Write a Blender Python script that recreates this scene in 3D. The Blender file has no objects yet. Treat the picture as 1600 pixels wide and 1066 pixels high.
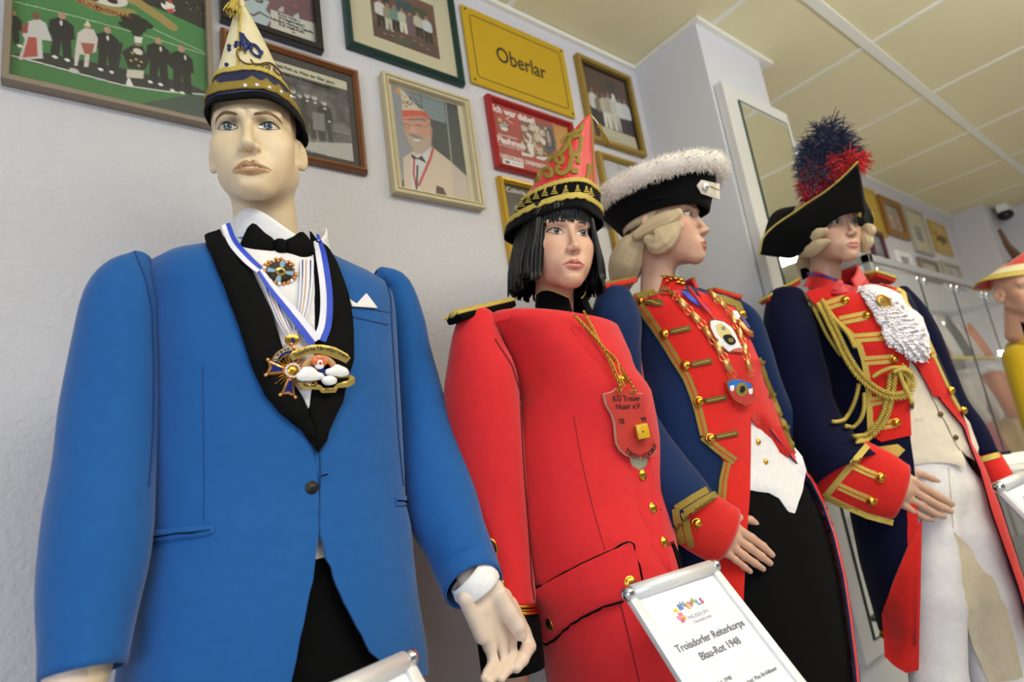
import bpy, bmesh, math, random
import numpy as np
from mathutils import Vector, Matrix
from mathutils.bvhtree import BVHTree
from mathutils.geometry import delaunay_2d_cdt

random.seed(7); rng = np.random.default_rng(7)
SC = bpy.context.scene
COL = SC.collection

# ------------------------------------------------------------------ camera
YAW, PITCH, ROLL, FPX = 0.67935131, 0.20986263, -0.14434507, 903.6
CAMP = np.array([0.0, 0.0, 1.08])
def _rot():
    f = np.array([math.sin(YAW)*math.cos(PITCH), math.cos(YAW)*math.cos(PITCH), math.sin(PITCH)])
    r = np.array([math.cos(YAW), -math.sin(YAW), 0.0]); u = np.cross(r, f)
    c, s = math.cos(ROLL), math.sin(ROLL)
    return np.array([c*r+s*u, -s*r+c*u, f])
CM = _rot()
cam_d = bpy.data.cameras.new('camera'); cam = bpy.data.objects.new('camera', cam_d); COL.objects.link(cam)
cam_d.sensor_width = 36.0; cam_d.lens = FPX/1600*36; cam_d.clip_start = 0.02; cam_d.clip_end = 60
mw = Matrix.Identity(4)
for i in range(3):
    mw[i][0] = CM[0][i]; mw[i][1] = CM[1][i]; mw[i][2] = -CM[2][i]; mw[i][3] = CAMP[i]
cam.matrix_world = mw
cam_d.dof.use_dof = True; cam_d.dof.focus_distance = 1.12; cam_d.dof.aperture_fstop = 2.6
SC.camera = cam

# ------------------------------------------------------------------ world, lamps, exposure
SC.view_settings.view_transform = 'Standard'; SC.view_settings.look = 'None'
SC.view_settings.exposure = 0.0; SC.view_settings.gamma = 1.0; SC.view_settings.use_curve_mapping = False
W = bpy.data.worlds.new('world'); SC.world = W; W.use_nodes = True
W.node_tree.nodes['Background'].inputs[0].default_value = (0.88, 0.92, 1.0, 1)
W.node_tree.nodes['Background'].inputs[1].default_value = 0.20
def area(name, loc, target, sx, sy, power, color):
    l = bpy.data.lights.new(name, 'AREA'); l.shape = 'RECTANGLE'; l.size = sx; l.size_y = sy
    l.energy = power; l.color = color
    o = bpy.data.objects.new(name, l); COL.objects.link(o); o.location = loc
    o.rotation_euler = (Vector(target)-Vector(loc)).to_track_quat('-Z', 'Y').to_euler()
    return o
area('window_daylight', (-2.3, -1.7, 1.35), (0.6, 0.95, 0.9), 2.2, 1.8, 56, (0.80, 0.88, 1.0))
area('ceiling_lamp', (0.6, -0.75, 2.66), (0.6, -0.75, 0.0), 1.4, 0.6, 22, (0.98, 0.98, 1.0))
area('ceiling_lamp', (3.2, -0.9, 2.66), (3.2, -0.9, 0.0), 1.4, 0.6, 26, (1.0, 0.93, 0.82))
area('ceiling_fill_uplight', (1.6, -1.3, 2.05), (1.6, -1.3, 3.0), 2.8, 0.5, 116, (0.95, 0.97, 1.0))  # added unseen fill that brightens the ceiling
area('ceiling_lamp', (5.3, -0.6, 2.66), (5.3, -0.6, 0.0), 1.0, 0.5, 20, (1.0, 0.93, 0.82))

# ------------------------------------------------------------------ helpers: pixels, tags, meshes
def ray(px, py):
    return CM.T @ np.array([(px-800)/FPX, -(py-533)/FPX, 1.0])
def pt(px, py, t): return CAMP + ray(px, py)*t
def proj(P):
    c = (np.atleast_2d(P)-CAMP) @ CM.T
    return np.stack([800+FPX*c[:, 0]/c[:, 2], 533-FPX*c[:, 1]/c[:, 2]], 1), c[:, 2]
ORG = {}
def C(h, a=1.0):
    h = h.lstrip('#'); v = [int(h[i:i+2], 16)/255 for i in (0, 2, 4)]
    return tuple([x/12.92 if x <= .04045 else ((x+.055)/1.055)**2.4 for x in v]+[a])
def tag(o, label=None, cat=None, group=None, kind=None):
    if label: o['label'] = label
    if cat: o['category'] = cat
    if group: o['group'] = group
    if kind: o['kind'] = kind
    return o
def thing(name, label, cat, loc, group=None):
    o = bpy.data.objects.new(name, None); COL.objects.link(o); o.location = [float(x) for x in loc]
    o.empty_display_size = 0.05; ORG[o.name] = np.array(loc, float)
    return tag(o, label, cat, group)
def mk(name, V, F, m, parent=None, smooth=True, mi=None, col=None, label=None, kind=None, loc=None, auto=None):
    V = np.asarray(V, float)
    org = ORG[parent.name] if parent is not None else (np.zeros(3) if loc is None else np.array(loc, float))
    me = bpy.data.meshes.new(name)
    me.from_pydata((V-org).tolist(), [], [list(map(int, f)) for f in F])
    ms = m if isinstance(m, (list, tuple)) else [m]
    for x in ms: me.materials.append(x)
    if mi is not None: me.polygons.foreach_set('material_index', np.asarray(mi, np.int32))
    me.polygons.foreach_set('use_smooth', np.full(len(me.polygons), bool(smooth)))
    if col is not None:
        a = me.color_attributes.new('Col', 'FLOAT_COLOR', 'POINT')
        a.data.foreach_set('color', np.hstack([col, np.ones((len(col), 1))]).astype(np.float32).ravel())
    me.update()
    if auto: me.set_sharp_from_angle(angle=math.radians(auto))
    o = bpy.data.objects.new(name, me); COL.objects.link(o)
    if parent is not None: o.parent = parent
    else: o.location = org
    ORG[o.name] = org
    if label: o['label'] = label
    if kind: o['kind'] = kind
    return o
class MB:
    def __init__(s): s.V = []; s.F = []; s.n = 0; s.MI = []; s.mi = 0
    def add(s, V, F):
        V = np.asarray(V, float); s.V.append(V); n0 = s.n
        for f in F: s.F.append([int(i)+n0 for i in f]); s.MI.append(s.mi)
        s.n += len(V); return s
    def arr(s): return np.vstack(s.V), s.F
    def mk(s, name, m, parent=None, **k):
        if isinstance(m, (list, tuple)): k.setdefault('mi', s.MI)
        return mk(name, np.vstack(s.V), s.F, m, parent, **k)
def box(c, h, R=None):
    c = np.array(c, float); h = np.array(h, float)
    V = np.array([[x, y, z] for x in (-1, 1) for y in (-1, 1) for z in (-1, 1)], float)*h
    if R is not None: V = V @ np.array(R).T
    return V+c, [(0, 1, 3, 2), (4, 6, 7, 5), (0, 4, 5, 1), (2, 3, 7, 6), (0, 2, 6, 4), (1, 5, 7, 3)]
def bbox(x0, x1, y0, y1, z0, z1): return box(((x0+x1)/2, (y0+y1)/2, (z0+z1)/2), ((x1-x0)/2, (y1-y0)/2, (z1-z0)/2))
def bevel(V, F, w, seg=2):
    bm = bmesh.new(); vs = [bm.verts.new(v) for v in V]
    for f in F: bm.faces.new([vs[i] for i in f])
    bmesh.ops.bevel(bm, geom=bm.edges[:], offset=w, segments=seg, affect='EDGES', profile=.5)
    bm.verts.index_update()
    r = np.array([v.co[:] for v in bm.verts]), [[v.index for v in f.verts] for f in bm.faces]
    bm.free(); return r
def unit(v): v = np.asarray(v, float); return v/(np.linalg.norm(v)+1e-12)
def frame(d, up=(0, 0, 1)):
    d = unit(d); up = np.array(up, float)
    if abs(np.dot(d, up)) > .95: up = np.array([1., 0, 0])
    x = unit(np.cross(up, d)); return x, np.cross(d, x), d
def crom(P, n):
    P = np.asarray(P, float)
    if len(P) < 3:
        return np.array([P[0]+(P[-1]-P[0])*k/n for k in range(n+1)])
    Q = np.vstack([2*P[0]-P[1], P, 2*P[-1]-P[-2]]); out = []
    seg = len(P)-1
    for k in range(n+1):
        u = k/n*seg; i = min(int(u), seg-1); u -= i
        a, b, c, d = Q[i:i+4]
        out.append(.5*((2*b)+(c-a)*u+(2*a-5*b+4*c-d)*u*u+(3*b-a-3*c+d)*u**3))
    return np.array(out)
def tube(P, r, n=10, cap=True, closed=False):
    P = np.asarray(P, float); m = len(P); r = np.broadcast_to(np.asarray(r, float), (m,))
    T = np.gradient(P, axis=0) if not closed else np.roll(P, -1, 0)-np.roll(P, 1, 0)
    T = T/(np.linalg.norm(T, axis=1, keepdims=True)+1e-12)
    x, y, _ = frame(T[0]); V = []
    an = np.linspace(0, 2*math.pi, n, endpoint=False)
    for i in range(m):
        x = unit(x-np.dot(x, T[i])*T[i]); y = np.cross(T[i], x)
        V.append(P[i]+r[i]*(np.cos(an)[:, None]*x+np.sin(an)[:, None]*y))
    V = np.vstack(V); F = []
    for i in range(m if closed else m-1):
        for j in range(n):
            a = i*n+j; b = i*n+(j+1) % n; i2 = (i+1) % m
            F.append((a, b, i2*n+(j+1) % n, i2*n+j))
    if cap and not closed:
        F.append(tuple(range(n))[::-1]); F.append(tuple((m-1)*n+j for j in range(n)))
    return V, F
def captube(P, r, n=10):
    # tube with rounded ends
    P = np.asarray(P, float); r = np.broadcast_to(np.asarray(r, float), (len(P),)).copy()
    d0 = unit(P[0]-P[1]); d1 = unit(P[-1]-P[-2])
    e = [(.99, .12), (.8, .6), (.45, .89)]
    A = [P[0]+d0*r[0]*a for a, b in e]; ra = [r[0]*b for a, b in e]
    B = [P[-1]+d1*r[-1]*a for a, b in e[::-1]]; rb = [r[-1]*b for a, b in e[::-1]]
    return tube(np.vstack([A, P, B]), np.concatenate([ra, r, rb]), n)
def ball(c, r, n=12, R=None, m=8):
    r = np.broadcast_to(np.asarray(r, float), (3,)); V = [(0, 0, 1)]
    for i in range(1, m):
        a = math.pi*i/m
        for j in range(n):
            b = 2*math.pi*j/n; V.append((math.sin(a)*math.cos(b), math.sin(a)*math.sin(b), math.cos(a)))
    V.append((0, 0, -1)); V = np.array(V)*r
    if R is not None: V = V @ np.array(R).T
    F = [(0, 1+j, 1+(j+1) % n) for j in range(n)]
    for i in range(m-2):
        for j in range(n):
            a = 1+i*n+j; b = 1+i*n+(j+1) % n; F.append((a, a+n, b+n, b))
    l = len(V)-1; k = 1+(m-2)*n
    F += [(l, k+(j+1) % n, k+j) for j in range(n)]
    return V+np.array(c), F
def grid_faces(nr, nc, wrap=False, flip=False):
    F = []
    for i in range(nr-1):
        for j in range(nc if wrap else nc-1):
            a = i*nc+j; b = i*nc+(j+1) % nc
            q = (a, b, b+nc, a+nc); F.append(q[::-1] if flip else q)
    return F
def dome(P, n, r, h, seg=14):
    # button: dome with a rim, axis n
    x, y, z = frame(n); V = []; prof = [(1.0, -.2), (1.0, .18), (.94, .32), (.86, .3), (.8, .42), (.55, .8), (.25, .97)]
    for pr, ph in prof:
        for j in range(seg):
            a = 2*math.pi*j/seg; V.append(P+r*pr*(math.cos(a)*x+math.sin(a)*y)+z*h*ph)
    V.append(P+z*h); F = grid_faces(len(prof), seg, True)
    k = (len(prof)-1)*seg
    F += [(k+j, k+(j+1) % seg, len(V)-1) for j in range(seg)]
    F.append(tuple(range(seg))[::-1])
    return np.array(V), F

# ------------------------------------------------------------------ helpers: materials
def nodes(name):
    m = bpy.data.materials.new(name); m.use_nodes = True; nt = m.node_tree
    return m, nt, nt.nodes['Principled BSDF']
def mat(name, col, rough=.6, metal=0., bump=0., bscale=200., var=0., vscale=8., spec=.5, sheen=0., coat=0., kind='noise', stretch=None):
    m, nt, b = nodes(name); N, L = nt.nodes, nt.links
    c = C(col) if isinstance(col, str) else col
    b.inputs['Base Color'].default_value = c; b.inputs['Roughness'].default_value = rough
    b.inputs['Metallic'].default_value = metal; b.inputs['Specular IOR Level'].default_value = spec
    if sheen: b.inputs['Sheen Weight'].default_value = sheen; b.inputs['Sheen Roughness'].default_value = .5
    if coat: b.inputs['Coat Weight'].default_value = coat; b.inputs['Coat Roughness'].default_value = .06
    tc = N.new('ShaderNodeTexCoord'); src = tc.outputs['Object']
    if stretch:
        mp = N.new('ShaderNodeMapping'); mp.inputs['Scale'].default_value = stretch; L.new(src, mp.inputs[0]); src = mp.outputs[0]
    if var:
        n = N.new('ShaderNodeTexNoise'); n.inputs['Scale'].default_value = vscale; n.inputs['Detail'].default_value = 4
        L.new(src, n.inputs['Vector'])
        mx = N.new('ShaderNodeMix'); mx.data_type = 'RGBA'
        mx.inputs[6].default_value = tuple(max(0, x*(1-var)) for x in c[:3])+(1,); mx.inputs[7].default_value = tuple(min(1, x*(1+var)) for x in c[:3])+(1,)
        L.new(n.outputs[0], mx.inputs[0]); L.new(mx.outputs[2], b.inputs['Base Color'])
    if bump:
        if kind == 'noise':
            n = N.new('ShaderNodeTexNoise'); n.inputs['Detail'].default_value = 3; out = n.outputs[0]
        elif kind == 'voronoi':
            n = N.new('ShaderNodeTexVoronoi'); out = n.outputs[0]
        else:
            n = N.new('ShaderNodeTexWave'); n.inputs['Distortion'].default_value = 1.0; out = n.outputs[0]
        n.inputs['Scale'].default_value = bscale; L.new(src, n.inputs['Vector'])
        bp = N.new('ShaderNodeBump'); bp.inputs['Strength'].default_value = bump; bp.inputs['Distance'].default_value = .002
        L.new(out, bp.inputs['Height']); L.new(bp.outputs[0], b.inputs['Normal'])
    return m
def vcol_mat(name, rough=.5, coat=0., bump=0., bscale=300, spec=.5, sss=0.):
    m, nt, b = nodes(name); a = nt.nodes.new('ShaderNodeVertexColor'); a.layer_name = 'Col'
    nt.links.new(a.outputs[0], b.inputs['Base Color']); b.inputs['Roughness'].default_value = rough
    b.inputs['Specular IOR Level'].default_value = spec
    if coat: b.inputs['Coat Weight'].default_value = coat; b.inputs['Coat Roughness'].default_value = .08
    if bump:
        n = nt.nodes.new('ShaderNodeTexNoise'); n.inputs['Scale'].default_value = bscale
        bp = nt.nodes.new('ShaderNodeBump'); bp.inputs['Strength'].default_value = bump; bp.inputs['Distance'].default_value = .001
        nt.links.new(n.outputs[0], bp.inputs['Height']); nt.links.new(bp.outputs[0], b.inputs['Normal'])
    return m
def fabric(name, col, sheen=.25, rough=.85, weave=900., bump=.25, fold=.0, spec=.22):
    # woven cloth: fine weave relief over a broad soft unevenness
    m, nt, b = nodes(name); N, L = nt.nodes, nt.links; c = C(col)
    b.inputs['Roughness'].default_value = rough; b.inputs['Sheen Weight'].default_value = sheen; b.inputs['Sheen Roughness'].default_value = .45
    b.inputs['Specular IOR Level'].default_value = spec
    tc = N.new('ShaderNodeTexCoord')
    n = N.new('ShaderNodeTexNoise'); n.inputs['Scale'].default_value = 60; n.inputs['Detail'].default_value = 6; L.new(tc.outputs['Object'], n.inputs['Vector'])
    mx = N.new('ShaderNodeMix'); mx.data_type = 'RGBA'
    mx.inputs[6].default_value = tuple(x*.88 for x in c[:3])+(1,); mx.inputs[7].default_value = tuple(min(1, x*1.1) for x in c[:3])+(1,)
    L.new(n.outputs[0], mx.inputs[0]); L.new(mx.outputs[2], b.inputs['Base Color'])
    w = N.new('ShaderNodeTexNoise'); w.inputs['Scale'].default_value = weave; L.new(tc.outputs['Object'], w.inputs['Vector'])
    g = N.new('ShaderNodeTexNoise'); g.inputs['Scale'].default_value = 9; g.inputs['Detail'].default_value = 2; L.new(tc.outputs['Object'], g.inputs['Vector'])
    b1 = N.new('ShaderNodeBump'); b1.inputs['Strength'].default_value = bump; b1.inputs['Distance'].default_value = .0008; L.new(w.outputs[0], b1.inputs['Height'])
    b2 = N.new('ShaderNodeBump'); b2.inputs['Strength'].default_value = .5; b2.inputs['Distance'].default_value = .012+fold; L.new(g.outputs[0], b2.inputs['Height'])
    L.new(b1.outputs[0], b2.inputs['Normal']); L.new(b2.outputs[0], b.inputs['Normal'])
    return m
def glass(name, tint=(1, 1, 1, 1)):
    m, nt, b = nodes(name); b.inputs['Base Color'].default_value = tint; b.inputs['Roughness'].default_value = .01
    b.inputs['Transmission Weight'].default_value = 1.0; b.inputs['IOR'].default_value = 1.12
    return m
def emit(name, col, s):
    m, nt, b = nodes(name); b.inputs['Emission Color'].default_value = col; b.inputs['Emission Strength'].default_value = s
    return m
M = {}
M['wall'] = mat('white_woodchip_plaster', '#d3d1d6', .9, bump=1.6, bscale=95, var=.025, vscale=20, spec=.2)
M['ceil'] = mat('cream_ceiling_board', '#e4dbb4', .9, bump=.15, bscale=160, var=.02, vscale=30, spec=.1)
M['rail'] = mat('white_ceiling_rail', '#eceadf', .55)
M['column'] = mat('white_painted_column', '#d6d6dc', .75, bump=.15, bscale=60, var=.02, spec=.2)
M['board'] = mat('white_board', '#d8d7d6', .6, var=.015)
M['floor'] = mat('light_floor', '#a6a4a4', .5, var=.2, vscale=5)
M['mirror'] = mat('mirror_glass', '#f4f6f2', .015, 1.0)
M['edge'] = mat('green_glass_edge', '#31463c', .15)
M['gold'] = mat('gold_metal', '#d9a441', .25, 1.0, bump=.1, bscale=400)
M['rosegold'] = mat('rose_gold_metal', '#e5a566', .28, 1.0, bump=.15, bscale=400)
M['goldbraid'] = mat('gold_thread_braid', '#c9a63c', .45, .25, bump=.9, bscale=900, var=.35, vscale=500, sheen=.2)
M['goldbraid2'] = mat('bright_gold_braid', '#d8bf5e', .4, .3, bump=1., bscale=700, var=.3, vscale=450)
M['oldbraid'] = mat('dull_gold_lace', '#9c8433', .5, .2, bump=1., bscale=700, var=.5, vscale=420)
M['bronze'] = mat('brown_gold_cord', '#6b5526', .5, .3, bump=.6, bscale=900, var=.3, vscale=300)
M['chrome'] = mat('chrome', '#dfe2e6', .08, 1.0)
M['alu'] = mat('brushed_aluminium', '#e3e3e6', .35, .25, bump=.05, bscale=300)
M['aludull'] = mat('grey_aluminium', '#a7a8aa', .4, .5)
M['paper'] = mat('white_paper', '#e6e5ec', .65, var=.01)
M['ink'] = mat('grey_ink', '#55555f', .7)
M['black'] = mat('black_paint', '#0c0c0d', .5)
M['white'] = mat('white_paint', '#f2f2f2', .5)
M['bluecloth'] = fabric('royal_blue_wool', '#1b599e')
M['blacksatin'] = fabric('black_lapel_cloth', '#09090a', sheen=.0, rough=.75, spec=.1)
M['blackcloth'] = fabric('black_trouser_cloth', '#09090b', sheen=.01, spec=.08)
M['blacklining'] = fabric('black_lining', '#07080c', sheen=0, rough=.8, spec=.05)
M['shirt'] = fabric('white_shirt_cotton', '#eceaec', sheen=.05, rough=.8, bump=.15)
M['redcloth'] = fabric('scarlet_wool', '#d4282e')
M['redtwo'] = fabric('vermilion_wool', '#d3241f')
M['redshirt'] = mat('red_satin', '#c9141c', .5, bump=.1, bscale=60, sheen=.2)
M['navy'] = fabric('navy_blue_wool', '#0f2753', sheen=.12)
M['darknavy'] = fabric('dark_navy_wool', '#0c0e2c', sheen=.04, spec=.12)
M['whitecloth'] = fabric('white_breeches_cloth', '#e9e6ea', sheen=.1)
M['cream'] = fabric('cream_waistcoat_cloth', '#e2d5c4', sheen=.1)
M['creamleg'] = fabric('cream_suede_patch', '#d6c9b0', sheen=.2)
M['blackfelt'] = mat('black_felt', '#08080a', .95, bump=.6, bscale=500, spec=.15, sheen=.04)
M['hair'] = mat('glossy_black_hair', '#0b0b0d', .32, bump=.4, bscale=60, stretch=(30, 30, .6), spec=.5)
M['blond'] = mat('cream_blond_wig', '#cdb791', .55, bump=.8, bscale=60, stretch=(12, 12, .8), var=.25, vscale=40, sheen=.2)
M['ivory'] = mat('ivory_satin', '#e6d9b0', .45, bump=.15, bscale=80, var=.08, vscale=30, sheen=.2)
M['navysatin'] = mat('navy_velvet', '#0b1245', .5, bump=.2, bscale=120, sheen=.08)
M['redsatin'] = mat('red_satin_cap', '#d01420', .38, bump=.12, bscale=45, sheen=.3)
M['pearl'] = mat('pearl', '#f4f4fa', .1, coat=1)
M['navythread'] = mat('navy_embroidery', '#1b2a6b', .6, bump=.5, bscale=700)
M['fur'] = mat('white_fur', '#e9e2d9', .9, sheen=.3)
M['ribbonw'] = mat('white_ribbon', '#e6e4f2', .6, bump=.3, bscale=600)
M['ribbonb'] = mat('blue_ribbon', '#1f45c4', .55, bump=.3, bscale=600)
M['cap'] = mat('dark_red_edge', '#7a2a30', .4)
M['lace'] = mat('white_lace', '#efeaf2', .9, bump=1., bscale=260, kind='voronoi', sheen=.2)
M['skin'] = vcol_mat('mannequin_skin', .42, spec=.4)
M['paintv'] = vcol_mat('painted_print', .35, coat=.35)
M['paintm'] = vcol_mat('painted_detail', .45)
M['glass'] = glass('cabinet_glass', (.93, .97, .95, 1))
M['yellow'] = mat('yellow_enamel_sign', '#c6a00e', .35, coat=.3)
# ------------------------------------------------------------------ the room
WY = 1.35; CZ = 2.738; FZ = 0.0
def struct(name, V, F, m, parent=None, **k):
    return mk(name, V, F, m, parent, smooth=False, kind=None if parent else 'structure', **k)
struct('floor', *bbox(-2.6, 7.2, -3.2, WY, -.1, 0), M['floor'])
struct('wall_back', *bbox(-2.6, 7.2, WY, WY+.12, 0, 3.0), M['wall'])
pil = MB(); pil.add(*bbox(6.42, 6.9, 1.1, WY, 0, CZ+.1)); pil.add(*bbox(6.9, 7.05, -3.2, 1.2, 0, CZ+.1)); pil.mk('wall_right', M['wall'], smooth=False, kind='structure')
struct('wall_column', *bbox(2.02, 2.512, 1.024, WY, 0, CZ), M['column'])
tr = MB(); tr.add(*bbox(2.0, 2.6, 1.0, WY, CZ-.016, CZ)); tr.mk('trim_1', M['rail'], smooth=False, kind='structure')
tr = MB(); tr.add(*bbox(-2.6, 2.0, WY-.02, WY, CZ-.02, CZ-.002)); tr.add(*bbox(2.6, 6.42, WY-.02, WY, CZ-.02, CZ-.002)); tr.mk('trim_2', M['rail'], smooth=False, kind='structure')
ceil = struct('ceiling', *bbox(-2.6, 7.2, -3.2, WY, CZ+.03, CZ+.1), M['ceil'])
tile_me = {}
xs = [2.93+.82*k for k in range(-7, 6)]; ys = [-2.57, -.93, .71, WY]
for i in range(len(xs)-1):
    for j in range(3):
        w, h = xs[i+1]-xs[i], ys[j+1]-ys[j]; key = round(h, 3); c = ((xs[i]+xs[i+1])/2, (ys[j]+ys[j+1])/2)
        if key not in tile_me:
            V, F = bevel(*box((0, 0, 0), (w/2-.008, h/2-.008, .012)), .004, 1)
            me = bpy.data.meshes.new('ceiling_tile'); me.from_pydata(V.tolist(), [], F); me.materials.append(M['ceil']); tile_me[key] = me
        o = bpy.data.objects.new('ceiling_tile', tile_me[key]); COL.objects.link(o); o.parent = ceil
        o.location = (c[0], c[1], CZ+.013+rng.uniform(-.001, .001))
for x in xs: mk('ceiling_rail', *bbox(x-.011, x+.011, -3.0, WY, CZ-.003, CZ+.006), M['rail'], ceil, smooth=False)
for y in ys[:-1]: mk('ceiling_rail', *bbox(-2.6, 7.2, y-.02, y+.02, CZ-.005, CZ+.006), M['rail'], ceil, smooth=False)

# ------------------------------------------------------------------ painted prints (flat pictures)
class Paint:
    def __init__(s, x0, x1, z0, z1, n, bg, ss=2, y=WY):
        s.x0, s.x1, s.z0, s.z1, s.y = x0, x1, z0, z1, y
        s.w = n; s.h = max(4, int(n*(z1-z0)/(x1-x0))); s.ss = ss
        s.W, s.H = s.w*ss, s.h*ss
        s.A = np.zeros((s.H, s.W, 3)); s.A[:] = C(bg)[:3]
        s.X, s.Y = np.meshgrid((np.arange(s.W)+.5)/s.W, 1-(np.arange(s.H)+.5)/s.H); s.Y = 1-s.Y
    def uv(s, p):
        # photograph pixel of a point of this picture -> unit coordinates (v downwards)
        d = ray(*p); q = CAMP+d*(s.y/d[1]); return ((q[0]-s.x0)/(s.x1-s.x0), (s.z1-q[2])/(s.z1-s.z0))
    def put(s, mask, col, a=1.0):
        c = np.array(C(col)[:3]); s.A[mask] = s.A[mask]*(1-a)+c*a
    def poly(s, P, col, a=1.0, px=False):
        P = [s.uv(p) for p in P] if px else P
        m = np.zeros(s.X.shape, bool); n = len(P)
        for i in range(n):
            (xa, ya), (xb, yb) = P[i], P[(i+1) % n]
            if ya == yb: continue
            c = ((ya > s.Y) != (yb > s.Y)) & (s.X < (xb-xa)*(s.Y-ya)/(yb-ya)+xa); m ^= c
        s.put(m, col, a)
    def ell(s, c, rx, ry, col, a=1.0, rot=0, px=False):
        if px: c = s.uv(c)
        k = s.W/s.H; x = (s.X-c[0])*k; y = s.Y-c[1]; rx = rx*k
        cs, sn = math.cos(rot), math.sin(rot); u = cs*x+sn*y; v = -sn*x+cs*y
        s.put((u/rx)**2+(v/ry)**2 < 1, col, a)
    def line(s, P, w, col, a=1.0, px=False):
        P = [s.uv(p) for p in P] if px else P
        k = s.W/s.H; m = np.zeros(s.X.shape, bool)
        for (xa, ya), (xb, yb) in zip(P[:-1], P[1:]):
            dx, dy = (xb-xa)*k, yb-ya; L = dx*dx+dy*dy+1e-12
            t = np.clip(((s.X-xa)*k*dx+(s.Y-ya)*dy)/L, 0, 1)
            m |= (((s.X-xa)*k-t*dx)**2+(s.Y-ya-t*dy)**2) < (w/2)**2
        s.put(m, col, a)
    def grad(s, c0, c1, vert=True, a=1.0):
        t = (s.Y if vert else s.X)[..., None]; g = np.array(C(c0)[:3])*(1-t)+np.array(C(c1)[:3])*t
        s.A = s.A*(1-a)+g*a
    def noise(s, amp, k=6):
        g = rng.random((k+2, k+2)); u = s.X*k; v = np.clip(s.Y, 0, .9999)*k; i = u.astype(int); j = v.astype(int); fu = u-i; fv = v-j
        n = g[j, i]*(1-fu)*(1-fv)+g[j, i+1]*fu*(1-fv)+g[j+1, i]*(1-fu)*fv+g[j+1, i+1]*fu*fv
        s.A = np.clip(s.A*(1+amp*(n[..., None]-.5)*2), 0, 1)
    def done(s):
        A = s.A.reshape(s.h, s.ss, s.w, s.ss, 3).mean((1, 3))
        return A*.8+(A @ np.array([.3, .55, .15]))[..., None]*.16+.012   # haze put into the print colours
    def person(s, u, vtop, vfeet, body, legs, head='#c08a72', w=.3, hat=None, hair=None):
        # small standing figure; w is its width over its height
        H = vfeet-vtop; k = s.H/s.W; ww = w*H*k
        s.poly([(u-ww*.38, vtop+.5*H), (u-ww*.42, vfeet), (u-ww*.08, vfeet), (u, vtop+.62*H), (u+ww*.1, vfeet), (u+ww*.45, vfeet), (u+ww*.38, vtop+.5*H)], legs)
        s.poly([(u-ww*.5, vtop+.24*H), (u-ww*.2, vtop+.15*H), (u+ww*.2, vtop+.15*H), (u+ww*.5, vtop+.24*H), (u+ww*.55, vtop+.52*H), (u+ww*.3, vtop+.58*H), (u-ww*.3, vtop+.58*H), (u-ww*.55, vtop+.52*H)], body)
        s.ell((u, vtop+.08*H), .055*H*k, .075*H, head)
        if hair: s.ell((u, vtop+.035*H), .055*H*k, .04*H, hair)
        if hat: s.poly([(u-.06*H*k, vtop+.03*H), (u, vtop-.1*H), (u+.06*H*k, vtop+.03*H)], hat)
def print_mesh(name, P, y, parent, m=None):
    A = P.done(); h, w = A.shape[:2]
    u = P.x0+(P.x1-P.x0)*(np.arange(w))/(w-1); v = P.z1-(P.z1-P.z0)*(np.arange(h))/(h-1)
    U, Z = np.meshgrid(u, v); V = np.stack([U, np.full_like(U, y), Z], -1).reshape(-1, 3)
    return mk(name, V, grid_faces(h, w), m or M['paintv'], parent, smooth=False, col=A.reshape(-1, 3))
def frame_mesh(x0, x1, z0, z1, w, y0, y1, prof):
    # mitred frame: prof is a list of (inset 0..1, depth 0..1 towards the room)
    V = []; F = []; n = len(prof)
    for (cx, cz, sx, sz) in ((x0, z0, 1, 1), (x1, z0, -1, 1), (x1, z1, -1, -1), (x0, z1, 1, -1)):
        for (i, d) in prof: V.append((cx+sx*i*w, y1-(y1-y0)*d, cz+sz*i*w))
    for k in range(4):
        for j in range(n-1):
            a = k*n+j; b = ((k+1) % 4)*n+j; F.append((a, a+1, b+1, b))
    return np.array(V), F
PROF_FLAT = [(0, 0), (0, .9), (.08, 1), (.92, 1), (1, .9), (1, .3)]
PROF_ROUND = [(0, 0), (0, .5), (.12, .8), (.35, 1), (.65, .95), (.85, .7), (1, .55), (1, .25)]
PROF_STEP = [(0, 0), (0, .95), (.06, 1), (.38, 1), (.45, .8), (.6, .8), (.66, .95), (.9, .9), (1, .6), (1, .25)]
def picture(label, cat, rect, fw, fd, fm, prof=PROF_FLAT, mount=None, mm=None, group=None, tilt=0):
    x0, x1, z0, z1 = rect
    t = thing('framed_picture', label, cat, ((x0+x1)/2, WY, z0), group or ('framed pictures on the near wall' if x1 < 2.1 else 'pictures on the far wall'))
    V, F = frame_mesh(x0, x1, z0, z1, fw, WY-fd, WY-.001, prof); mk('frame', V, F, fm, t, smooth=False)
    mk('backing_board', *bbox(x0+.003, x1-.003, WY-.006, WY-.001, z0+.003, z1-.003), M['black'], t, smooth=False)
    yin = WY-fd*.3
    if mount:
        a, b, c, d = mount   # left, right, bottom, top widths inside the frame
        X0, X1, Z0, Z1 = x0+fw, x1-fw, z0+fw, z1-fw
        mb = MB(); i = (X0+a, X1-b, Z0+c, Z1-d)
        for r in ((X0-.004, i[0], Z0-.004, Z1+.004), (i[1], X1+.004, Z0-.004, Z1+.004), (i[0], i[1], Z0-.004, i[2]), (i[0], i[1], i[3], Z1+.004)):
            mb.add(*bbox(r[0], r[1], yin-.0005, yin+.003, r[2], r[3]))
        mb.mk('mount', mm, t, smooth=False)
        return t, i, yin+.001
    return t, (x0+fw-.003, x1-fw+.003, z0+fw-.003, z1-fw+.003), yin
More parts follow.
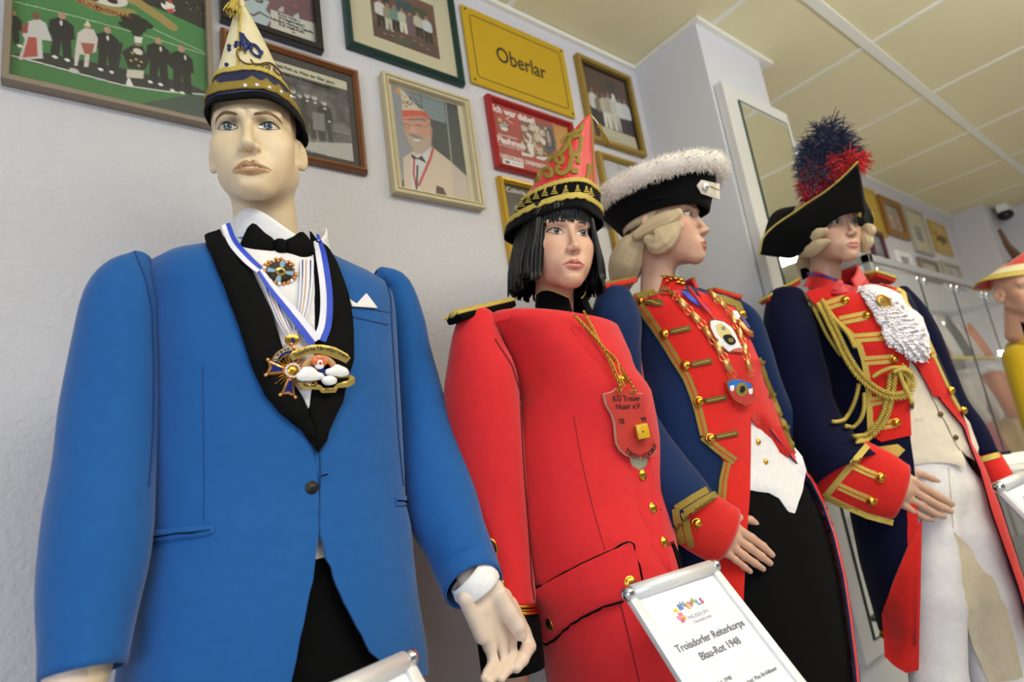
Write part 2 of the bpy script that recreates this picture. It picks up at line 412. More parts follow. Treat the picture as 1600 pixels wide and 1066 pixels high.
def text(name, body, P, ux, uy, size, m, parent, align='CENTER', ext=.0004, sx=1.0, bold=0, shear=0, kind=None):
    cu = bpy.data.curves.new(name, 'FONT'); cu.body = body; cu.size = size; cu.align_x = align; cu.align_y = 'CENTER'
    cu.extrude = ext; cu.offset = bold; cu.resolution_u = 3; cu.shear = shear
    o = bpy.data.objects.new(name, cu); COL.objects.link(o); dg = bpy.context.evaluated_depsgraph_get()
    me = bpy.data.meshes.new_from_object(o.evaluated_get(dg)); bpy.data.objects.remove(o)
    V = np.array([v.co[:] for v in me.vertices]); F = [list(p.vertices) for p in me.polygons]; bpy.data.meshes.remove(me)
    ux = unit(ux); uy = unit(uy); n = np.cross(ux, uy)
    return mk(name, np.array(P)+V[:, :1]*sx*ux+V[:, 1:2]*uy+V[:, 2:]*n, F, m, parent, smooth=False, kind=kind)
XH, ZH = np.array([1., 0, 0]), np.array([0, 0, 1.])
def D(*r): return tuple(1.35*v for v in r[:2])+tuple(1.35*v+1.08 for v in r[2:])
fr_wood = mat('brown_wood_frame', '#7a4a26', .4, bump=.3, bscale=40, var=.3, vscale=30, stretch=(1, 1, 1), coat=.3)
fr_blk = mat('black_frame_paint', '#121013', .3, coat=.3); fr_green = mat('dark_green_frame_paint', '#123a33', .4, var=.15, vscale=30)
fr_beige = mat('cream_frame_paint', '#c8bb98', .45, var=.08, vscale=60); fr_red = mat('red_frame_paint', '#a8191b', .35, coat=.2)
fr_gold = mat('mottled_gold_frame', '#a5883c', .4, .35, bump=.5, bscale=160, var=.4, vscale=120)
fr_gold2 = mat('bright_gold_frame', '#cfa738', .25, .6, coat=.2); fr_tan = mat('taupe_frame_paint', '#8c7d6b', .4, var=.08, vscale=40)
fr_silver = mat('silver_frame', '#b7b2a2', .4, .3); fr_maroon = mat('maroon_frame', '#5d2731', .4); fr_umber = mat('amber_wood_frame', '#8d5f1c', .4, var=.2, vscale=30)
mount_cream = mat('cream_mount_card', '#c3bb9e', .8, var=.02); mount_grey = mat('grey_mount_card', '#4d4a46', .8)

# 1 the green football field print
t, r, y = picture('big framed print of dark suited men on a green football field, far left of wall', 'picture', D(-.076, .2055, .645, 1.03), .013, .028, fr_tan)
P = Paint(*r, 200, '#3c8a3f'); P.grad('#3f9a48', '#2c6a2c'); P.noise(.1)
P.poly([(185, -60), (190, -5), (262, 24), (330, 55), (340, -60)], '#2b2624', px=True)
P.poly([(5, 128), (10, 95), (330, 158), (328, 205)], '#2f7a31', .6, px=True)
P.poly([(10, 90), (60, 84), (190, 110), (290, 132), (327, 150), (190, 138)], '#23282a', px=True)
P.poly([(200, 168), (300, 150), (328, 158), (328, 205)], '#3a3f42', .85, px=True)
for L in ([(10, 88), (60, 101), (130, 120), (190, 136), (260, 146), (327, 151)],): P.line(L, .007, '#c9c8c2', px=True)
for L in ([(20, 6), (120, 30), (230, 60), (327, 91)], [(235, 47), (280, 68), (327, 89)]): P.line(L, .004, '#a8c79e', px=True)
P.line([(112, -6), (135, 8), (165, 20), (205, 25)], .045, '#a38a3a', px=True); P.line([(180, -8), (215, 8), (245, 28), (268, 45)], .045, '#a38a3a', px=True)
P.ell((160, -4), .13, .05, '#d8cfc4', px=True); P.ell((175, 5), .03, .015, '#2b1d1a', px=True); P.ell((147, 0), .025, .02, '#2b1d1a', px=True)
P.ell((262, 14), .042, .026, '#e5ded6', px=True); P.ell((255, 8), .012, .009, '#1b1b1b', px=True); P.ell((264, 6), .016, .01, '#b63c22', px=True); P.poly([(257, 18), (271, 17), (269, 25), (263, 25)], '#c0392b', px=True); P.ell((273, 17), .008, .008, '#1b1b1b', px=True)
for q in [(290, 8), (296, 18), (307, 16), (315, 6), (320, 14), (314, 25)]: P.ell(q, .004, .003, '#b0a898', px=True)
def pp(q): return P.uv(q)
for (hx, hy, fx, fy, wd) in [(20, 25, 22, 73, .34), (97, 28, 96, 95, .36), (169, 51, 166, 114, .36), (251, 68, 242, 133, .36), (289, 81, 276, 146, .36)]:
    a, b = pp((hx, hy-5)), pp((fx, fy)); P.person((a[0]+b[0])/2, a[1], b[1], '#17151a', '#17151a', '#b9886e', wd)
    c = pp((hx-1, hy+12)); P.ell(c, .006, .014, '#d9d2c6')
    for s_ in (-1, 1):
        P.ell((b[0]+s_*.028, b[1]), .013, .007, '#e6e2da')
def fig(pts, c): P.poly(pts, c, px=True)
fig([(45, 38), (60, 33), (72, 40), (82, 68), (66, 66), (68, 95), (30, 97), (40, 66), (36, 58)], '#c8c3c0'); fig([(45, 62), (58, 62), (60, 92), (36, 94)], '#b5402c'); fig([(36, 44), (46, 40), (44, 56), (36, 56)], '#a5342b'); P.ell((57, 29), .018, .02, '#7c4a33', px=True)
fig([(122, 55), (132, 48), (146, 50), (153, 64), (150, 84), (140, 88), (138, 108), (131, 108), (133, 90), (125, 88), (121, 106), (116, 106), (118, 80)], '#cfc4bb'); fig([(126, 70), (148, 72), (144, 88), (132, 88)], '#a6533d'); P.ell((137, 45), .014, .014, '#b98d6c', px=True); P.poly([(131, 44), (137, 35), (142, 45)], '#d9cdb4', px=True)
for k in range(26):
    a = random.uniform(0, 6.28); q = (211+random.uniform(0, 22)*math.cos(a), 42+random.uniform(0, 12)*math.sin(a)); P.ell(q, .035, .017, '#151814', px=True)
P.poly([(204, 53), (222, 55), (216, 64), (209, 63)], '#151814', px=True)
fig([(209, 60), (222, 62), (220, 71), (210, 70)], '#dcd8d2'); P.ell((215, 75), .014, .013, '#b07a5e', px=True)
fig([(190, 84), (206, 74), (222, 76), (232, 100), (226, 112), (200, 110)], '#211d1c'); fig([(198, 112), (224, 114), (223, 126), (197, 124)], '#cfc8b4'); fig([(202, 125), (208, 138), (196, 136), (199, 125)], '#e0dcd2'); P.ell((215, 84), .025, .016, '#d8cfc0', px=True)
for q in [(206, 86), (212, 96), (220, 100), (204, 98), (216, 106)]: P.ell(q, .007, .006, '#c7a24c', px=True)
P.line([(188, 72), (183, 100), (180, 120)], .016, '#1b211a', px=True); P.ell((116, 114), .023, .012, '#bfbdb8', px=True)
print_mesh('print', P, y, t)
text('lettering', 'RUND', P.x0*0+np.array([CAMP+ray(140, 8)*((y-.001)/ray(140, 8)[1])])[0], unit((1, 0, -.16)), unit((.16, 0, 1)), .016, mat('rust_print', '#a0452a', .6), t)
text('lettering', 'THOMAS I.', (CAMP+ray(178, 20)*((y-.001)/ray(178, 20)[1])), unit((1, 0, -.02)), unit((.02, 0, 1)), .015, bpy.data.materials['rust_print'], t)

# 2 black frame with a white card
t, r, y = picture('black framed caricature with a white caption card, above the brown framed photo', 'picture', D(.222, .414, .876, 1.12), .018, .026, fr_blk)
P = Paint(*r, 110, '#6d3d42'); P.grad('#6a4148', '#77505a', False); P.noise(.25, 5)
P.poly([(365, 10), (385, 30), (395, 42), (415, 44), (424, 30), (414, 18), (420, 5), (400, 0)], '#a9bcc0', px=True); P.poly([(362, 12), (380, 5), (388, 16), (374, 24)], '#c7c3b8', px=True)
P.poly([(360, 20), (372, 26), (396, 34), (408, 46), (385, 52), (362, 40)], '#98b0b8', px=True); P.ell((403, 3), .05, .03, '#2b1a1c', px=True); P.ell((403, 3), .03, .018, '#8a827c', px=True)
P.poly([(433, 18), (441, 12), (442, 22), (434, 20)], '#b9b6b0', px=True); P.poly([(455, 10), (462, 8), (464, 18)], '#8e5458', px=True); P.line([(380, 20), (395, 27), (405, 22), (418, 30)], .015, '#4a2328', px=True)
P.poly([(421.5, 17.5), (455, 29), (489, 38.5), (492, 71), (421.5, 48)], '#c4c1b4', px=True); P.poly([(457, 27), (465, 23), (466, 32), (459, 33)], '#a9bcc0', px=True); P.ell((457, 48), .022, .015, '#b0473f', px=True); P.ell((457, 48), .013, .009, '#c4c1b4', px=True); P.poly([(454, 51), (460, 53), (459, 56), (457, 54), (455, 55)], '#a03a34', px=True)
print_mesh('print', P, y, t)
ink = mat('black_print', '#1c1a1c', .6)
def wtext(body, p, y_, size, m, t, align='CENTER', slope=0., **k):
    d = ray(*p); q = CAMP+d*((y_-.0008)/d[1]); text('lettering', body, q, unit((1, 0, slope)), unit((-slope, 0, 1)), size, m, t, align, **k)
wtext('Prinz Willi I.', (452, 28), y, .012, ink, t); wtext('(Hoegemeier)', (456, 34), y, .0125, ink, t); wtext('Adjutant Herbert Zakolla', (456, 39.5), y, .0125, ink, t, sx=.9); wtext('KG Halt Pohl', (456, 44.5), y, .0125, ink, t)

# 3 brown frame, black and white photograph
t, r, y = picture('brown wooden frame with a black and white group photo, behind the tall ivory cap', 'picture', D(.221, .4875, .617, .858), .018, .026, fr_wood, PROF_ROUND, (.016, .016, .016, .022), mount_grey)
P = Paint(*r, 140, '#5b5858'); P.grad('#4a4748', '#6c6868'); P.noise(.5, 12); P.noise(.4, 30)
P.poly([(342, 62), (430, 98), (547, 131), (549, 146), (430, 112), (342, 78)], '#c3bda0', px=True)
P.poly([(420, 205), (486, 224), (556, 226), (560, 262), (480, 248), (400, 225)], '#a9a6a2', px=True)
P.poly([(520, 195), (553, 205), (554, 215), (520, 207)], '#6f6d6a', .8, px=True); P.line([(520, 206), (555, 214)], .008, '#8d8a85', px=True)
for (hx, hy, fx, fy, b_) in [(467, 153, 470, 205, '#3a3838'), (479, 152, 482, 215, '#2f2d2e'), (491, 155, 493, 220, '#4a4748'), (506, 164, 508, 222, '#262526'), (458, 146, 460, 200, '#444')]:
    b_ = b_ if len(b_) == 7 else '#444444'; a, b = P.uv((hx, hy-6)), P.uv((fx, fy)); P.person((a[0]+b[0])/2, a[1], b[1], b_, '#2b2a2a', '#b5b0aa', .3, hair='#6a6664'); P.ell(P.uv((hx, hy+8)), .016, .012, '#c9c5bf')
P.poly([(486, 177), (505, 180), (507, 207), (488, 204)], '#777472', px=True); P.ell((513, 192), .015, .012, '#bdb8b2', px=True); P.line([(546, 146), (551, 186)], .008, '#c9c5b4', px=True)
print_mesh('print', P, y, t)
wtext('KG Halt Pohl ca. Mitte der 50er Jahre', (472, 114.5), y, .0135, ink, t, sx=.85, slope=-.015); wtext('im Saal bei der Karnevalssitzung Pfahl', (478, 126), y, .0105, ink, t, sx=.85, slope=-.02); wtext('vor 50 Jahren', (487, 238.5), y, .0145, ink, t)

# 4 green frame with cream mount
t, r, y = picture('dark green frame, wide cream mount round a colour group photo, left of yellow sign', 'picture', D(.470, .767, .914, 1.175), .02, .03, fr_green, PROF_ROUND, (.07, .06, .055, .05), mount_cream)
P = Paint(*r, 130, '#6b3f36'); P.grad('#6f4a3c', '#573f3c'); P.noise(.15, 8)
for k in range(4): P.line([(575, 18+4*k), (690, 64+4*k)], .012, '#8a6a3e', px=True)
P.poly([(595, -8), (605, -4), (606, 10), (596, 6)], '#26323c', px=True); P.poly([(616, 0), (640, 8), (642, 24), (618, 18)], '#2b4a52', px=True); P.poly([(640, 12), (664, 20), (666, 32), (644, 26)], '#3f4a38', px=True)
for (hx, hy, fx, fy, b_, l_) in [(592, 4, 595, 46, '#c9c9c2', '#241f1f'), (603, 12, 608, 50, '#8f8a6a', '#bdb9a6'), (614, 15, 618, 52, '#5f8a80', '#201c1e'), (625, 20, 630, 54, '#b5b8a0', '#cfccba'), (637, 26, 643, 60, '#6b5260', '#6b5260'), (649, 26, 655, 62, '#b8b39c', '#2a2624'), (663, 32, 669, 70, '#bcc6ca', '#232021')]:
    a, b = P.uv((hx, hy-4)), P.uv((fx, fy)); P.person((a[0]+b[0])/2, a[1], b[1], b_, l_, '#a8745c', .34)
P.poly([(615, 62), (640, 66), (642, 74), (618, 68)], '#44583a', .8, px=True)
for q in [(600, 55), (612, 58), (626, 60), (645, 66), (656, 72), (667, 79)]: P.ell(q, .03, .012, '#9a8f88', .6, px=True)
print_mesh('print', P, y, t)

# 5 yellow sign
def ysign(label, x0, x1, z0, z1, body, size, group=None):
    t = thing('town_sign', label, 'sign', ((x0+x1)/2, WY, z0), group or 'yellow town signs'); V, F = bevel(*bbox(x0, x1, WY-.012, WY-.002, z0, z1), .002, 1)
    mk('sign_plate', V, F, M['yellow'], t, smooth=False); b = MB(); y1 = WY-.0126; e = .03; w = .0022
    q = [(x0+e, z0+e), (x1-e, z0+e), (x1-e, z1-e), (x0+e, z1-e)]; c = .012; pts = []
    for (cx, cz, a0, sx, sz) in ((q[0][0], q[0][1], 180, 1, 1), (q[1][0], q[1][1], 270, -1, 1), (q[2][0], q[2][1], 0, -1, -1), (q[3][0], q[3][1], 90, 1, -1)):
        for k in range(5): a = math.radians(a0+22.5*k); pts.append((cx+sx*c+c*math.cos(a), y1, cz+sz*c+c*math.sin(a)))
    V, F = tube(pts, w*.55, 6, closed=True); mk('border_line', V, F, ink, t, smooth=False)
    if body: text('lettering', body, ((x0+x1)/2, y1, (z0+z1)/2), XH, ZH, size, ink, t, bold=.0004, ext=.0006, sx=.82)
    for (cx, cz) in ((x0+.015, z0+.015), (x1-.015, z0+.015), (x0+.015, z1-.015), (x1-.015, z1-.015)):
        V, F = dome(np.array([cx, y1, cz]), (0, -1, 0), .0045, .003, 8); mk('screw', V, F, ink, t)
    return t
x0, x1, z0, z1 = D(.793, 1.152, .937, 1.167); ysign('yellow town name sign reading Oberlar, high on the wall', x0, x1, z0, z1, 'Oberlar', .088)

# 6 cream frame with portrait
t, r, y = picture('cream framed portrait of a smiling bearded man in red and white carnival cap', 'picture', D(.540, .770, .585, .873), .021, .03, fr_beige, PROF_STEP, (.014, .02, .003, .003), mat('pale_mount_card', '#c7bfa4', .8))
P = Paint(*r, 170, '#6a7078'); P.grad('#8b8d98', '#5e6068', False); z = lambda x, y_: (590+x/4.959, 120+y_/4.959)
P.poly([z(235, 90), z(620, 215), z(720, 830), z(420, 560), z(330, 290)], '#3f4648', px=True); P.poly([z(235, 100), z(500, 180), z(520, 370), z(400, 340), z(330, 260)], '#75878c', px=True)
for k in range(9): P.line([z(235, 105+32*k), z(630, 225+42*k)], .006, '#4a5a5e', .7, px=True)
P.line([z(512, 180), z(562, 665)], .016, '#8b8c8e', px=True); P.line([z(318, 110), z(335, 270)], .008, '#3b4a4e', px=True); P.poly([z(130, 780), z(200, 820), z(205, 900), z(130, 880)], '#3b3a3c', px=True)
P.poly([z(190, 640), z(260, 590), z(420, 560), z(560, 670), z(680, 780), z(730, 1010), z(200, 900)], '#cbb6a2', px=True); P.poly([z(560, 670), z(690, 790), z(730, 1000), z(575, 970)], '#b7a8a0', .7, px=True)
P.poly([z(250, 640), z(350, 600), z(410, 550), z(420, 600), z(310, 900), z(255, 900)], '#c3c4cc', px=True)
P.line([z(275, 640), z(270, 760), z(290, 860)], .02, '#c2322c', px=True); P.line([z(418, 570), z(400, 640), z(310, 850)], .024, '#c2322c', px=True); P.line([z(300, 700), z(292, 900)], .02, '#4a4638', px=True)
P.poly([z(185, 350), z(395, 350), z(410, 420), z(405, 540), z(340, 610), z(285, 605), z(235, 520), z(200, 430)], '#c28a72', px=True); P.poly([z(395, 370), z(415, 420), z(412, 500), z(400, 500)], '#ad7863', px=True)
P.poly([z(225, 470), z(340, 490), z(400, 470), z(400, 550), z(340, 610), z(290, 605), z(240, 530)], '#b09a8a', px=True); P.ell(z(290, 475), .1, .022, '#847f78', rot=.1, px=True); P.poly([z(262, 490), z(330, 495), z(310, 512), z(275, 508)], '#cfc6ba', px=True)
P.ell(z(265, 420), .045, .04, '#cf957d', px=True)
P.line([z(170, 368), z(190, 372), z(240, 385), z(245, 412), z(200, 402), z(190, 372)], .0035, '#3c3430', px=True); P.line([z(245, 390), z(280, 392)], .0035, '#3c3430', px=True); P.line([z(280, 385), z(340, 400), z(392, 390), z(395, 370), z(330, 345), z(200, 340)], .0035, '#3c3430', px=True); P.line([z(205, 378), z(235, 384)], .007, '#5c3a30', px=True); P.line([z(290, 385), z(330, 388)], .007, '#5c3a30', px=True)
P.poly([z(182, 270), z(300, 265), z(380, 300), z(395, 350), z(330, 330), z(185, 345)], '#c94a30', px=True); P.line([z(188, 330), z(330, 322), z(395, 355)], .012, '#d98a6c', px=True); P.line([z(185, 268), z(320, 262), z(345, 280)], .014, '#d9a27c', px=True)
P.poly([z(185, 265), z(170, 140), z(150, 85), z(200, 130), z(250, 200), z(335, 275)], '#c5b79f', px=True)
for k in range(16): P.ell(z(185+random.uniform(0, 70), 160+random.uniform(0, 90)), .012, .01, random.choice(['#7d5a34', '#3c3836', '#a8863f']), px=True)
P.ell(z(148, 125), .04, .03, '#c98e2f', px=True); P.poly([z(248, 605), z(300, 640), z(335, 620), z(370, 680), z(310, 650), z(260, 645)], '#2d2224', px=True); P.poly([z(445, 850), z(500, 870), z(525, 930), z(440, 930)], '#52302c', px=True)
print_mesh('print', P, y, t)

# 7 red frame
t, r, y = picture('red framed poster headed Ich war dabei!, below the yellow sign', 'picture', D(.829, 1.125, .709, .912), .018, .03, fr_red, PROF_ROUND)
P = Paint(*r, 150, '#b04038'); P.noise(.1, 5); z = lambda x, y_: (750+x/8.2, 150+y_/8.2)
P.poly([z(905, 330), z(1085, 380), z(1150, 760), z(960, 700)], '#cf8d2a', px=True)
for k in range(6): P.line([z(930+8*k, 430+44*k), z(1080+8*k, 470+44*k)], .014, '#b58a2c', px=True)
P.poly([z(925, 345), z(1075, 385), z(1080, 430), z(930, 395)], '#c0512e', px=True)
P.poly([z(505, 335), z(900, 400), z(960, 640), z(900, 780), z(540, 800), z(545, 640), z(510, 450)], '#7a5a4c', px=True); P.poly([z(800, 420), z(900, 450), z(950, 700), z(850, 770), z(790, 600)], '#4a4a50', px=True)
for (x, yy, rx, ry, c) in [(550, 430, .04, .05, '#cbb8a4'), (640, 430, .04, .05, '#d9cdbb'), (710, 440, .04, .05, '#d0c1a8'), (780, 490, .035, .05, '#cdbfb0'), (600, 560, .06, .09, '#d6c8b8'), (720, 540, .055, .08, '#c9b49c'), (640, 680, .05, .12, '#ded6ca'), (745, 700, .04, .1, '#bfa78f'), (790, 600, .03, .06, '#d9d2c6'), (860, 560, .025, .13, '#a89a8a'), (590, 560, .025, .035, '#b5544c'), (735, 650, .03, .04, '#b8554a'), (560, 520, .02, .05, '#8f6a3c'), (660, 590, .02, .05, '#6c8050')]: P.ell(z(x, yy), rx, ry, c, px=True)
for k in range(70): P.ell(z(random.uniform(520, 880), random.uniform(380, 760)), .012, .016, random.choice(['#e2d8cc', '#a0482f', '#5a3a30', '#c9a96c', '#d7c2ac', '#8d2f2a']), .7, px=True)
P.poly([z(675, 640), z(700, 780), z(680, 800), z(665, 660)], '#c0392b', px=True); P.poly([z(515, 735), z(665, 775), z(660, 800), z(520, 775)], '#e4d8d0', px=True); P.poly([z(700, 790), z(860, 800), z(800, 840), z(705, 815)], '#e0d4cc', px=True)
P.poly([z(273, 810), z(535, 875), z(540, 945), z(280, 885)], '#e6e2e0', px=True); P.poly([z(300, 835), z(360, 850), z(365, 885), z(305, 870)], '#3c4a78', px=True); P.line([z(385, 870), z(520, 905)], .014, '#8a93a8', px=True)
P.ell(z(240, 330), .026, .035, '#d0a53a', px=True); P.ell(z(285, 390), .055, .05, '#5c6a58', px=True); P.ell(z(290, 430), .045, .045, '#dcd6cc', px=True)
for k in range(9): a = math.pi+k*.4; P.line([z(285, 410), z(285+55*math.cos(a), 410+55*math.sin(a))], .016, '#e2ddd4' if k % 2 else '#38403a', px=True)
P.line([z(315, 320), z(360, 290)], .012, '#d9d2c6', px=True); P.line([z(345, 335), z(400, 375)], .012, '#d9c2b6', px=True)
print_mesh('print', P, y, t)
wp = mat('white_print', '#e9ddd8', .6)
wtext('Ich war dabei!', z(440, 245), y, .036, wp, t, bold=.0012, sx=.93, slope=-.012); wtext('1. Karnevalistischer', z(345, 515), y, .0125, wp, t, sx=1.0); wtext('Flashmob', z(405, 600), y, .035, wp, t, bold=.0012, sx=.92); wtext('am 08. Februar 2014', z(390, 655), y, .0115, wp, t); wtext('TROISDORFER DREIGESTIRN', z(560, 840), y, .021, wp, t, bold=.0005, sx=.95)

# 8 mottled gold frame
t, r, y = picture('mottled gold frame with a group photo of people in white, beside the column', 'picture', D(1.199, 1.441, .880, 1.168), .018, .026, fr_gold, PROF_FLAT, (.01, .012, .012, .012), M['black'])
P = Paint(*r, 120, '#4a2f2a'); P.grad('#573a31', '#2e2524'); P.noise(.15, 6); z = lambda x, y_: (890+x/5.61, 80+y_/5.61)
P.poly([z(255, 655), z(560, 765), z(600, 900), z(270, 800)], '#b9b294', px=True); P.line([z(320, 752), z(440, 790)], .006, '#6a6450', px=True); P.line([z(420, 800), z(540, 845)], .004, '#6a6450', px=True)
P.ell(z(345, 320), .1, .07, '#22302c', px=True)
for (x, yy, fx, fy, b_, l_) in [(190, 350, 230, 640, '#c4c4be', '#1e1a1c'), (250, 400, 260, 650, '#7a6f58', '#2a2422'), (290, 400, 320, 675, '#b5ad94', '#d6d2c6'), (330, 390, 370, 690, '#a8a088', '#c9c4b4'), (375, 400, 420, 710, '#bfc0b0', '#c2beb0'), (430, 440, 470, 730, '#c9ccc8', '#2a2426'), (470, 450, 520, 745, '#c2c4c8', '#25202a')]:
    a, b = P.uv(z(x, yy-20)), P.uv(z(fx, fy)); P.person((a[0]+b[0])/2, a[1], b[1], b_, l_, '#8a5a48', .3)
P.ell(z(372, 415), .035, .05, '#d9d9d4', px=True)
print_mesh('print', P, y, t)
# 9 small gold frame behind the woman's cap
t, r, y = picture('bright gold frame half hidden behind the red cap, below the red framed poster', 'picture', (1.118, 1.345, 1.70, 2.006), .021, .028, fr_gold2, PROF_ROUND)
P = Paint(*r, 80, '#3a352c'); P.noise(.3, 6)
for k in range(14): P.ell((random.random(), .25+.7*random.random()), .06, .07, random.choice(['#6a6a5e', '#85796a', '#2e3a34', '#9a958c']), .8)
print_mesh('print', P, y, t); wtext('Colonia', (806, 299), y, .026, wp, t)
# 10 gold frame beside the fur hat
t, r, y = picture('slim gold frame with a pale picture, between the red cap and white fur hat', 'picture', (1.634, 1.955, 1.800, 2.224), .024, .028, fr_gold, PROF_ROUND)
P = Paint(*r, 80, '#b9bac2'); P.noise(.06, 4); P.line([(957, 243), (966, 268), (972, 285)], .016, '#8d8450', px=True); P.poly([(.3, .5), (.7, .45), (.8, .9), (.25, .92)], '#8d8a90', .8)
print_mesh('print', P, y, t)

# far wall pictures
def far(px, label, m, fw, paint, cat='picture', depth=.025, mount=None, mm=None, prof=PROF_FLAT):
    (xa, za), (xb, zb) = [(lambda q: (q[0], q[2]))(CAMP+ray(*p)*(WY/ray(*p)[1])) for p in px]
    t, r, y = picture(label, cat, (min(xa, xb), max(xa, xb), min(za, zb), max(za, zb)), fw, depth, m, prof, mount, mm); P = Paint(*r, 50, '#8a8880'); paint(P); print_mesh('print', P, y, t)
def pa(*cols):
    def f(P):
        P.A[:] = C(cols[0])[:3]
        for k in range(14): P.ell((random.uniform(.15, .85), random.uniform(.2, .9)), random.uniform(.05, .15), random.uniform(.06, .2), random.choice(cols[1:]), .7)
    return f
xa = CAMP+ray(1345, 300)*(WY/ray(1345, 300)[1])
ysign('far yellow sign partly hidden behind the black feathered hat', 4.08, 4.60, 2.26, 2.63, '', .1)
far([(1367, 305), (1419, 378)], 'amber wooden frame on far wall, right of the far yellow sign', fr_umber, .05, pa('#a89a90', '#cbb9a8', '#8a7c86', '#b56a4a', '#7a7468'))
far([(1407, 322), (1457, 402)], 'thin silver frame with wide pale mount around a grey picture on far wall', fr_silver, .02, pa('#8b8c96', '#6f7684', '#9aa0ac', '#75706c'), mount=(.11, .09, .09, .12), mm=mount_cream)
(xa, za), (xb, zb) = [(lambda q: (q[0], q[2]))(CAMP+ray(*p)*(WY/ray(*p)[1])) for p in ((1446, 342), (1489, 403))]
ysign('farthest yellow sign, last picture before the room corner', xa, xb, zb, za, 'Sieglar', .13)
far([(1350, 358), (1389, 420)], 'maroon framed grey picture on far wall above the glass cabinet', fr_maroon, .03, pa('#8c8f96', '#a5a8ad', '#70757c'))
far([(1395, 392), (1425, 425)], 'small pink and grey picture on far wall above the glass cabinet', M['white'], .04, pa('#9a93a8', '#b58f9a', '#7a7590', '#c9c3c8'))
far([(1430, 402), (1470, 445)], 'dark framed pale certificate on far wall above the cabinet rail', fr_tan, .03, pa('#c2bcab', '#bbb5a5', '#c9c4b5'))
far([(1466, 408), (1507, 455)], 'pale frame at far right of the row above the cabinet rail', fr_silver, .025, pa('#b8b3a6', '#a9a59c', '#8f8c88', '#c0bbb0'))
# ------------------------------------------------------------------ helpers: implicit surfaces
def ell(P, c, r):
    q = P-np.array(c, np.float32); r = np.array(r, np.float32)
    k0 = np.sqrt(((q/r)**2).sum(-1)); k1 = np.sqrt(((q/(r*r))**2).sum(-1))+1e-9
    return k0*(k0-1)/k1
def cone(P, a, b, ra, rb):
    a = np.array(a, np.float32); b = np.array(b, np.float32); d = b-a
    t = np.clip(((P-a) @ d)/(d @ d+1e-12), 0, 1)
    return np.sqrt(((P-a-t[..., None]*d)**2).sum(-1))-(ra+(rb-ra)*t)
def smin(a, b, k):
    h = np.clip(.5+.5*(b-a)/k, 0, 1); return b+(a-b)*h-k*h*(1-h)
def smax(a, b, k): return -smin(-a, -b, k)
def surfnet(fn, lo, hi, h):
    lo = np.array(lo); n = np.ceil((np.array(hi)-lo)/h).astype(int)+1
    ax = [lo[i]+h*np.arange(n[i]) for i in range(3)]
    G = np.stack(np.meshgrid(*ax, indexing='ij'), -1).astype(np.float32)
    F = fn(G.reshape(-1, 3)).reshape(n); S = F < 0
    def cv(A, i, j, k): return A[i:A.shape[0]-1+i, j:A.shape[1]-1+j, k:A.shape[2]-1+k]
    cs = [(i, j, k) for i in (0, 1) for j in (0, 1) for k in (0, 1)]
    cnt = sum(cv(S, *c).astype(int) for c in cs); act = (cnt > 0) & (cnt < 8)
    I = np.argwhere(act); acc = np.zeros((len(I), 3)); num = np.zeros(len(I))
    for a in cs:
        for ax_ in range(3):
            if a[ax_]: continue
            b = list(a); b[ax_] = 1
            fa = F[I[:, 0]+a[0], I[:, 1]+a[1], I[:, 2]+a[2]]; fb = F[I[:, 0]+b[0], I[:, 1]+b[1], I[:, 2]+b[2]]
            m = (fa < 0) != (fb < 0); t = fa/(fa-fb+1e-20); p = np.tile(np.array(a, float), (len(I), 1)); p[:, ax_] = t
            acc[m] += p[m]; num[m] += 1
    V = lo+h*(I+acc/num[:, None])
    idx = -np.ones(act.shape, int); idx[act] = np.arange(len(I)); Fs = []
    for ax_ in range(3):
        o1, o2 = (ax_+1) % 3, (ax_+2) % 3; s = [slice(None)]*3; s2 = [slice(None)]*3
        s[ax_] = slice(0, -1); s2[ax_] = slice(1, None); ch = S[tuple(s)] != S[tuple(s2)]
        for q in np.argwhere(ch):
            if q[o1] == 0 or q[o2] == 0 or q[o1] >= act.shape[o1] or q[o2] >= act.shape[o2]: continue
            c = []
            for d1, d2 in ((-1, -1), (0, -1), (0, 0), (-1, 0)):
                w = q.copy(); w[o1] += d1; w[o2] += d2; c.append(idx[tuple(w)])
            if min(c) < 0: continue
            Fs.append(c if S[tuple(q)] else c[::-1])
    # settle the vertices on the surface
    for _ in range(2):
        e = h*.3; f0 = fn(V.astype(np.float32)); g = np.stack([fn((V+e*np.eye(3)[i]).astype(np.float32))-f0 for i in range(3)], 1)/e
        V = V-np.clip(f0/((g**2).sum(1)+1e-6), -h, h)[:, None]*g*.8
    return V, Fs

# ------------------------------------------------------------------ helpers: patches of cloth laid on a surface
class Surf:
    def __init__(s, *meshes):
        mb = MB()
        for V, F in meshes: mb.add(V, F)
        V, F = mb.arr(); s.b = BVHTree.FromPolygons([tuple(v) for v in V], F)
    def hit(s, px, py):
        d = ray(px, py); l = np.linalg.norm(d); r = s.b.ray_cast(Vector(CAMP), Vector(d/l))
        if r[0] is None: return None
        n = np.array(r[1]); n = n if n @ d < 0 else -n
        return np.array(r[0]), n
class Plane:
    def __init__(s, P, n): s.P = np.array(P, float); s.n = unit(n)
    def hit(s, px, py):
        d = ray(px, py); t = ((s.P-CAMP) @ s.n)/(d @ s.n); return CAMP+d*t, (s.n if s.n @ d < 0 else -s.n)
def dens(P, step, closed=True):
    P = [np.array(p, float) for p in P]; out = []; n = len(P)
    for i in range(n if closed else n-1):
        a, b = P[i], P[(i+1) % n]; k = max(1, int(round(np.linalg.norm(b-a)/step)))
        out += [a+(b-a)*j/k for j in range(k)]
    if not closed: out.append(P[-1])
    return np.array(out)
